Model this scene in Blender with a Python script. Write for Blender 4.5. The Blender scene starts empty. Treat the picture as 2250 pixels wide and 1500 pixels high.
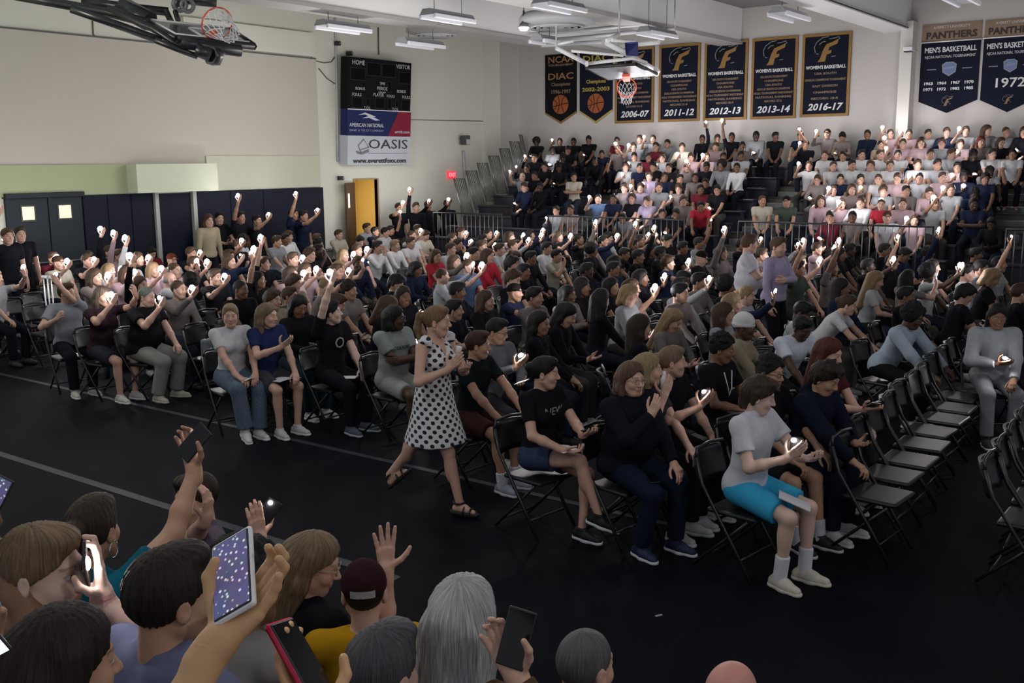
import bpy, bmesh, math, random
import numpy as np
from mathutils import Vector, Matrix, Euler, Quaternion

# ------------------------------------------------------------------ camera, world, lamps, exposure
SC = bpy.context.scene
COL = SC.collection
PI = math.pi
FPX, CX, CY, EYE = 2229.0, 1125.0, 750.0, 2.85

def _dir(u, v):
    d = np.array([(u - CX) / FPX, (v - CY) / FPX, 1.0])
    return d / np.linalg.norm(d)

_a = _dir(2790, 339)                       # direction of the long wall
_b = _dir(-1950, 382)
_b = _b - _a * (_a @ _b); _b /= np.linalg.norm(_b)
_z = np.cross(_a, _b)
ROT = np.array([_a, _b, _z])               # camera (x right, y down, z ahead) -> world

cam_data = bpy.data.cameras.new('camera')
cam = bpy.data.objects.new('camera', cam_data)
COL.objects.link(cam)
cam_data.sensor_width = 36.0
cam_data.lens = 36.0 * FPX / 2250.0
cam_data.clip_start, cam_data.clip_end = 0.05, 200
_m = Matrix.Identity(4)
for _i in range(3):
    _m[_i][0], _m[_i][1], _m[_i][2] = ROT[_i][0], -ROT[_i][1], -ROT[_i][2]
_m[0][3], _m[1][3], _m[2][3] = 0, 0, EYE
cam.matrix_world = _m
SC.camera = cam

world = bpy.data.worlds.new('hall_ambience')
SC.world = world
world.use_nodes = True
world.node_tree.nodes['Background'].inputs[0].default_value = (0.86, 0.90, 1.0, 1)
world.node_tree.nodes['Background'].inputs[1].default_value = 0.42

SC.view_settings.view_transform = 'Standard'
SC.view_settings.look = 'None'
SC.view_settings.gamma = 1.0
SC.view_settings.use_curve_mapping = False
SC.view_settings.exposure = -0.38
SC.cycles.max_bounces = 5
SC.cycles.diffuse_bounces = 2
SC.cycles.glossy_bounces = 2
SC.cycles.transmission_bounces = 3
SC.cycles.transparent_max_bounces = 6
SC.cycles.sample_clamp_indirect = 4.0
SC.cycles.caustics_reflective = False
SC.cycles.caustics_refractive = False

def point_lamp(loc, radius, power, color, parent=None):
    d = bpy.data.lights.new('fill_light', 'POINT')
    d.shadow_soft_size, d.energy, d.color = radius, power, color
    o = bpy.data.objects.new('fill_light', d); COL.objects.link(o); o.location = loc
    if parent: o.parent = parent
    return o

def area_lamp(loc, sx, sy, power, color, parent=None, rot=(0, 0, 0)):
    d = bpy.data.lights.new('tube_light', 'AREA')
    d.shape, d.size, d.size_y = 'RECTANGLE', sx, sy
    d.energy, d.color = power, color
    o = bpy.data.objects.new('tube_light', d)
    COL.objects.link(o)
    o.location, o.rotation_euler = loc, rot
    if parent:
        o.parent = parent
    return o

YA, XB, ZC = 18.5, 25.0, 6.6               # scoreboard wall, bleacher wall, ceiling

# ceiling lamps out of view, added to light the hall and its walls
ADDED_LAMPS = [(2.0, -3.0, 202, (1.0, .95, .88)), (2.0, 4.5, 179, (1.0, .96, .90)), (5.5, 12.5, 195, (.98, 1.0, .82)), (3.5, 16.0, 148, (.93, 1.0, .72)),
             (10.5, -3.0, 148, (1.0, .96, .95)), (8.5, 6.5, 132, (.97, .97, 1.0)), (18.0, -3.5, 132, (1.0, .95, .93))]

def ray(u, v):
    return ROT @ np.array([(u - CX) / FPX, (v - CY) / FPX, 1.0])

def at_z(u, v, z):
    d = ray(u, v); t = (z - EYE) / d[2]
    return np.array([0, 0, EYE]) + t * d

def at_wall_a(u, v, off=0.0):
    d = ray(u, v); t = (YA - off) / d[1]
    return np.array([0, 0, EYE]) + t * d

def at_wall_b(u, v, off=0.0):
    d = ray(u, v); t = (XB - off) / d[0]
    return np.array([0, 0, EYE]) + t * d

def at_depth(u, v, dist):
    d = ray(u, v); d = d / np.linalg.norm(d)
    return np.array([0, 0, EYE]) + dist * d

# ------------------------------------------------------------------ materials
MATS = {}
def mat(name, color=(.5, .5, .5), rough=.6, metal=0.0, emit=None, strength=0.0, noise=0.0, nscale=8.0, bump=0.0, spec=.5, alpha=None, trans=0.0):
    if name in MATS:
        return MATS[name]
    m = bpy.data.materials.new(name); m.use_nodes = True
    nt = m.node_tree; bs = nt.nodes['Principled BSDF']
    bs.inputs['Base Color'].default_value = (*color, 1)
    bs.inputs['Roughness'].default_value = rough
    bs.inputs['Metallic'].default_value = metal
    bs.inputs['Specular IOR Level'].default_value = spec
    if trans:
        bs.inputs['Transmission Weight'].default_value = trans
    if emit:
        bs.inputs['Emission Color'].default_value = (*emit, 1)
        bs.inputs['Emission Strength'].default_value = strength
    if noise or bump:
        tc = nt.nodes.new('ShaderNodeTexCoord'); nz = nt.nodes.new('ShaderNodeTexNoise')
        nz.inputs['Scale'].default_value = nscale; nz.inputs['Detail'].default_value = 4
        nt.links.new(tc.outputs['Object'], nz.inputs['Vector'])
        if noise:
            mx = nt.nodes.new('ShaderNodeMix'); mx.data_type = 'RGBA'
            mx.inputs[6].default_value = (*[c * (1 - noise) for c in color], 1)
            mx.inputs[7].default_value = (*[min(1, c * (1 + noise)) for c in color], 1)
            nt.links.new(nz.outputs['Fac'], mx.inputs[0]); nt.links.new(mx.outputs[2], bs.inputs['Base Color'])
        if bump:
            bp = nt.nodes.new('ShaderNodeBump'); bp.inputs['Strength'].default_value = bump; bp.inputs['Distance'].default_value = .01
            nt.links.new(nz.outputs['Fac'], bp.inputs['Height']); nt.links.new(bp.outputs['Normal'], bs.inputs['Normal'])
    MATS[name] = m
    return m

def obj_mat(name, rough=.8, bump=0.0, bscale=40.0, stretch=None, var=0.0, sss=0.0, spec=.3, tint=False, sheen=0.0):
    """material whose colour is the object's own colour (and, with tint, the mesh's feature colours)"""
    m = bpy.data.materials.new(name); m.use_nodes = True
    nt = m.node_tree; bs = nt.nodes['Principled BSDF']
    oi = nt.nodes.new('ShaderNodeObjectInfo')
    col = oi.outputs['Color']
    bs.inputs['Roughness'].default_value = rough
    bs.inputs['Specular IOR Level'].default_value = spec
    if sheen:
        bs.inputs['Sheen Weight'].default_value = sheen
    tc = nt.nodes.new('ShaderNodeTexCoord')
    vec = tc.outputs['Object']
    if stretch:
        mp = nt.nodes.new('ShaderNodeMapping'); mp.inputs['Scale'].default_value = stretch
        nt.links.new(vec, mp.inputs['Vector']); vec = mp.outputs['Vector']
    if var or bump:
        nz = nt.nodes.new('ShaderNodeTexNoise'); nz.inputs['Scale'].default_value = bscale; nz.inputs['Detail'].default_value = 3
        nt.links.new(vec, nz.inputs['Vector'])
    if var:
        mx = nt.nodes.new('ShaderNodeMix'); mx.data_type = 'RGBA'; mx.blend_type = 'MULTIPLY'
        mx.inputs[0].default_value = 1.0
        rp = nt.nodes.new('ShaderNodeMapRange'); rp.inputs[1].default_value = .3; rp.inputs[2].default_value = .7
        rp.inputs[3].default_value = 1 - var; rp.inputs[4].default_value = 1 + var
        nt.links.new(nz.outputs['Fac'], rp.inputs[0])
        nt.links.new(col, mx.inputs[6]); nt.links.new(rp.outputs[0], mx.inputs[7]); col = mx.outputs[2]
    if tint:
        at = nt.nodes.new('ShaderNodeAttribute'); at.attribute_name = 'tint'
        mx = nt.nodes.new('ShaderNodeMix'); mx.data_type = 'RGBA'
        nt.links.new(at.outputs['Alpha'], mx.inputs[0]); nt.links.new(col, mx.inputs[6]); nt.links.new(at.outputs['Color'], mx.inputs[7])
        col = mx.outputs[2]
    nt.links.new(col, bs.inputs['Base Color'])
    if bump:
        bp = nt.nodes.new('ShaderNodeBump'); bp.inputs['Strength'].default_value = bump; bp.inputs['Distance'].default_value = .01
        nt.links.new(nz.outputs['Fac'], bp.inputs['Height']); nt.links.new(bp.outputs['Normal'], bs.inputs['Normal'])
    MATS[name] = m
    return m

# ------------------------------------------------------------------ mesh helpers
def obj(name, me, m=None, parent=None, color=None, smooth=False):
    if isinstance(me, bmesh.types.BMesh):
        d = bpy.data.meshes.new(name); me.to_mesh(d); me.free(); me = d
        if m is not None:
            for k in (m if isinstance(m, (list, tuple)) else [m]):
                me.materials.append(k)
        if smooth:
            me.shade_smooth()
    o = bpy.data.objects.new(name, me); COL.objects.link(o)
    if parent is not None:
        o.parent = parent
    if color is not None:
        o.color = (*color[:3], 1)
    return o

def tag(o, label, cat, group=None):
    o['label'] = label; o['category'] = cat
    if group: o['group'] = group
    return o

def empty(name, loc=(0, 0, 0), rz=0.0):
    o = bpy.data.objects.new(name, None); COL.objects.link(o)
    o.location = loc; o.rotation_euler = (0, 0, rz); o.empty_display_size = .1
    return o

def structure(name, bm, m, parent=None, smooth=False):
    o = obj(name, bm, m, parent, smooth=smooth)
    if parent is None: o['kind'] = 'structure'
    return o

def box(bm, x0, x1, y0, y1, z0, z1, mi=0, bev=0.0):
    vs = [bm.verts.new(p) for p in ((x0, y0, z0), (x1, y0, z0), (x1, y1, z0), (x0, y1, z0), (x0, y0, z1), (x1, y0, z1), (x1, y1, z1), (x0, y1, z1))]
    fs = []
    for q in ((3, 2, 1, 0), (4, 5, 6, 7), (0, 1, 5, 4), (1, 2, 6, 5), (2, 3, 7, 6), (3, 0, 4, 7)):
        f = bm.faces.new([vs[i] for i in q]); f.material_index = mi; fs.append(f)
    if bev:
        es = list({e for f in fs for e in f.edges})
        bmesh.ops.bevel(bm, geom=es, offset=bev, segments=2, affect='EDGES', profile=.5)
    return vs

def tube(bm, pts, r, n=8, mi=0, caps=True, smooth=True):
    pts = [Vector(p) for p in pts]
    rs = r if isinstance(r, (list, tuple)) else [r] * len(pts)
    rings = []; up = None
    for i, p in enumerate(pts):
        d = (pts[min(i + 1, len(pts) - 1)] - pts[max(i - 1, 0)]).normalized()
        if up is None:
            up = Vector((0, 0, 1)) if abs(d.z) < .9 else Vector((1, 0, 0))
        s = d.cross(up).normalized(); up = s.cross(d).normalized()
        rings.append([bm.verts.new(p + (s * math.cos(2 * PI * k / n) + up * math.sin(2 * PI * k / n)) * rs[i]) for k in range(n)])
    for a, b in zip(rings, rings[1:]):
        for k in range(n):
            f = bm.faces.new((a[k], b[k], b[(k + 1) % n], a[(k + 1) % n])); f.material_index = mi; f.smooth = smooth
    if caps:
        f = bm.faces.new(rings[0]); f.material_index = mi
        f = bm.faces.new(rings[-1][::-1]); f.material_index = mi

def lathe(bm, prof, n=32, mi=0, smooth=True, centre=(0, 0, 0)):
    c = Vector(centre)
    rings = [[bm.verts.new(c + Vector((r * math.cos(2 * PI * k / n), r * math.sin(2 * PI * k / n), z))) for k in range(n)] for r, z in prof]
    for a, b in zip(rings, rings[1:]):
        for k in range(n):
            f = bm.faces.new((a[k], a[(k + 1) % n], b[(k + 1) % n], b[k])); f.material_index = mi; f.smooth = smooth
    for ring in (rings[0][::-1], rings[-1]):
        if (ring[0].co - ring[n // 2].co).length > 1e-4:
            f = bm.faces.new(ring); f.material_index = mi

def prism(bm, poly, t, frame, mi=0):
    """extrude polygon (x, y) by thickness t along the frame's z; frame: 4x4 Matrix"""
    a = [bm.verts.new(frame @ Vector((x, y, 0))) for x, y in poly]
    b = [bm.verts.new(frame @ Vector((x, y, t))) for x, y in poly]
    n = len(poly)
    fs = [bm.faces.new(a[::-1]), bm.faces.new(b)]
    for k in range(n):
        fs.append(bm.faces.new((a[k], a[(k + 1) % n], b[(k + 1) % n], b[k])))
    for f in fs: f.material_index = mi

def text_bm(bm, frame, s, x, y, size, mi=0, depth=.004, align='CENTER', width=None, shear=0.0, bold=0.0):
    """lettering as real, slightly raised mesh, placed in the plane of FRAME at (x, y)"""
    cu = bpy.data.curves.new('lettering', 'FONT')
    cu.body = s; cu.size = size; cu.align_x = align; cu.align_y = 'CENTER'; cu.extrude = depth / 2; cu.shear = shear; cu.offset = bold
    cu.resolution_u = 2
    o = bpy.data.objects.new('lettering', cu); COL.objects.link(o)
    bpy.context.view_layer.update()
    me = bpy.data.meshes.new_from_object(o.evaluated_get(bpy.context.evaluated_depsgraph_get()))
    co = np.zeros(len(me.vertices) * 3); me.vertices.foreach_get('co', co); co = co.reshape(-1, 3)
    k = 1.0
    if width and len(co):
        k = width / max(1e-6, co[:, 0].max() - co[:, 0].min())
    tb = bmesh.new(); tb.from_mesh(me)
    mp = {}
    for v in tb.verts:
        mp[v] = bm.verts.new(frame @ Vector((x + v.co.x * k, y + v.co.y, v.co.z + depth / 2)))
    for f in tb.faces:
        try:
            g = bm.faces.new([mp[v] for v in f.verts]); g.material_index = mi
        except ValueError:
            pass
    tb.free(); bpy.data.objects.remove(o); bpy.data.curves.remove(cu); bpy.data.meshes.remove(me)

def frame_wall_a(x, z, off=0.0):            # right = +X, up = +Z, out of the wall = -Y
    return Matrix(((1, 0, 0, x), (0, 0, -1, YA - off), (0, 1, 0, z), (0, 0, 0, 1)))

def frame_wall_b(y, z, off=0.0):            # right = -Y, up = +Z, out of the wall = -X
    return Matrix(((0, 0, -1, XB - off), (-1, 0, 0, y), (0, 1, 0, z), (0, 0, 0, 1)))
# ================================================================== the setting
M_FLOOR = mat('black_floor_cover', (.0034, .0039, .0075), .7, noise=.25, nscale=1.3, bump=.05, spec=.07)
M_SEAM = mat('seam_tape', (.0155, .017, .028), .55, noise=.15, nscale=6)
M_WALL = mat('cream_wall_paint', (.64, .64, .55), .75, noise=.05, nscale=.7, bump=.03)
M_PANEL = mat('beige_panel_paint', (.50, .47, .40), .75, noise=.05, nscale=.5)
M_GREEN = mat('sage_wall_paint', (.36, .41, .235), .75, noise=.05, nscale=.6)
M_WALLB = mat('warm_grey_wall_paint', (.50, .475, .45), .78, noise=.05, nscale=.5, bump=.03)
M_BEAM = mat('beam_white_paint', (.90, .90, .89), .7, noise=.03, nscale=.6)
M_CEIL = mat('ceiling_grey_paint', (.20, .195, .19), .8, noise=.06, nscale=.5)
M_NAVY = mat('navy_pad_vinyl', (.007, .009, .02), .6, noise=.2, nscale=2, spec=.15)
M_DOOR = mat('dark_door_paint', (.018, .024, .030), .55, noise=.1, nscale=2, spec=.2)
M_WHITE = mat('white_metal', (.72, .72, .73), .45)
M_LGREY = mat('light_grey_metal', (.45, .46, .48), .45)
M_GREY = mat('grey_metal', (.16, .165, .175), .4, metal=.4)
M_STEEL = mat('chrome', (.75, .76, .8), .22, metal=1.0)
M_BLACK = mat('black_plastic', (.012, .012, .014), .4)
M_BLKM = mat('black_metal', (.014, .015, .018), .32, spec=.6)
M_LINE = mat('dark_line', (.10, .105, .09), .7)

bm = bmesh.new(); box(bm, -3, 25.3, -8, 18.8, -.12, 0); structure('floor', bm, M_FLOOR)
for n, (x, w) in enumerate(((6.91, .07), (4.87, .09)), 1):
    bm = bmesh.new(); box(bm, x - w / 2, x + w / 2, 3.2 if n == 1 else 4.6, 18.2, 0, .003)
    structure('trim_%d' % n, bm, M_SEAM)

xd0, xd1 = float(at_wall_a(779, 440)[0]), float(at_wall_a(830, 440)[0])
ZD = 2.42
bm = bmesh.new()
box(bm, -2, xd0, YA, YA + .1, 0, ZC); box(bm, xd1, XB + .3, YA, YA + .1, 0, ZC); box(bm, xd0, xd1, YA, YA + .1, ZD, ZC)
structure('wall_left', bm, M_WALL)
bm = bmesh.new(); box(bm, XB, XB + .3, -8, YA + .3, 0, ZC); structure('wall_back', bm, M_WALLB)
bm = bmesh.new(); box(bm, 9, XB + .3, -8, YA + .3, ZC, ZC + .2); structure('ceiling', bm, M_CEIL)

def A(u, v=300, off=0.0): return float(at_wall_a(u, v, off)[0])
TRIM = [3]
def trim(bm, m):
    o = structure('trim_%d' % TRIM[0], bm, m); TRIM[0] += 1; return o

bm = bmesh.new(); box(bm, 6, A(697, 250), YA - .03, YA, 2.86, 5.27); trim(bm, M_PANEL)
bm = bmesh.new(); box(bm, 6, A(697, 250), YA - .045, YA, 5.27, 5.30); trim(bm, M_LINE)
bm = bmesh.new(); box(bm, A(400, 90), A(684, 100), YA - .10, YA, 5.32, 5.86); trim(bm, M_WALL)
bm = bmesh.new(); box(bm, 6, A(273, 380), YA - .08, YA, 2.29, 2.86); trim(bm, M_GREEN)
bm = bmesh.new(); box(bm, A(273, 380), A(451, 380), YA - .42, YA, 2.29, 2.86); trim(bm, mat('lit_sage_paint', (.56, .60, .45), .75, noise=.04, nscale=.8))  # jutting sage box coloured paler, its stronger lighting put into the colour
bm = bmesh.new(); box(bm, A(451, 380), A(700, 380), YA - .06, YA, 2.29, 3.02); trim(bm, mat('olive_wall_paint', (.50, .51, .39), .75, noise=.05, nscale=.7))
for u in (340, 423):
    bm = bmesh.new(); box(bm, A(u - 4, 480), A(u + 4, 480), YA - .13, YA, 0, 2.33); trim(bm, mat('post_paint', (.40, .42, .40), .6))
# pilasters
bm = bmesh.new(); box(bm, A(1101, 200) - .9, A(1101, 200), YA - .05, YA, 0, ZC); trim(bm, M_WALL)
bm = bmesh.new(); box(bm, 24.55, XB, 17.75, YA, 0, ZC); trim(bm, M_WALLB)
bm = bmesh.new(); box(bm, 24.62, XB, 6.78, 7.05, 0, 5.9); trim(bm, mat('pale_wall_paint', (.60, .58, .54), .7, noise=.04, nscale=.6))
# ceiling beams running from over the camera to the bleacher wall
M_GIRD = mat('girder_paint', (.40, .39, .38), .6)
for y in (14.75, 11.1, 6.95, 3.0, -.9):
    bm = bmesh.new(); box(bm, 3.5, XB, y, y + .55, 5.80, ZC)
    box(bm, 3.5, XB, y - .05, y + .6, 5.72, 5.80, 1)
    if y == 6.95:
        box(bm, 3.5, XB, y - .07, y - .05, 5.745, 5.765, 2)
    structure('ceiling_beam', bm, [M_BEAM, M_GIRD if y > 10 else M_WHITE, M_BLACK])

# double door with two lit windows
door = empty('door_1', (A(20, 480), YA, 0)); door['kind'] = 'structure'
x0, x1 = A(10, 470), A(177, 470); xm = (x0 + x1) / 2 + .06
M_WIN = mat('lit_window', (.9, .9, .4), .4, emit=(1.0, .97, .50), strength=1.05)
for a, b, wu in ((x0, xm - .01, 57), (xm + .01, x1, 138)):
    bm = bmesh.new(); box(bm, a - door.location.x, b - door.location.x, -.07, 0, 0.01, 2.26, bev=.006)
    lf = obj('door_leaf', bm, M_DOOR, door)
    w0, w1 = A(wu - 13, 465) - door.location.x, A(wu + 13, 465) - door.location.x
    bm = bmesh.new(); box(bm, w0, w1, -.085, -.06, 1.86, 2.10)
    obj('window_pane', bm, M_WIN, lf)
    bm = bmesh.new(); box(bm, w0 - .03, w1 + .03, -.08, -.05, 1.83, 2.13)
    obj('window_frame', bm, M_BLACK, lf)
    bm = bmesh.new(); tube(bm, [(b - door.location.x - .1, -.07, 1.05), (b - door.location.x - .1, -.12, 1.05), (a - door.location.x + .1, -.12, 1.05), (a - door.location.x + .1, -.07, 1.05)], .018, 6)
    obj('push_bar', bm, M_GREY, lf)
bm = bmesh.new(); box(bm, x0 - .03 - door.location.x, x1 + .03 - door.location.x, -.16, 0, 2.26, 2.35, bev=.01)
obj('door_header', bm, M_DOOR, door)
# flush dark door between the two pads
d2 = empty('door_2', (A(346, 480), YA, 0)); d2['kind'] = 'structure'
w = A(418, 480) - A(346, 480)
bm = bmesh.new(); box(bm, 0, w, -.05, 0, .01, 2.25); obj('door_leaf', bm, M_NAVY, d2)
bm = bmesh.new(); tube(bm, [(w - .07, -.05, 1.03), (w - .07, -.10, 1.03), (w - .18, -.10, 1.03)], .013, 6); obj('door_handle', bm, M_LGREY, d2)
# open brown door and the lit corridor behind it
d3 = empty('door_3', (xd0, YA, 0)); d3['kind'] = 'structure'
bm = bmesh.new(); box(bm, 0, .62, -.025, .025, .01, 2.36, bev=.004)
leaf = obj('door_leaf', bm, mat('brown_door', (.10, .05, .022), .45, noise=.2, nscale=5), d3)
leaf.rotation_euler = (0, 0, math.radians(205))
bm = bmesh.new(); box(bm, .42, .52, -.032, .032, 1.75, 2.1); obj('window_pane', bm, mat('bright_pane', (1, .95, .8), .4, emit=(1, .95, .75), strength=1.1), leaf)
bm = bmesh.new(); tube(bm, [(.55, -.03, 1.02), (.55, -.08, 1.02), (.45, -.08, 1.02)], .012, 6); obj('door_handle', bm, M_GREY, leaf)
bm = bmesh.new()
box(bm, xd0 - .04, xd0, YA - .02, YA + .11, 0, ZD + .03); box(bm, xd1, xd1 + .04, YA - .02, YA + .11, 0, ZD + .03); box(bm, xd0, xd1, YA - .02, YA + .11, ZD, ZD + .04)
trim(bm, mat('door_frame_paint', (.34, .25, .12), .6))
bm = bmesh.new()
box(bm, xd0 - .3, xd1 + 1.6, YA + 2.2, YA + 2.3, 0, 2.8); box(bm, xd0 - .35, xd0 - .25, YA + .1, YA + 2.3, 0, 2.8); box(bm, xd1 + 1.5, xd1 + 1.6, YA + .1, YA + 2.3, 0, 2.8)
box(bm, xd0 - .3, xd1 + 1.6, YA + .1, YA + 2.3, 2.8, 2.9); box(bm, xd0 - .3, xd1 + 1.6, YA + .1, YA + 2.3, -.1, 0)
structure('wall_corridor', bm, mat('corridor_paint', (.75, .56, .24), .7))
area_lamp((xd0 + .8, YA + 1.2, 2.75), .9, .9, 45, (1.0, .82, .46))

# wall pads
for k, (ua, ub) in enumerate(((181, 336), (427, 709))):
    t = empty('wall_pad', ((A(ua, 480) + A(ub, 480)) / 2, YA, 0)); w = A(ub, 480) - A(ua, 480)
    tag(t, ('navy padded wall panel beside the double doors', 'wide navy padded wall panel behind the standing people')[k], 'wall pad', 'wall pads')
    n = 3 if k == 0 else 4
    for q in range(n):
        bm = bmesh.new(); box(bm, -w / 2 + w * q / n + .004, -w / 2 + w * (q + 1) / n - .004, -.07, 0, .08, 2.27, bev=.015)
        obj('pad_section', bm, M_NAVY, t)

# ------------------------------------------------------------------ scoreboard
def scoreboard():
    p = at_wall_a(822, 240, .25); x0 = float(at_wall_a(752, 240, .25)[0]); x1 = float(at_wall_a(893, 240, .25)[0])
    z1 = float(at_wall_a(820, 131, .25)[2]); z0 = float(at_wall_a(825, 360, .1)[2])
    W, Z = x1 - x0, z1 - z0
    t = empty('scoreboard', ((x0 + x1) / 2, YA - .12, z0))
    t.rotation_euler = (math.radians(4), 0, 0)
    tag(t, 'black scoreboard with two sponsor panels hung high on the left wall', 'scoreboard')
    F = Matrix(((1, 0, 0, 0), (0, 0, -1, -.20), (0, 1, 0, 0), (0, 0, 0, 1)))
    zs = Z * .525
    M_SB = mat('scoreboard_black', (.006, .0065, .008), .6, spec=.08); M_SBW = mat('scoreboard_print', (.5, .5, .5), .6)
    bm = bmesh.new(); box(bm, -W / 2, W / 2 - .03, -.2, .03, zs, Z, bev=.01); obj('housing', bm, M_SB, t)
    bm = bmesh.new()
    def wd(s, x, y, sz): text_bm(bm, F, s, x * W / 2, zs + y * (Z - zs), sz, width=None)
    for s, x, y, sz in (('HOME', -.68, .90, .155), ('VISITOR', .70, .90, .145), ('BONUS', -.62, .40, .10), ('PERIOD', .06, .43, .12), ('TIME', .05, .53, .09), ('OUTS LEFT', .05, .355, .055),
                        ('BONUS', .66, .40, .10), ('FOULS', -.72, .28, .11), ('PLAYER', -.06, .30, .11), ('FOULS', .32, .29, .10), ('FOULS', .82, .29, .10), ('T.O.L', -.40, .03, .10), ('T.O.L', .48, .03, .10)):
        wd(s, x, y, sz)
    obj('lettering', bm, M_SBW, t)
    M_DIG = mat('digit_window', (.003, .003, .004), .5, spec=.05); M_FR = mat('digit_frame', (.03, .03, .03), .6, spec=.1)
    for x, y, w, h in ((-.70, .68, .42, .22), (-.22, .80, .40, .24), (.24, .80, .40, .24), (.76, .68, .36, .22), (.27, .48, .10, .2), (-.70, .13, .28, .2), (-.38, .15, .10, .12), (-.02, .14, .26, .2), (.28, .14, .10, .2), (.52, .15, .08, .12), (.80, .13, .22, .2)):
        cx, cz, a, b = x * W / 2, zs + y * (Z - zs), w * W / 4, h * (Z - zs) / 2
        bm = bmesh.new(); box(bm, cx - a - .015, cx + a + .015, -.206, -.195, cz - b - .015, cz + b + .015, 1); box(bm, cx - a, cx + a, -.209, -.2, cz - b, cz + b, 0)
        obj('digit_window', bm, [M_DIG, M_FR], t)
    za = Z * .275
    bm = bmesh.new(); box(bm, -W / 2 + .03, W / 2, -.19, .04, za + .005, zs, 0, bev=.0)
    prism(bm, [(W * .13, za + .006), (W / 2, za + .006), (W / 2, zs - .006), (W * .30, zs - .006)], .004, F @ Matrix.Translation((0, 0, -.008)), 1)
    box(bm, -W / 2 + .03, W / 2, -.197, -.185, zs - .02, zs + .005, 2)
    text_bm(bm, F, 'AMERICAN NATIONAL', -W * .20, za + (zs - za) * .40, .13, 2, width=W * .52)
    text_bm(bm, F, 'BANK & TRUST COMPANY', -W * .20, za + (zs - za) * .20, .075, 3, width=W * .52)
    text_bm(bm, F, 'amnb.com', W * .36, za + (zs - za) * .18, .11, 2, width=W * .24)
    for dy, sx in ((.78, -.03), (.66, .03)):
        text_wave = [(-W * .30 + sx * W, za + (zs - za) * dy), (-W * .2 + sx * W, za + (zs - za) * (dy + .10)), (-W * .10 + sx * W, za + (zs - za) * (dy + .02)), (-W * .03 + sx * W, za + (zs - za) * (dy - .05)), (-W * .10 + sx * W, za + (zs - za) * (dy - .07)), (-W * .2 + sx * W, za + (zs - za) * (dy + .03))]
        prism(bm, text_wave, .005, F @ Matrix.Translation((0, 0, -.006)), 2)
    obj('sponsor_panel', bm, [mat('ad_navy', (.018, .026, .095), .6, spec=.1), mat('ad_red', (.22, .02, .042), .6, spec=.1), mat('ad_white', (.62, .64, .68), .5), mat('ad_grey', (.28, .31, .42), .5)], t)
    bm = bmesh.new(); box(bm, -W / 2 + .05, W / 2 + .02, -.19, .11, 0, za)
    text_bm(bm, F, 'OASIS', W * .14, za * .70, .33, 1, width=W * .62)
    text_bm(bm, F, 'www.everettfoxx.com', W * .02, za * .13, .16, 1, width=W * .84, bold=.004)
    prism(bm, [(-W * .18, za * .385), (W * .45, za * .385), (W * .45, za * .40), (-W * .18, za * .40)], .004, F @ Matrix.Translation((0, 0, -.004)), 2)
    for pts in ([(-.30, .42), (-.34, .66), (-.26, .88), (-.18, .60), (-.30, .52)], [(-.37, .47), (-.30, .40), (-.18, .52)], [(-.36, .41), (-.29, .36), (-.18, .46)]):
        tube(bm, [F @ Vector((a * W + .03, b * za, .004)) for a, b in pts], .012, 5, 2)
    obj('sponsor_panel', bm, [mat('ad_pale', (.50, .53, .57), .5), mat('ad_ink', (.02, .022, .03), .5), mat('ad_mid', (.2, .22, .25), .5)], t)
scoreboard()

# ------------------------------------------------------------------ small things on the left wall
def wall_thing(name, label, cat, u, v, off=0.0):
    p = at_wall_a(u, v); t = empty(name, (p[0], YA, p[2])); tag(t, label, cat); return t
t = wall_thing('exit_sign', 'glowing red exit sign on wall left of the bleachers', 'exit sign', 990, 384)
bm = bmesh.new(); box(bm, -.16, .16, -.07, 0, -.10, .10, bev=.008); obj('sign_box', bm, mat('exit_red', (.5, .02, .03), .4, emit=(1, .05, .09), strength=1.1), t)
bm = bmesh.new(); text_bm(bm, Matrix(((1, 0, 0, 0), (0, 0, -1, -.07), (0, 1, 0, 0), (0, 0, 0, 1))), 'EXIT', 0, 0, .15, 0); obj('lettering', bm, mat('exit_print', (1, .5, .5), .4, emit=(1, .55, .6), strength=1.0), t)
t = wall_thing('wall_speaker', 'small dark speaker on a bracket above the exit sign', 'speaker', 1011, 308)
bm = bmesh.new(); box(bm, -.10, .10, -.30, -.08, -.13, .13, bev=.02); obj('cabinet', bm, mat('speaker_grey', (.06, .065, .07), .5), t)
bm = bmesh.new(); tube(bm, [(0, -.1, 0), (0, 0, .05)], .025, 6); obj('bracket', bm, M_BLACK, t)
bm = bmesh.new(); box(bm, -.09, .09, -.31, -.30, -.12, .02); obj('speaker_front', bm, M_LGREY, t)
for (pts, r, lab) in (([(736, 0), (737, 60), (740, 200), (742, 355)], .028, 'grey conduit running down the wall beside the scoreboard'),
                      ([(831, 60), (832, 120)], .018, 'thin conduit from the beam down to the scoreboard'),
                      ([(1018, 330), (1021, 388)], .04, 'short pipe on the wall under the small speaker'),
                      ([(895, 263), (1062, 266)], .010, 'thin horizontal cable on the wall right of the scoreboard')):
    bm = bmesh.new(); tube(bm, [Vector(at_wall_a(u, v, r)) for u, v in pts], r, 7)
    o = obj('conduit', bm, M_LGREY if r > .02 else M_LINE); tag(o, lab, 'pipe', 'pipes and cables on the left wall')
for pts, lab in (([(684, 85), (684, 125), (690, 133), (712, 138), (728, 136), (735, 126)], 'cable sagging from the panel corner to the grey conduit'),
                 ([(700, 150), (718, 172), (736, 184)], 'short slack cable on the wall left of the scoreboard'),
                 ([(203, 40), (205, 75), (212, 84)], 'thin cable on the upper wall behind the near hoop frame')):
    bm = bmesh.new(); tube(bm, [Vector(at_wall_a(u, v, .013)) for u, v in pts], .013, 6)
    tag(obj('cable', bm, M_LINE), lab, 'cable', 'pipes and cables on the left wall')
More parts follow.
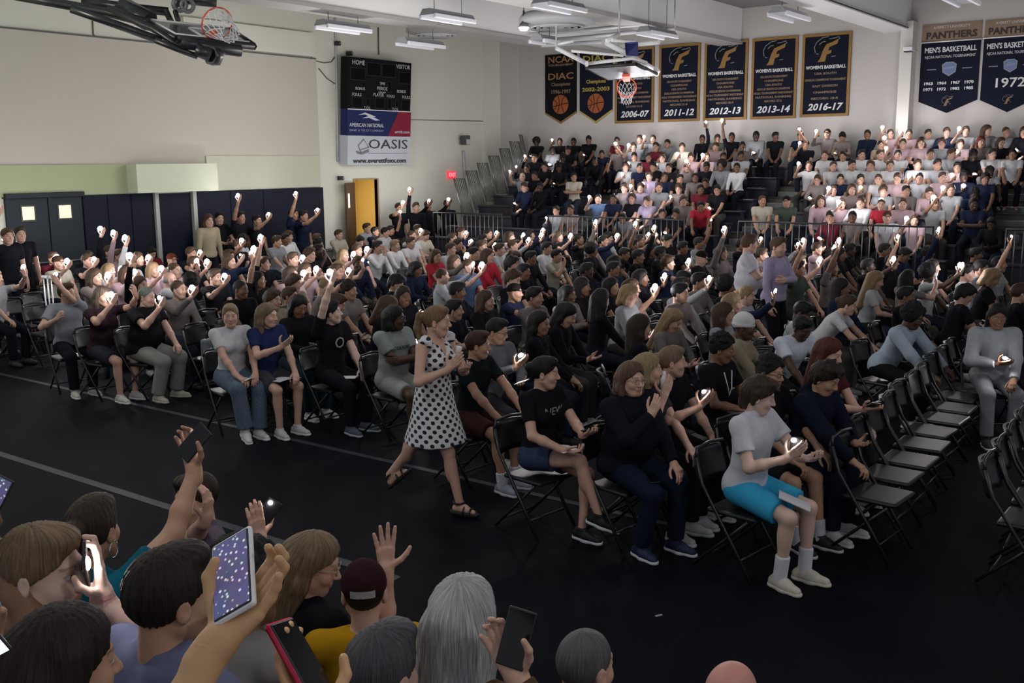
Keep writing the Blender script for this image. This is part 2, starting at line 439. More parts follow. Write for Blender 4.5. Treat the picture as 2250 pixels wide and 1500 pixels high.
for u, v, lab in ((736, 96, 'small camera on the conduit above the scoreboard'), (762, 118, 'small dark junction box on the scoreboard top corner'), (743, 391, 'small sensor on the wall below the scoreboard')):
    t = wall_thing('wall_camera', lab, 'camera', u, v)
    bm = bmesh.new(); box(bm, -.05, .05, -.16, -.02, -.05, .05, bev=.01); obj('housing', bm, M_BLACK, t)
    bm = bmesh.new(); tube(bm, [(0, -.16, 0), (0, -.19, 0)], .03, 8); obj('lens', bm, M_GREY, t)

# ------------------------------------------------------------------ things at the ceiling
M_DIFF = mat('tube_diffuser', (.6, .6, .64), .4, emit=(.9, .93, 1.0), strength=.14)
M_HOUS = mat('lamp_housing', (.28, .29, .31), .5)
def strip_lamp(loc, label, lit=None, length=1.25):
    t = empty('ceiling_lamp', loc); tag(t, label, 'ceiling lamp', 'hanging strip lamps')
    bm = bmesh.new()
    a = length / 2
    v = [bm.verts.new(p) for p in ((-a, -.17, 0), (a, -.17, 0), (a, .17, 0), (-a, .17, 0), (-a, -.09, .11), (a, -.09, .11), (a, .09, .11), (-a, .09, .11))]
    for q in ((3, 2, 1, 0), (4, 5, 6, 7), (0, 1, 5, 4), (1, 2, 6, 5), (2, 3, 7, 6), (3, 0, 4, 7)): bm.faces.new([v[i] for i in q])
    obj('housing', bm, M_HOUS, t)
    bm = bmesh.new(); box(bm, -a + .02, a - .02, -.205, -.14, -.06, .02, bev=.015); obj('diffuser', bm, M_DIFF, t)
    bm = bmesh.new(); box(bm, -a + .02, a - .02, .14, .205, -.06, .02, bev=.015); obj('diffuser', bm, M_DIFF, t)
    for s in (-.4, .4):
        bm = bmesh.new(); tube(bm, [(s * length / 1.25, 0, .1), (s * length / 1.25, 0, ZC - loc[2])], .008, 5)
        obj('hanger', bm, M_GREY, t)
    if lit:
        point_lamp((0, 0, -1.5 if loc[2] < 5.8 else -.45), .3, lit[0], lit[1], parent=t)  # added light hung below the fixture, brightens beams, ceiling and walls
    return t
for u, v, z, lab in ((755, 62, 5.45, 'strip lamp hanging left above the scoreboard'), (985, 40, 5.5, 'strip lamp between the beam and the round vents'), (925, 98, 5.35, 'pale strip lamp under the smaller round vent'),
                     (1230, 15, 5.5, 'strip lamp just above the large round vent'), (1445, 75, 5.5, 'strip lamp above the far basketball frame'), (1735, 35, 5.5, 'strip lamp in front of the upper right banners'),
                     (2112, -2, 5.55, 'strip lamp at the top edge above the two pennants'), (1196, 90, 5.3, 'short strip lamp left of the far basketball frame')):
    strip_lamp(tuple(at_z(u, v, z)), lab, lit=None if u in (1196, 925) else (62 if u > 1600 else 140, (1.0, .97, .95)), length=.6 if u == 1196 else 1.25)
for x, y, p, c in ADDED_LAMPS:
    strip_lamp((x, y, 5.9), 'unseen strip lamp added to light the hall', lit=(p, c), length=2.4)

def round_vent(u, v, z, r, lab):
    p = at_z(u, v, z); t = empty('ceiling_vent', tuple(p)); tag(t, lab, 'vent', 'round ceiling vents')
    bm = bmesh.new(); lathe(bm, [(r * .74, .0), (r, .05), (r, .16), (r * .9, .26), (r * .55, .30), (r * .5, ZC - p[2])], 40); obj('shroud', bm, M_LGREY if r > .7 else mat('vent_grey', (.33, .33, .32), .5), t)
    for f in (.62, .45, .28):
        bm = bmesh.new(); lathe(bm, [(r * f, -.02), (r * (f + .09), -.05), (r * (f + .10), -.02), (r * (f + .02), .05), (r * f, -.02)], 36); obj('ring', bm, M_LGREY, t)
    bm = bmesh.new(); lathe(bm, [(.001, .02), (r * .74, .02), (r * .74, .06), (.001, .06)], 32); obj('baffle', bm, M_BLACK, t)
    bm = bmesh.new(); lathe(bm, [(.001, -.04), (r * .2, -.04), (r * .2, .0), (.001, .0)], 24); obj('centre_cap', bm, M_LGREY, t)
round_vent(957, 76, 5.75, .68, 'smaller round ceiling vent near the left wall')
round_vent(1224, 58, 5.62, .80, 'large round ceiling vent beside the beam')
p = at_z(1151, 62, 5.55); t = empty('emergency_lamp', tuple(p)); tag(t, 'small lit greenish lamp left of the large round vent', 'lamp')
bm = bmesh.new(); lathe(bm, [(.02, .35), (.03, .15), (.09, .08), (.11, .02)], 16); obj('lamp_housing', bm, M_GREY, t)
bm = bmesh.new(); lathe(bm, [(.001, -.06), (.07, -.05), (.105, .0), (.105, .02), (.001, .02)], 16); obj('bulb', bm, mat('green_glow', (.9, 1, .9), .4, emit=(.85, 1, .88), strength=6), t)
bm = bmesh.new(); tube(bm, [(0, 0, .3), (0, 0, ZC - p[2])], .012, 6); obj('stem', bm, M_GREY, t)

# ------------------------------------------------------------------ basketball frames folded up under the ceiling
def net(bm, c, ax, r0, r1, L, r=.008, n=12, mi=0):
    """diamond net hanging along AX from the ring at C"""
    ax = Vector(ax).normalized(); s = ax.orthogonal().normalized(); q = ax.cross(s)
    def P(i, k):
        f = i / 5; rr = r0 + (r1 - r0) * min(1, f * 1.3); th = 2 * PI * (k + .5 * (i % 2)) / n
        return Vector(c) + ax * L * f + (s * math.cos(th) + q * math.sin(th)) * rr
    for i in range(5):
        for k in range(n):
            tube(bm, [P(i, k), P(i + 1, k)], r, 4, mi); tube(bm, [P(i, k), P(i + 1, k - 1 if i % 2 == 0 else k + 1)], r, 4, mi)
def ring_pts(c, ax, r, n=28):
    ax = Vector(ax).normalized(); s = ax.orthogonal().normalized(); q = ax.cross(s)
    return [Vector(c) + (s * math.cos(2 * PI * k / n) + q * math.sin(2 * PI * k / n)) * r for k in range(n + 1)]

def slab(bm, c4, t, mi=0):
    """thin plate through four corners"""
    c4 = [Vector(p) for p in c4]; n = (c4[1] - c4[0]).cross(c4[3] - c4[0]).normalized()
    a = [bm.verts.new(p) for p in c4]; b = [bm.verts.new(p + n * t) for p in c4]
    for q in (a[::-1], b, *[(a[i], a[(i + 1) % 4], b[(i + 1) % 4], b[i]) for i in range(4)]):
        f = bm.faces.new(q); f.material_index = mi
def D(u, v, d): return Vector(at_depth(u, v, d))

M_RIM = mat('orange_rim', (.80, .10, .045), .4); M_NET = mat('white_net', (.85, .85, .88), .7); M_GLASSD = mat('smoked_board', (.05, .052, .06), .15, spec=.6)
t = empty('basketball_hoop', tuple(D(430, 90, 15.6))); tag(t, 'black folded basketball hoop with white net hanging at upper left', 'basketball hoop')
O = t.location.copy()
def near(name, m, fn, *a):
    bm = bmesh.new(); fn(bm); return obj(name, bm, m, t)
cb = [D(322, 47, 16.2) - O, D(388, 84, 15.2) - O, D(557, 102, 15.6) - O, D(505, 66, 16.8) - O]
near('backboard', M_GLASSD, lambda b: slab(b, cb, .03))
def fr(b):
    for i in range(4): tube(b, [cb[i], cb[(i + 1) % 4]], .055 if i in (1, 2) else .035, 6)
near('board_frame', M_BLKM, fr)
def ln(b):
    n = (cb[1] - cb[0]).cross(cb[3] - cb[0]).normalized()
    if n.dot(-O + Vector((0, 0, EYE))) < 0: n = -n
    L = lambda s, q: cb[0] * (1 - s) * (1 - q) + cb[1] * (1 - s) * q + cb[2] * s * q + cb[3] * s * (1 - q) + n * .035
    for a, c in (((.03, .03), (.03, .9)), ((.03, .9), (.97, .92)), ((.03, .03), (.97, .05)), ((.38, .35), (.38, .85)), ((.38, .85), (.72, .85)), ((.38, .35), (.72, .35)), ((.72, .35), (.72, .85))):
        tube(b, [L(*a), L(*c)], .018, 4)
near('board_lines', M_WHITE, ln)
rc = D(477, 52, 15.4) - O; rax = (D(500, 70, 15.15) - D(470, 48, 15.5))
near('rim', M_RIM, lambda b: (tube(b, ring_pts(rc, rax, .225), .012, 6), [slab(b, [D(458, 70, 15.5) - O, D(462, 87, 15.45) - O, D(478, 88, 15.45) - O, D(478, 72, 15.5) - O], .06)]))
near('net', M_NET, lambda b: net(b, rc, rax, .222, .13, .42, .008))
for nm, pts, r in (('strut', [(20, -12, 17), (120, 6, 16.6), (240, 28, 16.2), (325, 50, 15.9)], .075), ('strut', [(155, 19, 15.4), (250, 52, 15.4), (355, 90, 15.4)], .06),
                   ('strut', [(238, 18, 15.9), (335, 62, 15.6), (380, 92, 15.3), (412, 112, 15.3)], .055), ('strut', [(180, 2, 17), (270, 15, 16.9), (370, 26, 16.9)], .07), ('strut', [(340, 88, 15.2), (400, 112, 15.2), (434, 124, 15.2)], .045),
                   ('brace', [(270, 15, 16.6), (330, 48, 16.2)], .15), ('brace', [(365, 25, 16.8), (377, 50, 16.6)], .05), ('brace', [(385, 25, 16.8), (391, 44, 16.6)], .04), ('strut', [(400, -4, 17), (476, 5, 17)], .09),
                   ('adjuster', [(395, 93, 15.2), (450, 102, 15.3), (528, 112, 15.5)], .09), ('winch', [(430, 108, 15.2), (463, 122, 15.2)], .10), ('winch', [(462, 121, 15.2), (476, 126, 15.3)], .13), ('hanger', [(60, -6, 17), (20, -60, 17.2)], .06), ('hanger', [(395, 10, 17), (385, -30, 17.2)], .08)):
    near(nm, M_BLKM, lambda b: tube(b, [D(*p) - O for p in pts], r, 6))
for c in ((395, 10), (412, 12)):
    near('pulley', M_GREY, lambda b: tube(b, ring_pts(D(c[0], c[1], 16.9) - O, (D(c[0] + 6, c[1] + 3, 16) - D(c[0], c[1], 17)), .09), .035, 6))

t = empty('basketball_hoop', tuple(at_z(1345, 130, 4.9))); tag(t, 'white folded basketball hoop with glass board in front of the banners', 'basketball hoop')
O = t.location.copy()
Z = lambda u, v, z: Vector(at_z(u, v, z)) - O
cb = [Z(1288, 148, 4.78), Z(1338, 173, 4.62), Z(1443, 163, 4.62), Z(1398, 141, 4.78)]
near('backboard', mat('frosted_glass_board', (.30, .31, .34), .25, spec=.6), lambda b: slab(b, cb, .03))
near('board_frame', M_BLKM, lambda b: [tube(b, [cb[i], cb[(i + 1) % 4]], .04, 6) for i in range(4)])
rc = Z(1377, 192, 4.52); rax = Z(1384, 212, 4.35) - Z(1374, 185, 4.55)
near('rim', M_RIM, lambda b: (tube(b, ring_pts(rc, (0.75, .6, -.25), .225), .014, 6), slab(b, [Z(1367, 163, 4.62), Z(1370, 175, 4.58), Z(1385, 174, 4.58), Z(1384, 162, 4.62)], .05)))
near('net', M_NET, lambda b: net(b, rc, (.5, .3, -.8), .222, .12, .4, .0045))
for pts, r in (([(1222, 105, 5.15), (1290, 140, 4.85)], .05), ([(1333, 93, 5.2), (1446, 158, 4.7)], .06), ([(1364, 102, 5.2), (1448, 92, 5.2)], .05), ([(1290, 140, 4.85), (1390, 128, 4.9), (1420, 138, 4.85)], .04),
               ([(1333, 90, 5.2), (1360, 75, 5.35)], .045), ([(1345, 88, 5.2), (1395, 92, 5.2)], .035), ([(1255, 112, 5.05), (1370, 122, 4.95)], .03), ([(1220, 98, 5.2), (1260, 90, 5.25)], .03), ([(1290, 150, 4.78), (1289, 138, 4.85)], .04), ([(1443, 163, 4.65), (1441, 152, 4.72)], .05)):
    near('strut', M_WHITE, lambda b: tube(b, [Z(*p) for p in pts], r, 6))
for pts in ([(1160, 92, 5.4), (1300, 80, 5.55), (1482, 62, 5.7)], [(1160, 76, 5.5), (1290, 66, 5.65), (1420, 52, 5.75), (1450, 60, 5.7)], [(1190, 100, 5.3), (1320, 92, 5.4)]):
    near('rail', M_LGREY, lambda b: tube(b, [Z(*p) for p in pts], .045, 6))
for u, v, z in ((1360, 75, 5.35), (1482, 62, 5.7), (1222, 103, 5.15)):
    near('hanger', M_LGREY, lambda b: tube(b, [Z(u, v, z), Z(u, v, z) + Vector((0, 0, ZC - z))], .02, 5))
near('side_banner', mat('blue_cloth', (.012, .02, .12), .7), lambda b: slab(b, [Z(1374, 96, 5.1), Z(1376, 122, 4.85), Z(1403, 124, 4.85), Z(1402, 94, 5.1)], .03))
# ------------------------------------------------------------------ banners on the bleacher wall
M_BNAVY = mat('banner_navy', (.009, .011, .022), .85, noise=.15, nscale=5, spec=.1); M_BBLK = mat('banner_black', (.008, .008, .010), .85, spec=.1)
M_GOLD = mat('banner_gold', (.26, .14, .035), .7, noise=.15, nscale=6); M_ORNG = mat('print_orange', (.34, .17, .06), .8); M_TANP = mat('print_tan', (.20, .135, .085), .8); M_WHT = mat('print_white', (.62, .62, .62), .8)
M_YEL = mat('print_yellow', (.40, .30, .05), .8); M_GRYP = mat('print_grey', (.22, .24, .28), .8); M_BALL = mat('print_basketball', (.32, .085, .025), .8); M_BLUP = mat('print_blue', (.13, .18, .34), .8); M_TANB = mat('banner_tan', (.24, .165, .115), .85)
def wb(u, v): p = at_wall_b(u, v); return float(p[1]), float(p[2])
def banner_base(name, u0, u1, vt, vb, label, cat, group):
    um = (u0 + u1) / 2; y0 = wb(u0, (vt + vb) / 2)[0]; y1 = wb(u1, (vt + vb) / 2)[0]; zt = wb(um, vt)[1]; zb = wb(um, vb)[1]
    t = empty(name, (XB - .012, (y0 + y1) / 2, zb)); tag(t, label, cat, group)
    F = Matrix(((0, 0, -1, 0), (-1, 0, 0, 0), (0, 1, 0, 0), (0, 0, 0, 1)))      # local: right = -Y, up = Z, out = -X
    return t, F, y0 - y1, zt - zb
def emblem(bm, F, cx, cy, s, mg, mk, mw):
    """gold slanted letter with a dark big-cat head sketched in grey strokes behind it"""
    T = F @ Matrix.Translation((cx, cy, .035))
    prism(bm, [(s * x, s * y) for x, y in ((-.42, -.5), (-.05, -.5), (.02, -.18), (.22, -.12), (.26, .02), (.08, .0), (.14, .16), (.52, .30), (.58, .52), (.30, .40), (-.02, .30), (-.16, .05), (-.30, -.36))], .006, T, mg)
    prism(bm, [(s * x, s * y) for x, y in ((-.52, .0), (-.46, .36), (-.2, .56), (.16, .60), (.40, .50), (.22, .40), (-.04, .30), (-.18, .04), (-.36, .0))], .004, T, mk)
    for pts in ([(-.54, -.06), (-.60, .2), (-.48, .44), (-.2, .62), (.1, .66)], [(-.36, .3), (-.22, .42), (-.06, .44)], [(.12, .54), (.36, .56), (.58, .62), (.62, .5)], [(-.5, -.1), (-.38, -.14)], [(.26, -.28), (.46, -.26)]):
        tube(bm, [T @ Vector((s * x, s * y, .004)) for x, y in pts], s * .022, 4, mw)
def gold_banner(u0, u1, vt, vb, year, lines, label):
    t, F, W, H = banner_base('banner', u0, u1, vt, vb, label, 'banner', 'gold edged banners on the back wall')
    bm = bmesh.new(); prism(bm, [(-W / 2, 0), (W / 2, 0), (W / 2, H), (-W / 2, H)], .02, F, 0)
    obj('cloth', bm, M_BNAVY, t)
    b = W * .055
    for nm, q in (('border', ((-W / 2, 0), (W / 2, 0), (W / 2, b), (-W / 2, b))), ('border', ((-W / 2, H - b), (W / 2, H - b), (W / 2, H), (-W / 2, H))), ('border', ((-W / 2, b), (-W / 2 + b, b), (-W / 2 + b, H - b), (-W / 2, H - b))), ('border', ((W / 2 - b, b), (W / 2, b), (W / 2, H - b), (W / 2 - b, H - b)))):
        bm = bmesh.new(); prism(bm, q, .028, F, 0); obj(nm, bm, M_GOLD, t)
    Fo = F @ Matrix.Translation((0, 0, .022))
    bm = bmesh.new(); emblem(bm, F @ Matrix.Translation((0, 0, -.013)), 0, H * .79, W * .42, 0, 1, 2); obj('emblem', bm, [M_GOLD, M_BBLK, M_GRYP], t)
    bm = bmesh.new(); text_bm(bm, Fo, "WOMEN'S BASKETBALL", 0, H * .595, H * .055, 0, width=W * .82, bold=.004)
    text_bm(bm, Fo, year, 0, H * .115, H * .115, 0, width=W * .74, shear=.25, bold=.006); obj('lettering', bm, M_WHT, t)
    bm = bmesh.new(); n = len(lines)
    for i, (s, w) in enumerate(lines):
        text_bm(bm, Fo, s, 0, H * (.52 - .30 * i / max(1, n - 1)), H * .036, 0, width=W * w, bold=.003)
    obj('small_lettering', bm, M_TANP, t)
USA = [('USA SOUTH TOURNAMENT', .6), ('CHAMPIONS', .42), ('USA SOUTH', .36), ('REGULAR SEASON CO-CHAMPIONS', .72), ('NCAA TOURNAMENT PARTICIPANT', .86), ('NATIONAL RANKING', .78), ('RECORD 21-8', .42)]
gold_banner(1353, 1438, 105, 270, '2006-07', USA[1:], 'gold edged navy banner reading 2006-07, partly behind the far hoop')
gold_banner(1449, 1539, 97, 267, '2011-12', USA, 'gold edged navy banner reading 2011-12')
gold_banner(1548, 1643, 90, 264, '2012-13', USA[:2] + USA[2:3] + USA[3:6] + [('RECORD 20-9', .4)], 'gold edged navy banner reading 2012-13')
gold_banner(1652, 1752, 82, 261, '2013-14', USA[:6] + [('RECORD 27-2', .38)], 'gold edged navy banner reading 2013-14')
gold_banner(1762, 1869, 73, 256, '2016-17', [('USA SOUTH', .45), ('DIVISION CHAMPIONS TOURNAMENT', .84), ('EAST DIVISION', .52), ('CHAMPIONS', .48), ('RECORD 18-8', .55)], 'gold edged navy banner reading 2016-17, rightmost of its row')
def ball(bm, F, cx, cy, r):
    n = 28; T = F @ Matrix.Translation((cx, cy, .024))
    prism(bm, [(r * math.cos(2 * PI * k / n), r * math.sin(2 * PI * k / n)) for k in range(n)], .004, T, 0)
    for pts in ([(-.95, -.2), (-.3, -.1), (.3, .05), (.97, .1)], [(-.3, .93), (-.15, .3), (-.2, -.4), (-.4, -.9)], [(.55, .8), (.2, .4), (.15, -.2), (.45, -.85)], [(-.8, .5), (-.4, .15), (-.75, -.55)]):
        tube(bm, [T @ Vector((r * x, r * y, .005)) for x, y in pts], r * .035, 4, 1)
def pennant(u0, u1, vt, vs, vtip, label, rows, edge, mb):
    t, F, W, H = banner_base('pennant', u0, u1, vt, vtip, label, 'banner', 'pointed black banners'); k = H * (vtip - vs) / (vtip - vt)
    bm = bmesh.new(); prism(bm, [(-W / 2, k), (0, 0), (W / 2, k), (W / 2, H), (-W / 2, H)], .018, F, 0); obj('cloth', bm, mb, t)
    bm = bmesh.new(); prism(bm, [(-W / 2, k), (0, 0), (W / 2, k), (W / 2, k + .05), (0, .06), (-W / 2, k + .05)], .024, F, 0); obj('border', bm, edge, t)
    Fo = F @ Matrix.Translation((0, 0, .02))
    for s, y, sz, w, m in rows:
        bm = bmesh.new(); text_bm(bm, Fo, s, 0, H * y, H * sz, 0, width=W * w, bold=.004); obj('lettering', bm, m, t)
    bm = bmesh.new(); ball(bm, F, 0, H * .28, W * .25); obj('basketball_print', bm, [M_BALL, M_BBLK], t)
pennant(1199, 1268, 119, 249, 272, 'black pointed banner with orange DIAC lettering and basketball, leftmost banner', [('NCAA', .92, .13, .80, M_ORNG), ('TOURNAMENT', .845, .04, .80, M_TANP), ('DIAC', .68, .13, .80, M_ORNG), ('Champions', .57, .07, .60, M_TANP), ('1996-1997', .46, .08, .62, M_TANP)], M_GOLD, M_BBLK)
pennant(1275, 1347, 113, 245, 271, 'black pointed banner with yellow 2002-2003 lettering and basketball behind the hoop', [('DIAC', .90, .12, .80, M_YEL), ('Champions', .585, .07, .60, M_YEL), ('2002-2003', .475, .075, .84, M_YEL)], M_YEL, M_BNAVY)
def panthers(u0, u1, vt, vbar, vs, vtip, label, big):
    t, F, W, H = banner_base('pennant', u0, u1, vt, vtip, label, 'banner', 'two pennants by the pilaster'); k = H * (vtip - vs) / (vtip - vt); zb = H * (vtip - vbar) / (vtip - vt)
    bm = bmesh.new(); prism(bm, [(-W / 2, zb), (W / 2, zb), (W / 2, H), (-W / 2, H)], .018, F, 0); obj('header_cloth', bm, M_TANB, t)
    bm = bmesh.new(); prism(bm, [(-W / 2, k), (0, 0), (W / 2, k), (W / 2, zb), (-W / 2, zb)], .02, F, 0); obj('cloth', bm, M_BNAVY, t)
    bm = bmesh.new(); tube(bm, [F @ Vector((-W / 2 - .02, zb, .03)), F @ Vector((W / 2 + .02, zb, .03))], .016, 8); obj('hanging_rod', bm, M_WHITE, t)
    Fo = F @ Matrix.Translation((0, 0, .022)); N = zb - k
    bm = bmesh.new(); text_bm(bm, Fo, 'PANTHERS', 0, zb + (H - zb) * .34, (H - zb) * .52, 0, width=W * .86, bold=.006); obj('lettering', bm, mat('print_dark_brown', (.035, .025, .022), .8), t)
    bm = bmesh.new(); text_bm(bm, Fo, 'AVERETT UNIVERSITY', 0, zb + (H - zb) * .80, (H - zb) * .22, 0, width=W * .62); obj('lettering', bm, M_WHT, t)
    bm = bmesh.new(); text_bm(bm, Fo, "MEN'S BASKETBALL", 0, zb - N * .14, N * .12, 0, width=W * .88, bold=.004); text_bm(bm, Fo, 'NJCAA NATIONAL TOURNAMENT', 0, zb - N * .255, N * .065, 0, width=W * .86); obj('lettering', bm, M_WHT, t)
    bm = bmesh.new(); c = zb - N * .46; r = W * .125
    prism(bm, [(x * r, c + y * r) for x, y in ((-1, .6), (-.5, .95), (.5, .95), (1, .6), (.9, -.5), (0, -1.05), (-.9, -.5))], .004, Fo, 1); prism(bm, [(x * r * .85, c + y * r * .85) for x, y in ((-1, .6), (-.5, .95), (.5, .95), (1, .6), (.9, -.5), (0, -1.05), (-.9, -.5))], .006, Fo, 0)
    prism(bm, [(-r * .7, c - r * .1), (r * .7, c + .1 * r), (r * .7, c + r * .35), (-r * .7, c + r * .15)], .008, Fo, 1)
    obj('crest', bm, [M_BLUP, M_GRYP], t)
    bm = bmesh.new()
    for s in (-1, 1): prism(bm, [(s * W * .22, c - .012), (s * W * .38, c - .012), (s * W * .38, c + .006), (s * W * .22, c + .006)][::s], .003, Fo, 0)
    obj('side_line', bm, M_GRYP, t)
    bm = bmesh.new()
    if big: text_bm(bm, Fo, '1972', 0, zb - N * .74, N * .21, 0, width=W * .52, bold=.004)
    else:
        for i, s in enumerate(('1963', '1964', '1967', '1970', '1971', '1972', '1982', '1985')):
            text_bm(bm, Fo, s, W * (-.345 + .23 * (i % 4)), zb - N * (.70 if i < 4 else .80), N * .065, 0, width=W * .15, bold=.003)
    obj('lettering', bm, M_WHT, t)
    bm = bmesh.new(); emblem(bm, F @ Matrix.Translation((0, 0, -.012)), 0, k * .75 + N * .04, W * .15, 0, 1, 2); obj('emblem', bm, [M_TANP, M_BBLK, M_GRYP], t)
panthers(2023, 2152, 51, 90, 221, 248, 'navy pennant listing eight years under a tan header, beside the pilaster', False)
panthers(2159, 2284, 41, 80, 217, 246, 'navy pennant with large 1972 under a tan header, at the right edge', True)
p = at_wall_b(2000, 108, .5); t = empty('wall_camera', (float(p[0]), float(p[1]), float(p[2]))); tag(t, 'small white camera sticking out beside the pilaster', 'camera')
bm = bmesh.new(); box(bm, -.08, .08, -.06, .14, -.05, .05, bev=.01); obj('housing', bm, M_WHITE, t)
bm = bmesh.new(); box(bm, -.081, .081, -.05, .12, -.065, -.04); obj('lens_slit', bm, M_BLACK, t)
bm = bmesh.new(); tube(bm, [(.05, 0, 0), (XB - float(p[0]), 0, 0)], .02, 6); obj('bracket', bm, M_WHITE, t)
# ================================================================== figures: smooth implicit bodies turned into meshes
def nrm(v):
    v = np.asarray(v, float); return v / (np.linalg.norm(v) + 1e-9)
def V3(*a): return np.array(a, float)

def cap(a, b, ra, rb=None, k=.03, cut=None, neg=False):
    return ('c', np.asarray(a, float), np.asarray(b, float), ra, ra if rb is None else rb, k, cut, neg)
def ell(c, r, R=None, k=.03, cut=None, neg=False):
    return ('e', np.asarray(c, float), np.asarray(r, float), np.eye(3) if R is None else R, k, cut, neg)

def prim_box(p):
    if p[0] == 'c':
        r = max(p[3], p[4]); return np.minimum(p[1], p[2]) - r, np.maximum(p[1], p[2]) + r
    r = np.sqrt((p[3] ** 2 @ (p[2][:, None] ** 2)))[:, 0] if False else np.sqrt(((p[3].T * p[2][:, None]) ** 2).sum(0))
    return p[1] - r, p[1] + r

def field(prims, lo, shape, h):
    D = np.full(shape, 9.0, np.float32)
    for p in prims:
        k = max(p[-3], 1e-4); a, b = prim_box(p); pad = k + 2.5 * h
        i0 = np.maximum(np.floor((a - pad - lo) / h).astype(int), 0); i1 = np.minimum(np.ceil((b + pad - lo) / h).astype(int) + 1, shape)
        if (i1 <= i0).any(): continue
        ax = [(lo[i] + h * np.arange(i0[i], i1[i])).astype(np.float32) for i in range(3)]
        X, Y, Z = ax[0][:, None, None], ax[1][None, :, None], ax[2][None, None, :]
        if p[0] == 'c':
            A, B, ra, rb = p[1], p[2], p[3], p[4]; d = B - A; L = d @ d + 1e-9
            x, y, z = X - A[0], Y - A[1], Z - A[2]
            t = np.clip((x * d[0] + y * d[1] + z * d[2]) / L, 0, 1)
            dist = np.sqrt((x - t * d[0]) ** 2 + (y - t * d[1]) ** 2 + (z - t * d[2]) ** 2) - (ra + (rb - ra) * t)
        else:
            R = p[3]; x, y, z = X - p[1][0], Y - p[1][1], Z - p[1][2]
            q = [(x * R[0, i] + y * R[1, i] + z * R[2, i]) for i in range(3)]; r = p[2]
            k0 = np.sqrt(sum((q[i] / r[i]) ** 2 for i in range(3))); k1 = np.sqrt(sum((q[i] / r[i] ** 2) ** 2 for i in range(3))) + 1e-6
            dist = k0 * (k0 - 1) / k1
        if p[-2]:
            for cp, cn in p[-2]:
                cn = nrm(cn); dist = np.maximum(dist, (X - cp[0]) * cn[0] + (Y - cp[1]) * cn[1] + (Z - cp[2]) * cn[2])
        S = D[i0[0]:i1[0], i0[1]:i1[1], i0[2]:i1[2]]
        if p[-1]:
            a_, b_ = -S, dist
            hh = np.clip(.5 + .5 * (b_ - a_) / k, 0, 1); S[...] = -(b_ + (a_ - b_) * hh - k * hh * (1 - hh))
        else:
            hh = np.clip(.5 + .5 * (S - dist) / k, 0, 1); S[...] = S + (dist - S) * hh - k * hh * (1 - hh)
    return D

_E12 = [((0, 0, 0), (1, 0, 0)), ((0, 1, 0), (1, 1, 0)), ((0, 0, 1), (1, 0, 1)), ((0, 1, 1), (1, 1, 1)), ((0, 0, 0), (0, 1, 0)), ((1, 0, 0), (1, 1, 0)),
        ((0, 0, 1), (0, 1, 1)), ((1, 0, 1), (1, 1, 1)), ((0, 0, 0), (0, 0, 1)), ((1, 0, 0), (1, 0, 1)), ((0, 1, 0), (0, 1, 1)), ((1, 1, 0), (1, 1, 1))]
def surface(D, lo, h):
    s = D < 0
    c = sum(s[i:s.shape[0] - 1 + i, j:s.shape[1] - 1 + j, k:s.shape[2] - 1 + k].astype(np.int8) for i in (0, 1) for j in (0, 1) for k in (0, 1))
    mixed = (c > 0) & (c < 8); cells = np.argwhere(mixed)
    if not len(cells): return np.zeros((0, 3)), np.zeros((0, 4), int)
    idx = np.full(mixed.shape, -1); idx[mixed] = np.arange(len(cells))
    P = np.zeros((len(cells), 3)); W = np.zeros(len(cells))
    for a, b in _E12:
        a, b = np.array(a), np.array(b); ca, cb = cells + a, cells + b
        da, db = D[ca[:, 0], ca[:, 1], ca[:, 2]], D[cb[:, 0], cb[:, 1], cb[:, 2]]
        m = (da < 0) != (db < 0); t = np.zeros(len(cells)); t[m] = da[m] / (da[m] - db[m])
        P[m] += a + t[m, None] * (b - a); W[m] += 1
    verts = lo + h * (cells + P / W[:, None])
    F = []
    for ax in range(3):
        u, v = (ax + 1) % 3, (ax + 2) % 3; e = np.zeros(3, int); e[ax] = 1
        n = list(s.shape); n[ax] -= 1
        s0 = s[tuple(slice(0, n[i]) for i in range(3))]; s1 = s[tuple(slice(e[i], n[i] + e[i]) for i in range(3))]
        pts = np.argwhere(s0 != s1); pts = pts[(pts[:, u] > 0) & (pts[:, v] > 0) & (pts[:, u] < s.shape[u] - 1) & (pts[:, v] < s.shape[v] - 1)]
        if not len(pts): continue
        eu = np.zeros(3, int); eu[u] = 1; ev = np.zeros(3, int); ev[v] = 1
        q = [pts - eu - ev, pts - ev, pts, pts - eu]
        f = np.stack([idx[c[:, 0], c[:, 1], c[:, 2]] for c in q], 1)
        ins = s0[pts[:, 0], pts[:, 1], pts[:, 2]]
        f[~ins] = f[~ins][:, ::-1]; F.append(f[(f >= 0).all(1)])
    return verts, np.concatenate(F) if F else np.zeros((0, 4), int)

def slope(D, lo, h, V):
    """outward normals from the field itself, so that coarse and fine regions shade alike"""
    def tri(q):
        q = np.clip(q, 0, np.array(D.shape) - 1.001); i = q.astype(int); f = q - i; r = 0
        for a in (0, 1):
            for b in (0, 1):
                for c in (0, 1):
                    w = (f[:, 0] if a else 1 - f[:, 0]) * (f[:, 1] if b else 1 - f[:, 1]) * (f[:, 2] if c else 1 - f[:, 2])
                    r = r + w * D[i[:, 0] + a, i[:, 1] + b, i[:, 2] + c]
        return r
    q = (V - lo) / h; e = np.eye(3) * .8
    G = np.stack([tri(q + e[k]) - tri(q - e[k]) for k in range(3)], 1) / (1.6 * h); L = np.linalg.norm(G, axis=1)[:, None] + 1e-9
    V -= np.clip(tri(q)[:, None] / np.maximum(L, .5), -.3 * h, .3 * h) * G / L        # pull the points onto the true surface
    return G / L

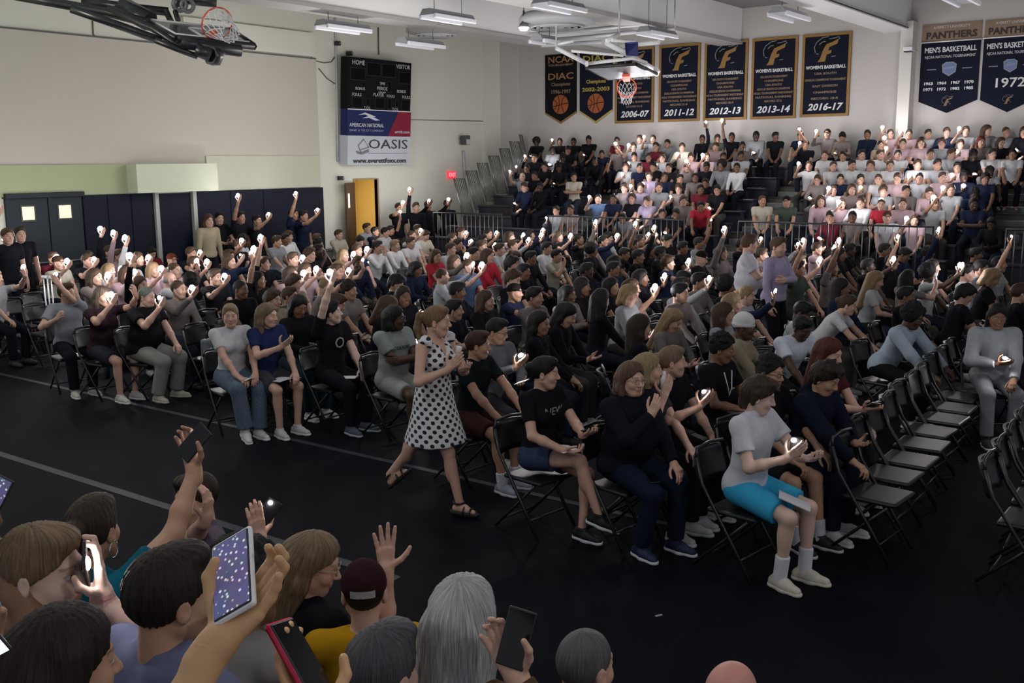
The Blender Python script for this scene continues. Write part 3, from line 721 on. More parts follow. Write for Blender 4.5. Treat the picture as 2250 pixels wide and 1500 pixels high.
def sdf_arrays(prims, h, fine=(), normals=False):
    """vertices and quads of the blended surface; FINE: [(lo, hi, voxel)] regions meshed more finely"""
    B = [prim_box(p) for p in prims if not p[-1]]
    lo = np.min([b[0] for b in B], 0) - 2.5 * h; hi = np.max([b[1] for b in B], 0) + 2.5 * h
    D = field(prims, lo, np.ceil((hi - lo) / h).astype(int) + 1, h); V, F = surface(D, lo, h)
    Vs, Fs, Ns = [], [], []
    if len(V):
        keep = np.ones(len(F), bool)
        for a, b, hf in fine:
            ins = ((V > np.asarray(a) + h * .6) & (V < np.asarray(b) - h * .6)).all(1)
            keep &= ~ins[F].all(1)
        F = F[keep]; used = np.unique(F); mp = np.full(len(V), -1); mp[used] = np.arange(len(used))
        Vs.append(V[used]); Fs.append(mp[F])
        if normals: Ns.append(slope(D, lo, h, Vs[-1]))
    for a, b, hf in fine:
        a, b = np.asarray(a, float), np.asarray(b, float)
        D = field(prims, a, np.ceil((b - a) / hf).astype(int) + 1, hf); v, f = surface(D, a, hf)
        Fs.append(f + sum(len(x) for x in Vs)); Vs.append(v)
        if normals: Ns.append(slope(D, a, hf, v))
    if normals: return np.concatenate(Vs), np.concatenate(Fs), np.concatenate(Ns)
    return np.concatenate(Vs), np.concatenate(Fs)

def mesh_from(name, V, F, m, tint=None, uv=None, N=None):
    me = bpy.data.meshes.new(name)
    me.vertices.add(len(V)); me.vertices.foreach_set('co', np.asarray(V, np.float32).ravel())
    me.loops.add(4 * len(F)); me.loops.foreach_set('vertex_index', np.asarray(F, np.int32).ravel())
    me.polygons.add(len(F)); me.polygons.foreach_set('loop_start', np.arange(0, 4 * len(F), 4, dtype=np.int32))
    me.update(calc_edges=True); me.validate(); me.shade_smooth()
    if tint is not None:
        at = me.attributes.new('tint', 'FLOAT_COLOR', 'POINT'); at.data.foreach_set('color', np.asarray(tint, np.float32).ravel())
    if uv is not None:
        l = me.uv_layers.new(name='UVMap'); l.data.foreach_set('uv', np.asarray(uv, np.float32)[np.asarray(F).ravel()].ravel())
    me.materials.append(m)
    if N is not None: me.normals_split_custom_set_from_vertices(N.tolist())
    return me

def sdf_mesh(name, prims, h, m, fine=(), tint_fn=None, uv_fn=None):
    V, F, N = sdf_arrays(prims, h, fine, True)
    return mesh_from(name, V, F, m, tint_fn(V) if tint_fn else None, uv_fn(V) if uv_fn else None, N if len(fine) else None)

M_SKIN = obj_mat('skin', .5, spec=.35, tint=True, bump=.06, bscale=160)
M_CLOTH = obj_mat('cloth', .9, bump=.3, bscale=16, var=.06, spec=.05)
M_DENIM = obj_mat('denim', .9, bump=.2, bscale=45, var=.18, spec=.15)
def hair_mat():
    m = obj_mat('hair', .55, spec=.22); nt = m.node_tree; bs = nt.nodes['Principled BSDF']; col = bs.inputs['Base Color'].links[0].from_socket
    tc = nt.nodes.new('ShaderNodeTexCoord'); sp = nt.nodes.new('ShaderNodeSeparateXYZ'); nt.links.new(tc.outputs['Object'], sp.inputs[0])
    ad = nt.nodes.new('ShaderNodeMath'); ad.operation = 'ADD'; ad.inputs[1].default_value = .035; nt.links.new(sp.outputs[1], ad.inputs[0])
    an = nt.nodes.new('ShaderNodeMath'); an.operation = 'ARCTAN2'; nt.links.new(sp.outputs[0], an.inputs[0]); nt.links.new(ad.outputs[0], an.inputs[1])
    mu = nt.nodes.new('ShaderNodeMath'); mu.operation = 'MULTIPLY'; mu.inputs[1].default_value = 16; nt.links.new(an.outputs[0], mu.inputs[0])
    mz = nt.nodes.new('ShaderNodeMath'); mz.operation = 'MULTIPLY'; mz.inputs[1].default_value = 7; nt.links.new(sp.outputs[2], mz.inputs[0])
    cb = nt.nodes.new('ShaderNodeCombineXYZ'); nt.links.new(mu.outputs[0], cb.inputs[0]); nt.links.new(mz.outputs[0], cb.inputs[1])
    nz = nt.nodes.new('ShaderNodeTexNoise'); nz.inputs['Scale'].default_value = 1.6; nz.inputs['Detail'].default_value = 5; nt.links.new(cb.outputs[0], nz.inputs['Vector'])
    rp = nt.nodes.new('ShaderNodeMapRange'); rp.inputs[1].default_value = .3; rp.inputs[2].default_value = .7; rp.inputs[3].default_value = .5; rp.inputs[4].default_value = 1.5; nt.links.new(nz.outputs['Fac'], rp.inputs[0])
    mx = nt.nodes.new('ShaderNodeMix'); mx.data_type = 'RGBA'; mx.blend_type = 'MULTIPLY'; mx.inputs[0].default_value = 1.0
    nt.links.new(col, mx.inputs[6]); nt.links.new(rp.outputs[0], mx.inputs[7]); nt.links.new(mx.outputs[2], bs.inputs['Base Color'])
    bp = nt.nodes.new('ShaderNodeBump'); bp.inputs['Strength'].default_value = .6; bp.inputs['Distance'].default_value = .006
    nt.links.new(nz.outputs['Fac'], bp.inputs['Height']); nt.links.new(bp.outputs['Normal'], bs.inputs['Normal']); return m
M_HAIR = hair_mat()
M_CURL = obj_mat('curly_hair', .7, bump=1.0, bscale=60, var=.35, spec=.25)
M_SHOE = obj_mat('shoe_leather', .55, var=.1, bscale=20, spec=.3)

# ---------------------------------------------------------------- skeleton
def rot(axis, deg):
    return np.array(Matrix.Rotation(math.radians(deg), 3, Vector(axis)))

def ik(S, T, l1, l2, pole):
    d = T - S; L = np.linalg.norm(d); L2 = min(max(L, abs(l1 - l2) + .01), (l1 + l2) * .995); u = d / (L + 1e-9); T = S + u * L2
    a = (l1 * l1 - l2 * l2 + L2 * L2) / (2 * L2); hgt = math.sqrt(max(0, l1 * l1 - a * a))
    p = nrm(pole); p = nrm(p - u * (p @ u))
    return S + u * a + p * hgt, T

HANDS = {   # target relative to the middle of the shoulders (x outwards), elbow direction, palm normal, finger direction, grip
    'lap': ((.10, .36, -.42), (.8, -.5, -.5), (0, -.3, -1), (-.5, .8, -.2), 'relax'),
    'knee': ((.17, .44, -.42), (.9, -.4, -.3), (0, -.2, -1), (-.1, 1, -.3), 'relax'),
    'side': ((.23, .06, -.55), (.4, -.9, 0), (-1, 0, 0), (0, .25, -1), 'relax'),
    'raise': ((.20, .20, .50), (.9, .2, -.2), (0, -1, .1), (-.55, .1, .8), 'grip'),
    'high': ((.10, .10, .56), (.9, .3, 0), (0, -1, .1), (-.55, .1, .8), 'grip'),
    'face': ((.12, .40, .10), (.8, 0, -1), (-.2, -1, .1), (-.6, .1, .75), 'grip'),
    'front': ((.14, .46, .20), (.8, 0, -1), (-.1, -1, .1), (-.6, .1, .75), 'grip'),
    'chest': ((.06, .34, -.12), (.9, -.3, -.7), (-.2, -.9, .5), (-.5, .5, .7), 'grip'),
    'belly': ((.05, .30, -.30), (.9, -.4, -.4), (-.1, -.5, .9), (-.5, .9, .35), 'grip'),
    'cross': ((-.10, .20, -.22), (.9, .2, -.5), (0, -1, -.1), (-1, .1, .1), 'relax'),
    'chin': ((.03, .24, .02), (.5, .6, -1), (0, -1, 0), (-.2, 0, 1), 'relax'),
    'wave': ((.26, .22, .42), (.9, .3, -.2), (0, 1, .1), (0, .05, 1), 'open'),
}

def skeleton(sit=True, seat=.46, lean=4, side=0, twist=0, head=(0, 0, 0), L='lap', R='lap', feet=None, knees=None, s=1.0, w=1.0, hunch=0):
    J = {'s': s, 'w': w, 'sit': sit}
    P = V3(0, 0, (seat + .163) if sit else .945)
    Rt = rot((0, 0, 1), -twist) @ rot((0, 1, 0), side) @ rot((1, 0, 0), -lean)
    J['Rp'] = rot((1, 0, 0), -lean * .4) if sit else np.eye(3)
    J['Rt'] = Rt; J['P'] = P
    J['T'] = lambda x, y, z: P + Rt @ V3(x, y, z)
    sm = J['T'](0, 0, .46); J['mid'] = sm
    J['neck'] = J['T'](0, -.01, .50)
    J['Hc'] = J['neck'] + Rt @ V3(0, .022, .085) + V3(0, .008, .055)
    hy, hp, hr = head
    J['Rh'] = rot((0, 0, 1), -hy) @ rot((1, 0, 0), -hp) @ rot((0, 1, 0), hr)
    Ry = rot((0, 0, 1), -twist)
    for sd, sx, spec in (('L', -1, L), ('R', 1, R)):
        h = HANDS[spec] if isinstance(spec, str) else spec
        t, pole, pn, fd, grip = h[:5]
        S = J['T'](sx * .178 * (.6 + .4 * w), 0, .455); J['S' + sd] = S
        free = len(h) > 5
        tgt = sm + (V3(*t) if free else Ry @ V3(sx * t[0], t[1], t[2]))
        E, Wr = ik(S, tgt, .285, .25, V3(*pole) if free else Ry @ V3(sx * pole[0], pole[1], pole[2]))
        J['E' + sd], J['W' + sd] = E, Wr
        fdv = V3(*fd) if free else Ry @ V3(sx * fd[0], fd[1], fd[2])
        pnv = V3(*pn) if free else Ry @ V3(sx * pn[0], pn[1], pn[2])
        fdv = nrm(nrm(fdv) * .75 + nrm(Wr - E) * .45); pnv = nrm(pnv - fdv * (pnv @ fdv))
        lat = np.cross(fdv, pnv) * (1 if sd == 'R' else -1)   # towards the thumb
        J['F' + sd] = (fdv, pnv, lat, grip)
    for i, (sd, sx) in enumerate((('L', -1), ('R', 1))):
        hip = P + V3(sx * .092, 0.0, -.02); J['H' + sd] = hip
        f = feet[i] if feet else ((.11, .40, .09) if sit else (.10, .0, .09))
        ank = V3(sx * f[0], f[1], f[2])
        pole = V3(*knees[i]) if knees else V3(sx * .12, 1, .35)
        K, A_ = ik(hip, ank, .43, .425, pole); J['K' + sd], J['A' + sd] = K, A_
        J['fy' + sd] = f[3] if len(f) > 3 else 8.0 * sx
        J['fp' + sd] = f[4] if len(f) > 4 else 0.0
    return J

def hand_prims(J, sd, big=1.0):
    W, (d, n, lat, grip) = J['W' + sd], J['F' + sd]          # lat points to the thumb side
    q = big; O = []
    curls = {'open': [(-4, 6, 4)] * 4, 'relax': [(22, 32, 18), (26, 36, 20), (30, 38, 22), (34, 40, 22)], 'grip': [(3, 10, 58), (2, 10, 60), (3, 12, 58), (8, 14, 14)],
             'fist': [(70, 80, 40)] * 4, 'point': [(5, 8, 5), (65, 85, 45), (70, 85, 45), (70, 85, 45)], 'hold': [(3, 10, 58), (2, 10, 60), (3, 12, 58), (8, 14, 14)]}[grip]
    base = W + d * .012
    O.append(cap(W - d * .03, W + d * .02, .026 * q, .028 * q, .02))
    kn = [(.026, .090), (.008, .094), (-.010, .090), (-.027, .080)]
    seg = [(.043, .026, .021), (.047, .030, .022), (.043, .028, .021), (.034, .021, .019)]
    fan = {'open': (9, 2, -6, -14)}.get(grip, (3, 1, -1, -4))
    for (lx, ly), sg, cu, fa in zip(kn, seg, curls, fan):
        kp = W + d * ly * q + lat * lx * q
        O.append(cap(base + lat * lx * .55 * q, kp, .0155 * q, .0120 * q, .012))
        dr = nrm(d + lat * math.tan(math.radians(fa))); ang = 0; p = kp
        for L, c, r0, r1 in zip(sg, cu, (.0100, .0092, .0084), (.0092, .0084, .0072)):
            ang += c; e = p + (dr * math.cos(math.radians(ang)) + n * math.sin(math.radians(ang))) * L * q
            O.append(cap(p, e, r0 * q, r1 * q, .004)); p = e
    tb = W + d * .026 * q + lat * .022 * q + n * .006
    t1, t2, t3 = {'open': ((.5, .85, .05), (.72, .7, .0), (.85, .5, .0)), 'relax': ((.65, .55, .45), (.85, .25, .4), (.95, .0, .3)), 'grip': ((.45, .80, .42), (.62, .45, .62), (.85, .05, .30)),
                  'fist': ((.6, .5, .6), (.7, -.3, .6), (.5, -.8, .3)), 'point': ((.6, .5, .6), (.7, -.3, .6), (.5, -.8, .3)), 'hold': ((.45, .80, .42), (.62, .45, .62), (.85, .05, .30))}[grip]
    p = tb
    for v, L, r0, r1 in zip((t1, t2, t3), (.044, .034, .028), (.0145, .0115, .0102), (.0115, .0102, .0082)):
        e = p + nrm(d * v[0] + lat * v[1] + n * v[2]) * L * q
        O.append(cap(p, e, r0 * q, r1 * q, .008 if p is tb else .004)); p = e
    J['tips' + sd] = p
    return O

def torso_prims(J, inf=0.0, bust=0.0, k=.05, belly=0.0):
    w, T, R, Rp = J['w'], J['T'], J['Rt'], J['Rp']
    wy = .5 + .5 * w if w < 1.2 else w * .92
    O = [ell(J['P'] + Rp @ V3(0, -.005, .0), (.160 * w + inf, .118 * wy + inf, .125 + inf), Rp, k),
         ell(T(0, .012 + belly * .3, .17), (.136 * w + inf + belly * .4, .104 * wy + inf + belly, .15 + inf), R, k),
         ell(T(0, .010, .345), (.156 * (.45 + .55 * w) + inf, .112 * wy + inf, .155 + inf), R, k)]
    for sx, sd in ((-1, 'L'), (1, 'R')):
        O.append(cap(T(sx * .06, -.012, .465), J['S' + sd] + R @ V3(-sx * .012, 0, -.008), .054 + inf, .051 + inf, .04))
        if bust: O.append(ell(T(sx * .072, .088 * wy, .325), (.060 + inf, .048 + bust + inf, .058 + inf), R, .04))
    return O

def head_prims(J):
    c, R = J['Hc'], J['Rh']
    P = lambda x, y, z: c + R @ V3(x, y, z)
    O = [cap(J['neck'] + J['Rt'] @ V3(0, 0, -.04), c + R @ V3(0, -.028, -.04), .056 * (.7 + .3 * J['w']), .050, .03),
         ell(P(0, -.008, .030), (.074, .096, .090), R, .02), ell(P(0, .026, -.028), (.060, .066, .084), R, .03), ell(P(0, .052, -.092), (.034, .032, .024), R, .03),
         cap(P(-.028, .078, .030), P(.028, .078, .030), .0115, .0115, .02), cap(P(0, .090, .014), P(0, .110, -.026), .0075, .0125, .012)]
    for sx in (-1, 1):
        O += [ell(P(sx * .036, .058, -.028), (.026, .026, .026), R, .025), cap(P(sx * .052, .0, -.05), P(sx * .026, .05, -.092), .018, .018, .03),
              ell(P(sx * .010, .100, -.030), (.010, .010, .008), R, .006),
              ell(P(sx * .031, .098, .008), (.018, .014, .010), R, .012, None, True), ell(P(sx * .031, .078, .008), (.0140, .0140, .0125), R, .003),
              ell(P(sx * .079, -.010, -.006), (.0085, .020, .032), R @ rot((0, 0, 1), -sx * 22), .006), ell(P(sx * .090, -.006, -.002), (.006, .011, .018), R, .006, None, True)]
    O += [cap(P(-.018, .086, -.055), P(.018, .086, -.055), .0085, .0085, .008), cap(P(-.014, .085, -.066), P(.014, .085, -.066), .0085, .0085, .006)]
    return O

def body_prims(J, bust=0.0, belly=0.0, bare=True, big=1.0, cov=.006):
    w = J['w']; O = torso_prims(J, -cov, bust * .8, belly=belly) + head_prims(J)
    g = .75 + .25 * w
    for sd, sx in (('L', -1), ('R', 1)):
        S, E, Wr = J['S' + sd], J['E' + sd], J['W' + sd]
        O += [cap(S, E, .049 * g, .038 * g, .03), cap(E, E + (Wr - E) * .35, .038 * g, .039 * g, .02), cap(E + (Wr - E) * .35, Wr, .039 * g, .0255, .02)]
        O += hand_prims(J, sd, big)
        H, K, A_ = J['H' + sd], J['K' + sd], J['A' + sd]
        bk = nrm(np.cross(K - A_, V3(1, 0, 0)));  bk = -bk if bk[1] > 0 else bk
        O += [cap(H, K, .083 * g, .052 * g, .04), cap(K, A_, .050 * g, .034, .03), ell(K + (A_ - K) * .30 + bk * .016, (.044 * g, .044 * g, .11), None, .03)]
        f = rot((0, 0, 1), -J['fy' + sd]) @ V3(0, 1, 0); up = V3(0, 0, 1)
        if J['fp' + sd]:
            Rr = rot(np.cross(up, f), -J['fp' + sd]) if False else rot(np.cross(f, up), J['fp' + sd]); f2 = Rr @ f; u2 = Rr @ up
        else: f2, u2 = f, up
        O += [cap(A_ - f2 * .035 - u2 * .052, A_ + f2 * .05 - u2 * .045, .032, .033, .03), cap(A_ + f2 * .05 - u2 * .05, A_ + f2 * .135 - u2 * .066, .034, .020, .02)]
    return O

def tint_fn(J, hair=(.03, .02, .015), lip=(.42, .16, .14), beard=0.0, coarse=False, extra=None):
    def fn(V):
        q = (V - J['Hc']) @ J['Rh']; T = np.zeros((len(V), 4), np.float32)
        ax = np.abs(q[:, 0]); y, z = q[:, 1], q[:, 2]
        def put(mask, col, a):
            T[mask, :3] = col; T[mask, 3] = a
        if beard:
            put((y > .0) & (z < -.045) & (z > -.135) & ~((ax < .026) & (z > -.072) & (z < -.048)), hair, beard)
        g = 1.5 if coarse else 1.0
        put(((ax / .025) ** 2 + ((z + .060) / (.011 * g)) ** 2 < 1) & (y > .07), lip, .65)
        put((ax > .013) & (ax < .050) & (np.abs(z - (.0345 - 9.0 * (ax - .030) ** 2)) < .0034 * g) & (y > .05), hair, .6)
        e = ((ax - .031) / .0135) ** 2 + ((z - .008) / (.0068 * g)) ** 2
        put((e < 1) & (y > .07), (.62, .60, .60), .8 if not coarse else .0)
        put((((ax - .031) / (.0062 * g)) ** 2 + ((z - .008) / (.0064 * g)) ** 2 < 1) & (y > .07), (.03, .02, .02), .95)
        put((e < 1.5) & (e >= 1) & (z > .008) & (y > .07), (.10, .06, .05), .55)
        if extra: extra(V, T)
        return T
    return fn

def fine_boxes(J, hv, fv, face=True):
    out = []
    if hv:
        c = J['Hc']; out.append((c - V3(.125, .135, .128), c + V3(.125, .135, .135), hv))
    if fv:
        for sd in 'LR':
            W, (d, n, lat, g) = J['W' + sd], J['F' + sd]
            pts = np.array([W + d * .005, W + d * .215 + lat * .06, W + d * .215 - lat * .06, W + d * .05 + lat * .11 + n * .05, W + d * .05 - lat * .045, W + d * .1 + n * .12, W + d * .1 - n * .03])
            out.append((pts.min(0), pts.max(0), fv))
    return out

# ---------------------------------------------------------------- clothing
def top_prims(J, kind='tee', bust=0.0, belly=0.0, inf=.011, loose=0.0):
    w = J['w']; g = .75 + .25 * w
    O = torso_prims(J, inf + loose * .5, bust, belly=belly)
    up = J['Rt'] @ V3(0, 0, 1)
    # keep the shirt below the collar and above the seat
    nk = J['T'](0, -.005, .525)
    O = [p[:-2] + ([(nk, J['Rt'] @ V3(0, -.28, 1))], p[-1]) for p in O]
    hem = J['P'] + J['Rp'] @ V3(0, 0, -.045 if kind != 'polo' else -.02)
    O[0] = O[0][:2] + (O[0][2] + V3(.011, .013, .012),) + O[0][3:5] + ([(hem, J['Rp'] @ V3(0, .25 if J.get('sit') else 0, -1))], False)
    if kind == 'tank': return O
    for sd, sx in (('L', -1), ('R', 1)):
        S, E, Wr = J['S' + sd], J['E' + sd], J['W' + sd]; d = nrm(E - S)
        if kind in ('tee', 'polo'):
            e = S + (E - S) * .62
            O.append(cap(S - d * .01, e + d * .05, .056 * g + loose * .8, .054 * g + loose, .03, [(e, d)]))
        else:
            f = nrm(Wr - E); ce = Wr - f * .005
            O += [cap(S, E, .060 * g + loose, .050 * g + loose, .03), cap(E, ce + f * .03, .049 * g + loose, .038 + loose * .6, .025, [(ce, f)])]
    if kind == 'polo':
        O.append(cap(J['T'](-.035, .0, .515), J['T'](.035, .0, .515), .055, .055, .015, [(J['T'](0, 0, .545), J['Rt'] @ V3(0, -.3, 1))]))
    if kind == 'hoodie':
        O += [ell(J['T'](0, -.085, .49), (.105, .055, .075), J['Rt'], .03), cap(J['T'](-.05, .06, .475), J['T'](.05, .06, .475), .035, .035, .03)]
    return O

def bottom_prims(J, kind='pants', inf=.014, feet=False):
    g = .75 + .25 * J['w']; Rp = J['Rp']; O = []
    wy = .5 + .5 * J['w'] if J['w'] < 1.2 else J['w'] * .92
    O.append(ell(J['P'] + Rp @ V3(0, -.005, .0), (.160 * J['w'] + inf - .001, .118 * wy + inf - .001, .125 + inf), Rp, .05, [(J['P'] + Rp @ V3(0, 0, .10), Rp @ V3(0, 0, 1))]))
    for sd in 'LR':
        H, K, A_ = J['H' + sd], J['K' + sd], J['A' + sd]; d = nrm(K - H)
        if kind in ('pants', 'wide'):
            x = .012 if kind == 'wide' else 0.0; f = nrm(A_ - K); e = A_ - f * .015
            O += [cap(H, K, .083 * g + inf + x, .056 * g + inf + x, .04), cap(K, e + f * .06, .055 * g + inf + x, .048 + inf + x * 1.6, .03, [(e, f)])]
        else:
            t = {'shorts': .80, 'short_shorts': .48}[kind]; e = H + (K - H) * t; r1 = (.083 + (.052 - .083) * t) * g
            O.append(cap(H, e + d * .08, .086 * g + inf, r1 + inf + .016, .04, [(e, d)]))
    return O

def shoe_mats(J, sd):
    f = rot((0, 0, 1), -J['fy' + sd])
    if J['fp' + sd]: f = rot(np.cross(f @ V3(0, 1, 0), V3(0, 0, 1)), J['fp' + sd]) @ f
    M = Matrix(f.tolist()).to_4x4(); M.translation = Vector(J['A' + sd]); return M

_z0 = [(V3(0, 0, -.089), V3(0, 0, -1))]
SHOE_P = [cap((0, -.045, -.052), (0, .05, -.050), .043, .043, .03, _z0), cap((0, .05, -.056), (.0, .150, -.064), .045, .034, .03, _z0), cap((0, -.015, -.03), (0, .0, .012), .043, .044, .02, [(V3(0, 0, .012), V3(0, 0, 1))])]
SOLE_P = [cap((0, -.046, -.08), (0, .05, -.08), .047, .048, .02, _z0 + [(V3(0, 0, -.066), V3(0, 0, 1))]), cap((0, .05, -.08), (0, .155, -.08), .048, .038, .02, _z0 + [(V3(0, 0, -.066), V3(0, 0, 1))])]
SHOE_ME = sdf_mesh('shoe', SHOE_P, .009, M_SHOE); SOLE_ME = sdf_mesh('sole', SOLE_P, .008, M_SHOE)

# ---------------------------------------------------------------- hair, in the head's own frame
FACE = ell((0, .088, -.040), (.072, .074, .110), None, .012, None, True)
def hair_prims(kind, rng=None):
    c = V3(0, -.012, .034); hl = [(V3(0, .0, -.008), V3(0, .72, -1))]
    dome = lambda r: ell(c, (.074 + r, .096 + r, .090 + r), None, .01, hl)
    if kind == 'buzz': return [dome(.004), FACE]
    if kind == 'balding': return [ell((0, -.03, .0), (.079, .079, .06), None, .01, [(V3(0, .02, 0), V3(0, 1, .35)), (V3(0, 0, .045), V3(0, .4, 1)), (V3(0, 0, -.055), V3(0, .3, -1))])]
    if kind == 'short': return [dome(.011), ell((0, .05, .105), (.058, .05, .030), None, .03), FACE]
    if kind == 'mop':
        O = [dome(.018), ell((0, .045, .108), (.070, .062, .036), None, .03)]
        r = random.Random(5)
        for i in range(16):
            a = r.uniform(0, 2 * PI); b = r.uniform(.2, 1.1)
            p = c + V3(.088 * math.cos(a) * math.sin(b), .108 * math.sin(a) * math.sin(b), .104 * math.cos(b)); q = p + V3(r.uniform(-.03, .03), r.uniform(.0, .05), r.uniform(-.03, .02))
            O.append(cap(p, q, .016, .010, .012))
        O += [cap((s * .076, -.03, .03), (s * .074, -.03, -.045), .022, .014, .02) for s in (-1, 1)] + [cap((0, -.09, .02), (0, -.08, -.075), .05, .04, .03)]
        return O + [FACE]
    if kind == 'curly':
        O = [dome(.014)]; r = random.Random(3)
        for i in range(60):
            a = r.uniform(0, 2 * PI); b = r.uniform(0, 1.25)
            p = c + V3(.086 * math.cos(a) * math.sin(b), .106 * math.sin(a) * math.sin(b), .108 * math.cos(b))
            if p[2] > -.01 + .75 * p[1]: O.append(ell(p, (.02, .02, .02), None, .006))
        return O + [FACE]
    if kind == 'afro':
        O = [ell((0, -.025, .050), (.128, .126, .116), None, .02, [(V3(0, 0, -.06), V3(0, .35, -1))])]; r = random.Random(4)
        for i in range(50):
            a = r.uniform(0, 2 * PI); b = r.uniform(0, 1.6); O.append(ell(V3(0, -.025, .05) + V3(.122 * math.cos(a) * math.sin(b), .12 * math.sin(a) * math.sin(b), .112 * math.cos(b)), (.022,) * 3, None, .01))
        return O + [ell((0, .105, -.035), (.080, .085, .120), None, .015, None, True)]
    if kind in ('long', 'verylong', 'bob', 'braids'):
        z = {'long': -.25, 'verylong': -.40, 'bob': -.12, 'braids': -.30}[kind]
        O = [dome(.013), ell((0, .0, .085), (.070, .080, .052), None, .03), cap((0, -.075, .03), (0, -.092, z), .068, .050, .03)]
        for s in (-1, 1):
            O += [cap((s * .066, -.012, .05), (s * .082, -.022, -.07), .030, .030, .03), cap((s * .080, -.030, -.06), (s * .088, -.020 if kind != 'bob' else .0, z + .02), .033, .024, .03), cap((s * .05, -.08, .0), (s * .07, -.085, z), .045, .038, .03)]
        if kind == 'braids':
            r = random.Random(2)
            O = O[:2] + [cap((.085 * math.sin(a), -.03 - .075 * math.cos(a), .02), (.105 * math.sin(a), -.035 - .085 * math.cos(a), z - r.uniform(0, .06)), .015, .010, .006) for a in np.linspace(-1.75, 1.75, 15)]
        return O + [ell((0, .094, -.050), (.066, .072, .125), None, .012, None, True)]
    if kind in ('pony', 'bun'):
        O = [dome(.010), ell((0, .035, .098), (.060, .06, .032), None, .03)]
        if kind == 'pony': O += [cap((0, -.100, .050), (0, -.140, .045), .026, .028, .02), cap((0, -.140, .045), (0, -.160, -.06), .030, .030, .02), cap((0, -.16, -.06), (0, -.145, -.17), .030, .012, .02)]
        else: O += [ell((0, -.115, .035), (.042, .040, .042), None, .012), cap((0, -.09, .0), (0, -.08, -.05), .03, .02, .02)]
        return O + [FACE]
    if kind == 'cap':
        return [ell((0, -.006, .042), (.086, .106, .094), None, .01, [(V3(0, 0, .030), V3(0, .12, -1))]), ell((0, .095, .040), (.068, .075, .012), None, .01), FACE]
    if kind == 'beanie':
        return [ell((0, -.012, .040), (.088, .110, .112), None, .02, [(V3(0, 0, .018), V3(0, .3, -1))]), ell((0, -.012, .025), (.092, .113, .035), None, .01)]
    return [dome(.01), FACE]
HAIRM = {}
def hair_mesh(kind, h=.009):
    key = (kind, h)
    if key not in HAIRM:
        V, F = sdf_arrays(hair_prims(kind), h)
        if kind not in ('cap', 'beanie'):
            a = np.arctan2(V[:, 0], V[:, 1] + .02); q = V - V3(0, -.012, .034); q = q / (np.linalg.norm(q, axis=1)[:, None] + 1e-6)
            n = np.sin(a * 23 + 40 * V[:, 2]) * .5 + np.sin(a * 41 - 25 * V[:, 2] + 1.3) * .3 + np.sin(a * 67 + 60 * V[:, 2] + .4) * .3
            V = V + q * (n * (.0028 if kind != 'buzz' else .0008))[:, None]
        HAIRM[key] = mesh_from('hair', V, F, M_CURL if kind in ('afro', 'curly') else M_CLOTH if kind in ('cap', 'beanie') else M_HAIR)
    return HAIRM[key]
def head_matrix(J):
    M = Matrix(J['Rh'].tolist()).to_4x4(); M.translation = Vector(J['Hc']); return M

# ---------------------------------------------------------------- phones
def phone_matrix(J, sd, tilt=45.0, slide=.100, off=.0225, up=.018):
    """the phone's own frame: x across, y along, z out of the screen"""
    W, (d, n, lat, g) = J['W' + sd], J['F' + sd]
    y = nrm(lat * math.cos(math.radians(tilt)) + d * math.sin(math.radians(tilt))); z = n; x = np.cross(y, z)
    M = Matrix((( *[x[0], y[0], z[0]], 0), (x[1], y[1], z[1], 0), (x[2], y[2], z[2], 0), (0, 0, 0, 1)))
    M.translation = Vector(W + d * slide + n * off + lat * up); return M

M_PHONE = mat('phone_body', (.02, .02, .024), .3)
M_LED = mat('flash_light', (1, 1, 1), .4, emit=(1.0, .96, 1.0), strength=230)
M_LENS = mat('lens_glass', (.005, .005, .008), .08)
M_SCR_OFF = mat('dark_screen', (.004, .004, .006), .1)
M_SCR = mat('lit_screen', (.8, .8, .85), .2, emit=(.85, .9, 1.0), strength=1.25)
def _pb():
    bm = bmesh.new(); box(bm, -.0375, .0375, -.076, .076, -.0045, .0045, bev=.004)
    d = bpy.data.meshes.new('phone'); bm.to_mesh(d); bm.free(); d.materials.append(M_PHONE); return d
PHONE_ME = _pb()
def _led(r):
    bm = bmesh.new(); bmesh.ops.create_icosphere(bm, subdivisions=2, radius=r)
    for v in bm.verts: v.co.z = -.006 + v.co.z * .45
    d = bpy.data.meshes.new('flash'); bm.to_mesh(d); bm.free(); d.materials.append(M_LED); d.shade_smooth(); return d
LED_ME = {r: _led(r) for r in (.010, .018, .026, .034, .044)}  # emitters larger than a real flash, their size standing in for glare
def _scr(m):
    bm = bmesh.new(); box(bm, -.034, .034, -.072, .072, .004, .0052); d = bpy.data.meshes.new('screen'); bm.to_mesh(d); bm.free(); d.materials.append(m); return d
SCR_ME = {'on': _scr(M_SCR), 'off': _scr(M_SCR_OFF)}

def phone(M, label, led=None, screen=None, group=None, color=None):
    o = bpy.data.objects.new('phone', PHONE_ME); COL.objects.link(o); o.matrix_world = M
    tag(o, label, 'phone', group)
    if led:
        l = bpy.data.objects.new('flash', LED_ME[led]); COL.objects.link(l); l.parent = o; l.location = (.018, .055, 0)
    if screen:
        s = bpy.data.objects.new('screen', SCR_ME[screen]); COL.objects.link(s); s.parent = o
    return o

# ---------------------------------------------------------------- one person
SKINS = {'1': (.60, .36, .27), '2': (.46, .26, .17), '3': (.22, .11, .065), '4': (.075, .040, .026), '5': (.66, .45, .36)}
HAIRC = {'k': (.010, .008, .008), 'n': (.05, .028, .017), 'y': (.22, .145, .075), 'g': (.22, .22, .23), 'r': (.12, .03, .018), 'd': (.022, .014, .010), 'w': (.6, .6, .6)}

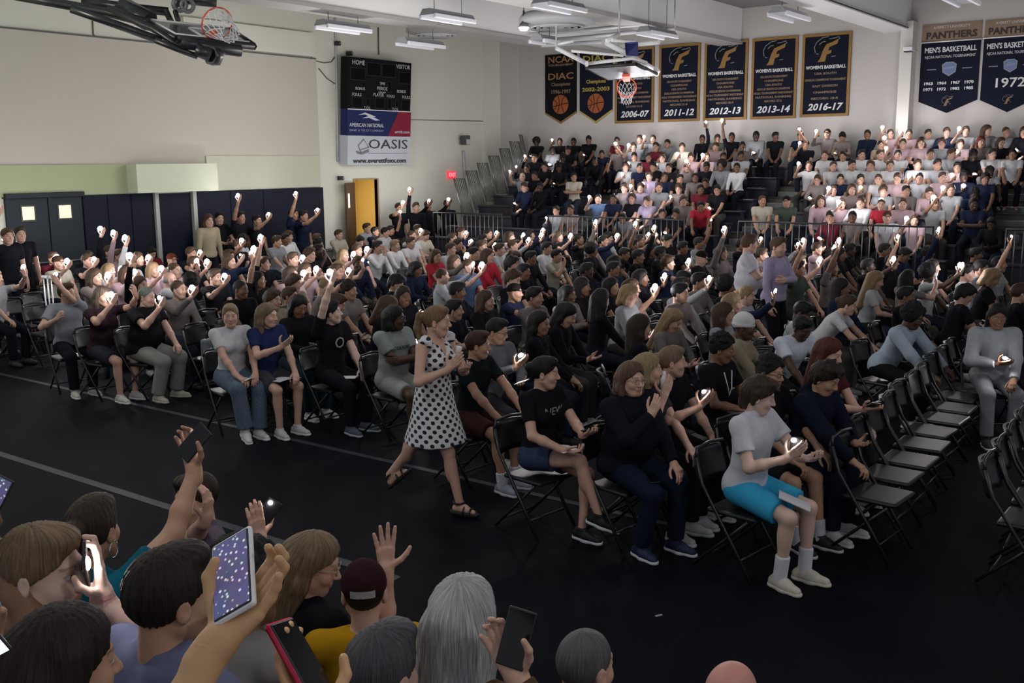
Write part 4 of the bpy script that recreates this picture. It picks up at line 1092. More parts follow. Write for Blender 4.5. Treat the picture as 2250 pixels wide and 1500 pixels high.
def person(label, loc, yaw, pose, skin='1', top=('tee', (.5, .5, .5)), bottom=('pants', (.02, .02, .03)), hair=('short', 'n'), shoes=(.6, .6, .6), sole=(.7, .7, .7), group=None,
           vox=(.013, .0062, .0062), scale=1.0, bust=0.0, belly=0.0, big=1.0, beard=0.0, loose=0.0, hairvox=.007, lip=(.42, .16, .14), z=0.0, topmat=None, topuv=None, botmat=None, extra=None, topname=None, hair_xyz=None):
    J = skeleton(**pose)
    hc = HAIRC[hair[1]] if isinstance(hair[1], str) else hair[1]
    o = obj('person', sdf_mesh('person', body_prims(J, bust, belly, big=big), vox[0], M_SKIN, fine_boxes(J, vox[1], vox[2]), tint_fn(J, hc, lip, beard, extra=extra)), color=SKINS[skin] if isinstance(skin, str) else skin)
    o.location = (loc[0], loc[1], z); o.rotation_euler = (0, 0, yaw); o.scale = (scale,) * 3
    tag(o, label, 'person', group)
    if top:
        obj(topname or {'tee': 'shirt', 'polo': 'polo_shirt', 'long': 'sweater', 'hoodie': 'hoodie', 'tank': 'top'}[top[0]], sdf_mesh('shirt', top_prims(J, top[0], bust, belly, loose=loose), vox[0] * .9, topmat or M_CLOTH, uv_fn=topuv and topuv(J)), parent=o, color=top[1])
    if bottom:
        obj('trousers' if bottom[0] in ('pants', 'wide') else 'shorts', sdf_mesh('trousers', bottom_prims(J, bottom[0]), vox[0] * .9, botmat or M_CLOTH), parent=o, color=bottom[1])
    if hair[0] != 'none':
        h = obj({'cap': 'cap', 'beanie': 'knit_cap'}.get(hair[0], 'hair'), hair_mesh(hair[0], hairvox), parent=o, color=hc); h.matrix_local = head_matrix(J)
        if hair[0] in ('cap', 'beanie') and len(hair) > 2:
            h.color = (*hair[2], 1)
    if shoes:
        for sd in 'LR':
            sh = obj('shoe', SHOE_ME, parent=o, color=shoes); sh.matrix_local = shoe_mats(J, sd)
            if sole: obj('sole', SOLE_ME, parent=sh, color=sole)
    W = Matrix.Translation(o.location) @ Matrix.Rotation(yaw, 4, 'Z') @ Matrix.Diagonal((scale, scale, scale, 1))
    return o, J, W
# ================================================================== bleachers on the far wall
NROW, RISE, RUN = 8, .237, .68
def row_x(k): return 24.4 - RUN * k
def row_z(k): return 2.65 - RISE * k                     # seat height
AISLES = (13.6, 9.0, 4.1); BY0, BY1 = -4.0, 17.0
M_DECK = mat('bleacher_deck', (.030, .032, .038), .6, noise=.2, nscale=3)
M_RISER = mat('bleacher_riser', (.085, .078, .064), .65, noise=.15, nscale=3)
M_BENCH = mat('bleacher_seat', (.020, .022, .035), .35, noise=.1, nscale=4)
bl = empty('bleachers', (row_x(NROW - 1), (BY0 + BY1) / 2, 0)); tag(bl, 'dark tiered bleachers full of people along the far wall', 'bleachers')
def local(bm, o): bmesh.ops.translate(bm, verts=bm.verts, vec=-Vector(o.location)); return bm
for k in range(NROW):
    x0, x1 = row_x(k) - .50, row_x(k) + (.18 if k else XB - row_x(k) - .02); dz = row_z(k) - .46
    bm = bmesh.new(); box(bm, x0, x1, BY0, BY1, dz - (.25 if k < NROW - 1 else dz), dz - .02, 0); box(bm, x0 - .02, x1, BY0, BY1, dz - .02, dz, 1)
    obj('tier', local(bm, bl), [M_RISER, M_DECK], bl)
    ys = [BY1] + [q for a in AISLES for q in (a + .45, a - .45)] + [BY0]
    for a, b in zip(ys[::2], ys[1::2]):
        bm = bmesh.new(); box(bm, row_x(k) - .15, row_x(k) + .15, b + .01, a - .01, row_z(k) - .05, row_z(k), bev=.012)
        box(bm, row_x(k) - .10, row_x(k) + .10, b + .03, a - .03, dz, row_z(k) - .05)
        obj('bench', local(bm, bl), M_BENCH, bl)
    if k < NROW - 1:
        for a in AISLES:
            bm = bmesh.new(); box(bm, x0 - .32, x0, a - .42, a + .42, dz - RISE, dz - RISE / 2, 0, bev=.006); obj('step', local(bm, bl), M_GREY, bl)
# slatted end rails stepping up the bleachers' left end
TOPS = [(996.6, 392.7), (1023.7, 375.3), (1047.9, 358.3), (1073, 342.5), (1096.8, 326), (1119.4, 311), (1140.6, 296)]
ORD = ['first', 'second', 'third', 'fourth', 'fifth', 'sixth', 'seventh', 'eighth', 'ninth', 'tenth', 'eleventh', 'twelfth', 'thirteenth', 'fourteenth', 'fifteenth', 'sixteenth', 'seventeenth', 'eighteenth', 'nineteenth', 'twentieth',
       'twenty-first', 'twenty-second', 'twenty-third', 'twenty-fourth', 'twenty-fifth', 'twenty-sixth', 'twenty-seventh', 'twenty-eighth', 'twenty-ninth', 'thirtieth', 'thirty-first', 'thirty-second', 'thirty-third', 'thirty-fourth', 'thirty-fifth']
M_RAIL = mat('rail_steel', (.20, .20, .20), .35, metal=.6)
for i, (u, v) in enumerate(TOPS):
    d = ray(u, v); p = np.array([0, 0, EYE]) + d * (17.35 / d[1]); x0, z1 = p[0], p[2]; x1 = x0 + (.44 if i < 6 else .10)
    t = empty('guard_rail', (x0, 17.04, 0)); tag(t, 'slatted steel end rail of the bleachers, %s step counting up from the exit sign' % ORD[i], 'railing', 'end rails of the bleachers')
    zb = max(.55, row_z(7) - .46 + (7 - min(7, (24.6 - x0) / RUN)) * 0 + (z1 - 1.55)); ln = .30
    bm = bmesh.new(); tube(bm, [(0, 0, zb), (0, ln, z1), (x1 - x0, ln, z1), (x1 - x0, 0, zb)], .022, 7); obj('frame', bm, M_RAIL, t)
    n = 6 if i < 6 else 1
    for q in range(1, n):
        bm = bmesh.new(); tube(bm, [((x1 - x0) * q / n, .0, zb), ((x1 - x0) * q / n, ln, z1)], .012, 6); obj('baluster', bm, M_RAIL, t)
    bm = bmesh.new(); tube(bm, [(0, 0, zb), (x1 - x0, 0, zb)], .018, 6); obj('bottom_rail', bm, M_RAIL, t)
    for xx in (0.0, x1 - x0):
        bm = bmesh.new(); tube(bm, [(xx, 0, zb), (xx, -.0, .0)], .02, 6); obj('post', bm, M_RAIL, t)
# guard rails along the raised front row
for i, (ya, yb) in enumerate(((16.4, 14.3), (13.0, 11.3), (11.2, 9.6), (8.4, 6.6), (6.5, 4.7), (3.5, 1.5))):
    t = empty('guard_rail', (19.05, (ya + yb) / 2, 0)); hw = (ya - yb) / 2; z0, z1 = .56, 1.63
    tag(t, 'dark guard rail along the bleacher front, %s section from the exit sign' % ORD[i], 'railing', 'front guard rails of the bleachers')
    bm = bmesh.new(); tube(bm, [(0, -hw, .0), (0, -hw, z1), (0, hw, z1), (0, hw, .0)], .024, 7); obj('frame', bm, M_BLKM, t)
    bm = bmesh.new(); tube(bm, [(0, -hw, z0 + .08), (0, hw, z0 + .08)], .018, 6); obj('bottom_rail', bm, M_BLKM, t)
    n = int(hw * 2 / .13)
    for q in range(1, n):
        bm = bmesh.new(); tube(bm, [(0, -hw + 2 * hw * q / n, z0 + .08), (0, -hw + 2 * hw * q / n, z1)], .010, 5); obj('baluster', bm, M_RAIL, t)

# ================================================================== folding chairs
M_VINYL = mat('black_vinyl', (.011, .012, .014), .38, spec=.5, bump=.05, nscale=60)
def chair_parts():
    P = {}
    bm = bmesh.new(); box(bm, -.195, .195, -.17, .22, .425, .462, bev=.016); P['seat'] = (bm, M_VINYL)
    bm = bmesh.new(); n = 9; rows = []
    for j, (z, w) in enumerate(((.60, .165), (.64, .19), (.74, .195), (.80, .185), (.835, .14))):
        rows.append([[bm.verts.new((w * (2 * i / n - 1), -.215 - (z - .6) * .28 - .045 * (1 - (2 * i / n - 1) ** 2) - t, z)) for i in range(n + 1)] for t in (0, .022)])
    for s in (0, 1):
        for a, b in zip(rows, rows[1:]):
            for i in range(n):
                q = (a[s][i], a[s][i + 1], b[s][i + 1], b[s][i]); f = bm.faces.new(q[::-1] if s == 0 else q); f.smooth = True
    loop = [[r[s][0] for r in rows] + rows[-1][s][1:] + [r[s][n] for r in rows[-2::-1]] + rows[0][s][n - 1:0:-1] for s in (0, 1)]
    for i in range(len(loop[0])):
        j = (i + 1) % len(loop[0]); bm.faces.new((loop[0][i], loop[0][j], loop[1][j], loop[1][i]))
    bmesh.ops.recalc_face_normals(bm, faces=bm.faces); P['backrest'] = (bm, M_VINYL)
    for sx in (-1, 1):
        bm = bmesh.new(); tube(bm, [(sx * .19, -.262, .80), (sx * .205, -.20, .62), (sx * .21, .0, .33), (sx * .215, .21, .012)], .0125, 8); P['leg_f%d' % sx] = (bm, M_BLKM)
        bm = bmesh.new(); tube(bm, [(sx * .185, .16, .425), (sx * .185, -.05, .22), (sx * .185, -.27, .012)], .0115, 8); P['leg_b%d' % sx] = (bm, M_BLKM)
    bm = bmesh.new(); tube(bm, [(-.185, -.19, .09), (.185, -.19, .09)], .009, 6); P['crossbar'] = (bm, M_BLKM)
    bm = bmesh.new(); tube(bm, [(-.212, .12, .145), (.212, .12, .145)], .009, 6); P['crossbar2'] = (bm, M_BLKM)
    bm = bmesh.new(); tube(bm, [(-.19, -.262, .80), (-.16, -.278, .855), (0, -.285, .868), (.16, -.278, .855), (.19, -.262, .80)], .0125, 8); P['top_tube'] = (bm, M_BLKM)
    out = {}
    for k, (bm, m) in P.items():
        d = bpy.data.meshes.new('chair_' + k); bm.to_mesh(d); bm.free(); d.materials.append(m); out[k] = d
    return out
CHAIR = chair_parts()
def chair_one():
    bm = bmesh.new()
    for d in CHAIR.values():
        n0 = len(bm.faces); bm.from_mesh(d); bm.faces.ensure_lookup_table()
        for f in bm.faces[n0:]: f.material_index = 0 if d.materials[0] == M_VINYL else 1
    d = bpy.data.meshes.new('folding_chair'); bm.to_mesh(d); bm.free(); d.materials.append(M_VINYL); d.materials.append(M_BLKM); return d
CHAIR1 = chair_one()
CHAIRS = []
def chair(x, y, rz, label=None, near=True, group='black folding chairs'):
    t = empty('folding_chair', (x, y, 0), rz)
    if label: tag(t, label, 'chair', group)
    else: t['category'] = 'chair'; t['group'] = group
    if near:
        for k, d in CHAIR.items():
            nm = 'leg' if k.startswith('leg') else 'crossbar' if k.startswith('cross') else k
            o = bpy.data.objects.new(nm, d); COL.objects.link(o); o.parent = t
    else:
        bpy.data.objects.remove(t)
        t = bpy.data.objects.new('folding_chair', CHAIR1); COL.objects.link(t); t.location = (x, y, 0); t.rotation_euler = (0, 0, rz)
        t['category'] = 'chair'; t['group'] = group
        if label: t['label'] = label
    CHAIRS.append(t); return t

# ================================================================== the crowd: a set of seated and standing poses, copied with their parts
SIT = {
    'lap': dict(head=(-18, 2, 0)), 'left': dict(head=(-42, 5, 0), twist=-10), 'right': dict(head=(12, 4, 0), R='knee'), 'down': dict(lean=16, head=(-8, 28, 0), L='belly', R='belly'),
    'elbows': dict(lean=38, head=(-12, 10, 0), L='knee', R='knee'), 'cross': dict(L='cross', R='cross', head=(-25, 0, 0)), 'chin': dict(R='chin', lean=10, head=(-20, 0, 0)),
    'raise': dict(R='raise', head=(-22, -3, 0)), 'high': dict(R='high', head=(-30, -5, 0)), 'lraise': dict(L='raise', R='lap', head=(-20, 0, 0)), 'face': dict(R='face', head=(-15, 0, 0)), 'front': dict(R='front', head=(-18, -4, 0)), 'lface': dict(L='front', R='knee', head=(-20, 0, 0)),
    'chest': dict(R='chest', head=(-10, 10, 0)), 'belly': dict(R='belly', lean=10, head=(-8, 18, 0)), 'both': dict(R='face', L='chest', head=(-15, -4, 0)),
}
STAND = {'stand': dict(sit=False, L='side', R='side'), 'sclasp': dict(sit=False, L='belly', R='belly', head=(10, 0, 0)), 'sraise': dict(sit=False, R='raise', L='side'), 'sface': dict(sit=False, R='front', L='side'), 'scross': dict(sit=False, L='cross', R='cross')}
PHONE_SIDE = {'raise': 'R', 'high': 'R', 'lraise': 'L', 'face': 'R', 'front': 'R', 'lface': 'L', 'chest': 'R', 'belly': 'R', 'both': 'R', 'sraise': 'R', 'sface': 'R', 'down': 'R'}
PROTO = {}
def proto(key):
    if key not in PROTO:
        J = skeleton(**(SIT[key] if key in SIT else STAND[key])); n = 'person'
        PROTO[key] = dict(J=J, body=sdf_mesh('person', body_prims(J), .021, M_SKIN, fine_boxes(J, .0095, .0105), tint_fn(J, coarse=True)), hm=head_matrix(J), shoes=[shoe_mats(J, s) for s in 'LR'])
    return PROTO[key]
def part_mesh(key, kind):
    P = proto(key)
    if kind not in P:
        P[kind] = sdf_mesh(kind, top_prims(P['J'], kind) if kind in ('tee', 'long', 'hoodie', 'polo') else bottom_prims(P['J'], kind), .019, M_CLOTH)
    return P[kind]
RNG = random.Random(11)
TONES = {'W': ('white', (.62, .62, .64)), 'G': ('grey', (.24, .25, .27)), 'L': ('light grey', (.40, .41, .43)), 'K': ('black', (.012, .012, .016)), 'N': ('navy', (.016, .022, .05)), 'R': ('maroon', (.13, .018, .028)), 'S': ('red', (.42, .03, .05)),
         'P': ('pale pink', (.46, .33, .36)), 'B': ('blue', (.10, .16, .28)), 'O': ('khaki', (.34, .29, .20)), 'T': ('teal', (.02, .11, .13)), 'M': ('taupe', (.20, .17, .165)), 'V': ('lavender', (.34, .28, .40)), 'C': ('cream', (.52, .48, .40)), 'E': ('olive', (.07, .09, .07))}
CROWD = []
def crowd(x, y, z, yaw, key, shirt='K', hair='s', hc='k', skin='1', led=0, kind=None, bot=None, where=None, scale=None, screen=None):
    if not led and key in ('raise', 'high', 'lraise', 'face', 'front', 'lface', 'both'): key = RNG.choice(('lap', 'left', 'cross'))
    P = proto(key); kind = kind or ('long' if RNG.random() < .35 else 'tee')
    sc = scale or RNG.uniform(.93, 1.0)
    o = bpy.data.objects.new('person', P['body']); COL.objects.link(o)
    if z == 0 and key in SIT: z = .46 * (1 - sc)
    o.location = (x, y, z); o.rotation_euler = (0, 0, yaw); o.scale = (sc,) * 3
    sk = SKINS[skin]; j = RNG.uniform(.62, .85); o.color = (sk[0] * j, sk[1] * j, sk[2] * j, 1)
    c = TONES[shirt][1]; j = RNG.uniform(.65, .95)
    obj('sweater' if kind == 'long' else 'shirt', part_mesh(key, kind), parent=o, color=tuple(min(.8, q * j) for q in c))
    bk = 'shorts' if bot == 'shorts' else 'pants'
    obj('shorts' if bk == 'shorts' else 'trousers', part_mesh(key, bk), parent=o, color=RNG.choice([(.009, .010, .015), (.012, .014, .022), (.02, .025, .04), (.05, .048, .043)]) if bot in (None, 'shorts') else bot)
    hk = {'s': 'short', 'l': 'long', 'a': 'afro', 'p': 'pony', 'b': 'buzz', 'c': 'cap', 'n': 'beanie', 'u': 'bun', 'm': 'mop', 'q': 'curly', 'v': 'verylong', 'o': 'bob', 'r': 'braids', 'x': 'balding'}[hair]
    h = obj({'c': 'cap', 'n': 'knit_cap'}.get(hair, 'hair'), hair_mesh(hk, .012), parent=o, color=HAIRC[hc]); h.matrix_local = P['hm']
    if z < .3:
        sh = RNG.choice([(.5, .5, .5), (.02, .02, .02), (.3, .3, .32)])
        for m in P['shoes']:
            q = obj('shoe', SHOE_ME, parent=o, color=sh); q.matrix_local = m
    ph = None
    if (led or screen) and key in PHONE_SIDE:
        W = Matrix.Translation(o.location) @ Matrix.Rotation(yaw, 4, 'Z') @ Matrix.Diagonal((sc, sc, sc, 1))
        M = W @ phone_matrix(P['J'], PHONE_SIDE[key]); l, r, s = M.decompose()
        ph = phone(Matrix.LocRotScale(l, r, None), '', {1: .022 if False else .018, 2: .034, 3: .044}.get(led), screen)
    CROWD.append(dict(o=o, ph=ph, key=key, shirt=TONES[shirt][0], kind=kind, where=where, hair=hair, led=led, x=x, y=y, z=z))
    return o

LEDS = {}
def plane_y(u, x, z):
    """y on the plane x = X seen in the photo's column U"""
    y = 10.0
    for _ in range(6):
        v = CY
        c = ROT.T @ np.array([x, y, z - EYE]); v = c[1] / c[2] * FPX + CY
        d = ray(u, v); y = d[1] * x / d[0]
    return float(y)

# photo column, tier, shirt, pose, hair, hair colour, skin, light (0 none .. 3 bright)
BL = '''1182 0 K belly a k 4 1;1232 0 K face s k 3 2;1262 0 K lap s k 4 0;1296 0 K belly s k 3 1;1358 0 R cross s k 2 0;1408 0 L chest s n 1 3;1434 0 G face s n 1 3;1480 0 G elbows s k 2 0;1545 0 K lraise s k 3 2;1575 0 E chest s k 3 2;1610 0 K raise s k 3 3;1662 0 L belly s k 4 2;1704 0 K left s k 3 0;1760 0 N lface s k 2 2;1820 0 M face c n 1 3;1846 0 M down m k 2 1;1908 0 N lap s k 3 0;1957 0 P front s n 1 3;1999 0 P face s n 1 3;2037 0 L lap s k 2 0;2074 0 N chest s n 1 3;2116 0 L face s n 1 3;2158 0 G left l n 1 0;2193 0 G lap b n 2 0;2232 0 K belly l n 1 3
1216 1 L belly s k 4 3;1250 1 K down s k 3 0;1330 1 N elbows s k 3 0;1352 1 M lface s k 2 3;1392 1 G face m n 1 3;1444 1 R lap s k 2 0;1500 1 C chest s n 1 3;1576 1 P belly s n 1 1;1632 1 M lap s k 3 0;1770 1 K face b n 2 2;1936 1 O lface s k 2 3;1985 1 P lap s n 1 0;2012 1 P belly o n 1 3;2052 1 G right m n 1 0;2088 1 P chest s n 1 3;2140 1 M lap l r 1 0;2180 1 K cross l n 1 0
1176 2 K face s k 2 2;1238 2 K down q k 4 0;1315 2 K elbows b k 4 0;1395 2 G chest s k 2 3;1420 2 R lap s k 3 0;1452 2 L chest m n 1 2;1520 2 P belly s n 1 2;1548 2 P face s n 1 3;1590 2 M cross s k 3 0;1628 2 L lap s k 3 0;1815 2 W lap s n 1 3;1850 2 W right s k 2 0;1886 2 W lap s k 1 0;1930 2 W cross s n 1 0;1975 2 W front s k 1 3;2045 2 W lap s k 2 0;2070 2 W left s n 1 0;2098 2 K down q k 4 2;2124 2 W lap s k 1 0;2150 2 W right s k 2 0
1160 3 K face s k 3 2;1200 3 K lap s k 2 1;1232 3 K down s k 4 1;1375 3 L chest m n 1 3;1402 3 N lap s k 2 0;1440 3 K belly m k 2 2;1470 3 K lap s k 2 0;1510 3 M lface s n 1 3;1552 3 K down s k 3 1;1585 3 G right a k 3 0;1610 3 W lap s k 3 0;1780 3 W face s n 1 3;1832 3 W lap s n 1 2;1873 3 W left s k 2 0;1915 3 W lap m n 1 0;1958 3 W cross s n 1 0;2015 3 W chest s n 1 3;2055 3 L lap s k 2 0;2100 3 P chest s k 2 3;2165 3 L elbows q k 4 2
1150 4 G front x n 1 2;1178 4 K lap s k 3 0;1262 4 C cross s k 2 0;1428 4 V chest m n 1 3;1460 4 N lap s k 3 0;1490 4 K belly s k 2 2;1522 4 M lap s k 3 0;1560 4 K elbows s k 3 1;1800 4 M belly s n 1 2;1848 4 N lap s k 2 0;1890 4 M chest s k 2 2;1932 4 W lap s n 1 0;1970 4 P belly s n 1 3;2022 4 L face s k 2 3;2070 4 P lap s n 1 0;2112 4 N chest s k 4 3;2142 4 N lap m k 3 0
1158 5 N belly s n 1 2;1190 5 K lap s k 4 0;1375 5 M chest m n 1 3;1410 5 V face q n 1 3;1450 5 G lap s n 1 0;1494 5 M chest m n 1 2;1540 5 R lap s k 3 0;1580 5 K belly s k 2 2;1830 5 W face s n 1 3;1866 5 M lap l n 1 0;1940 5 G chest m n 1 3;1990 5 M lap s k 2 0;2040 5 P belly s n 1 2;2090 5 L face s n 1 3;2136 5 N down q k 4 0
1316 6 B face s k 1 3;1350 6 N lap s k 3 0;1392 6 K lap m n 1 0;1425 6 V belly s n 1 3;1502 6 M lap m n 1 2;1540 6 S elbows s k 3 0;1675 6 C lap b n 2 0;1728 6 E back c k 2 0;1805 6 P lap l n 1 0;1838 6 P face s n 1 3;1880 6 W chest m n 1 3;1910 6 S lap b n 1 3;1985 6 P lap s n 1 0;2052 6 L front s k 2 3;2140 6 N cross s k 4 0
1225 7 G chest s k 2 2;1252 7 M lap s k 3 1;1385 7 G elbows s k 3 0;1455 7 K lap s k 2 1;1480 7 K belly s k 3 2;1830 7 R belly s k 2 3;1868 7 M lap s k 3 0;1950 7 L lap c n 1 0;2010 7 P face s n 1 3;2185 7 K down s k 4 0'''
TIER = ['top', 'second', 'third', 'fourth', 'fifth', 'sixth', 'seventh', 'lowest']
for line in BL.split('\n'):
    prev = 99
    for it in line.split(';'):
        u, k, sh, po, ha, hc, sk, led = it.split(); k = int(k)
        y = plane_y(float(u), row_x(k), row_z(k) + .73)
        if abs(prev - y) < .40: y = prev - .40
        prev = y
        po = po if po in SIT else 'right'
        sc_ = RNG.uniform(.88, .96)
        crowd(row_x(k), y, row_z(k) - .46 * sc_, math.radians(90 + RNG.uniform(-8, 28)), po, sh, ha, hc, sk, int(led), where=('b', k), scale=sc_)
# ================================================================== people on the floor: photo column and row of the head, shirt, pose, hair, hair colour, skin, light, turn
FLOOR = '''55 562 R face s n 1 3 0;20 560 K raise s n 1 3 0;12 600 M face l n 1 3 0;68 612 L lface o y 1 3 20;128 580 C face c n 1 3 0;130 548 K raise s n 1 3 0;165 556 K down s k 2 0 0;208 612 M face l n 1 3 0;180 575 K face s n 1 2 0;222 560 P raise s n 1 3 0;240 592 L face l y 1 3 10;268 606 P face l n 1 3 0
285 580 W raise o y 1 3 0;303 570 K face l n 1 3 0;334 553 R down s k 2 1 0;338 590 P face l y 1 3 0;366 570 G right c r 1 0 0;384 598 P lface b n 1 3 0;392 640 M face b n 1 2 0;372 612 L face x g 1 2 30;310 625 K raise l n 1 3 0;410 612 K face s n 1 2 0;425 580 K face s n 1 3 0
448 580 N lface o n 1 3 0;420 560 K face s n 2 2 0;476 528 W lap a k 4 0 30;521 522 W lap s k 3 0 0;582 522 W lap m n 1 0 0;608 532 G lface s n 1 0 0;625 522 O left s n 2 0 0;502 568 K face s n 1 1 0;545 580 K high s n 1 3 0;568 615 K high l k 2 3 0;604 618 O face m n 1 0 0;645 572 G face s n 1 3 0;640 605 P face l n 1 3 0;655 520 N front s k 3 3 0
705 512 C lap s n 1 0 0;735 497 K lraise s k 2 3 0;765 502 N face s k 2 3 0;790 497 O lap s n 1 0 0;798 484 K lap s k 3 0 0;845 497 L lap s n 1 0 0;682 562 K front m n 1 0 0;730 560 P face l y 1 3 0;672 592 P face o n 1 3 0;684 628 M down b y 1 0 40;785 552 N face s n 1 3 0;740 600 K face s n 2 2 0;755 640 M lap q d 2 0 0;720 590 M lface m y 1 2 0
502 622 K down a k 2 0 60;530 640 K lap b k 3 0 0;600 660 O lap m n 1 0 0;740 665 M down s n 1 0 30;632 650 E cross s n 2 0 0;830 546 W chin s k 2 0 0;868 537 W lap s y 1 2 0;903 532 W lap s n 1 0 0;840 510 W lap s k 1 0 0;876 503 P lap s n 1 0 0;906 520 W front b n 1 2 0;935 518 C down s n 1 0 0
965 547 L cross s n 1 0 0;958 562 S right l n 1 2 0;1022 500 K elbows s k 3 1 0;1060 530 K lap s k 2 0 0;1040 560 K lap s k 2 0 0;1127 540 L front s n 1 2 0;1097 548 L lap s n 1 0 0;1122 563 M down p n 1 0 0;1062 562 S lap l n 1 0 0;1030 588 B face b n 1 3 0;972 604 L lface b n 1 3 40;1010 640 K face s k 3 0 0;1058 640 N face c k 2 3 0;1018 545 M face s n 1 2 0;1000 575 M front l n 1 3 0
1224 560 C chin s k 2 2 0;1202 546 W lap s k 2 0 0;1175 657 M lap s k 2 2 0;1225 648 M cross l k 3 0 0;1245 695 K down l k 1 0 20;1100 660 K lap v n 1 1 0;1186 712 K right l k 2 0 20;1150 600 K lap s k 3 0 0;870 622 K down m k 2 2 20;835 672 K down l n 1 3 30;1120 520 P face l n 1 3 0;1088 512 K face s k 2 2 0
1147 500 N chest s n 1 2 0;1100 488 K face s k 3 3 0;1150 545 M lface s n 1 2 0;1160 528 K front s k 2 3 0;1172 560 K lap s k 3 0 0;1215 512 N front s k 2 2 0;1245 515 K face l n 1 3 0;1272 525 K front s k 3 2 0;1300 535 M raise s k 2 3 0;1335 512 P face s n 1 3 0;1392 540 K raise s k 3 3 0;1430 552 K raise s k 3 3 0;1444 520 K front s k 2 2 0
1344 626 K lap l k 2 0 0;1320 664 K left l k 1 0 40;1365 652 L belly o y 1 3 0;1388 640 M face l n 2 3 0;1406 724 K lap l d 1 0 40;1440 648 M lap s k 1 0 0;1478 640 L front s k 1 2 0;1468 576 N face m n 1 3 0;1540 570 K belly c k 1 1 0;1482 700 M down v y 1 0 0;1528 694 L front l n 1 0 0;1610 668 N lface o y 1 2 0;1640 646 L lap u y 1 0 0
1300 552 K lap a k 3 0 0;1402 565 K lap s k 3 0 0;1450 560 K lap s k 4 0 0;1500 545 K lap s k 3 0 0;1290 595 K cross s k 4 0 0;1335 590 N lap s k 3 0 0;1408 612 K face l k 3 3 0;1496 505 L lap m k 1 1 0;1545 520 K belly s k 2 2 0;1580 522 G lraise s k 3 2 0;1578 495 N front s k 2 3 0;1618 520 P raise s k 1 3 0;1260 640 K lap r k 3 0 0;1370 560 K elbows s k 3 1 0
1585 560 M raise l k 2 3 0;1562 505 K front s k 3 2 0;1660 560 M face s n 1 3 0;1754 594 E raise s k 2 2 0;1790 592 M raise r k 3 3 0;1845 560 K lap v k 3 1 0;1796 545 P face s n 1 3 0;1748 540 G face s k 3 2 0;1908 585 K front s k 4 3 0;1960 575 K raise s k 2 2 0;1924 616 L belly v y 1 0 20;1960 612 M face l k 1 1 40;2042 602 L front a k 4 3 0
1690 690 K down s k 4 0 0;1740 682 L down s k 4 1 0;1858 674 W elbows u n 1 0 0;1835 640 N lap r k 3 0 0;1888 640 K lap s k 3 0 0;2059 550 N raise q k 3 3 0;2049 588 L face o d 1 3 0;2124 600 W face s k 1 2 0;2166 612 K down o y 2 0 0;2195 584 L raise s k 2 1 0;2120 648 K down m k 1 0 30;2240 642 K lap s n 1 0 30;2085 590 G lap s k 2 0 0;1985 545 K lap s k 3 0 0;2020 560 N down s k 3 1 0
1845 505 K front s k 3 2 0;1795 520 K face l k 2 3 0;1720 520 K front s k 3 2 0;1880 535 K lap s k 4 0 0;1935 545 K down s k 3 1 0;2145 560 K lap s k 3 0 0;2235 590 N lap s k 2 0 0;1585 640 K lap a k 3 0 0;1520 630 M lap s k 2 0 0;1500 610 K belly s k 3 0 0'''
FPX_ROWS = [2.95, 3.95, 4.85, 5.95, 7.15, 8.35, 9.55, 10.7, 11.9, 13.0, 14.2, 15.4, 16.5]
TAKEN = []
def free(x, y, d=.48): return all((x - a) ** 2 + ((y - b) * .72) ** 2 > d * d for a, b in TAKEN)
def floor_row(y): return int(np.argmin([abs(y - r) for r in FPX_ROWS]))
HERO_SPOTS = []
def place_floor():
    for it in FLOOR.replace('\n', ';').split(';'):
        u, v, sh, po, ha, hc, sk, led, tw = it.split()
        Hc = proto(po)['J']['Hc'] * .965; yw = math.radians(180 + float(tw))
        p = at_z(float(u), float(v), Hc[2] + .016)
        x = float(p[0] - (Hc[0] * math.cos(yw) - Hc[1] * math.sin(yw))); y = float(p[1] - (Hc[0] * math.sin(yw) + Hc[1] * math.cos(yw)))
        x, y = min(x, 18.3), min(y, 17.2)
        for _ in range(14):
            if free(x, y): break
            n = min(TAKEN, key=lambda q: (q[0] - x) ** 2 + (q[1] - y) ** 2); d = math.hypot(x - n[0], y - n[1]) + 1e-6
            x += (x - n[0]) / d * .1 + RNG.uniform(-.03, .03); y += (y - n[1]) / d * .1 + RNG.uniform(-.03, .03)
        if not (7.2 < x < 18.5) or not free(x, y, .42): continue
        TAKEN.append((x, y)); yaw = math.radians(180 + float(tw) + RNG.uniform(-10, 10))
        crowd(x, y, 0, yaw, po, sh, ha, hc, sk, int(led), where=('f', floor_row(y)))
    # the ranks between them
    for r, yr in enumerate(FPX_ROWS):
        x = 7.6 if r > 9 else 8.0
        while x < 18.2:
            xx, yy = x + RNG.uniform(-.06, .06), yr + RNG.uniform(-.08, .08)
            far = 17.2 - max(0, 6 - yy) * 1.2
            if free(xx, yy, .60) and RNG.random() < (.30 if yy > 9 and xx < 11 else .48) and xx < far and not (yy < 4.3 and xx > 9.5) and not (10.2 < yy < 12.6 and xx < 9.0):
                TAKEN.append((xx, yy))
                crowd(xx, yy, 0, math.radians(180 + RNG.uniform(-15, 15)), RNG.choice(['lap', 'left', 'cross', 'down', 'belly', 'face', 'front', 'chin', 'right']), RNG.choice('KKKKKNNNGMREG'),
                      RNG.choice('sssslmopqa'), RNG.choice('kkkkndnd'), RNG.choice('1122334'), RNG.choice((0, 0, 1, 2, 3)), where=('f', r))
            x += .55

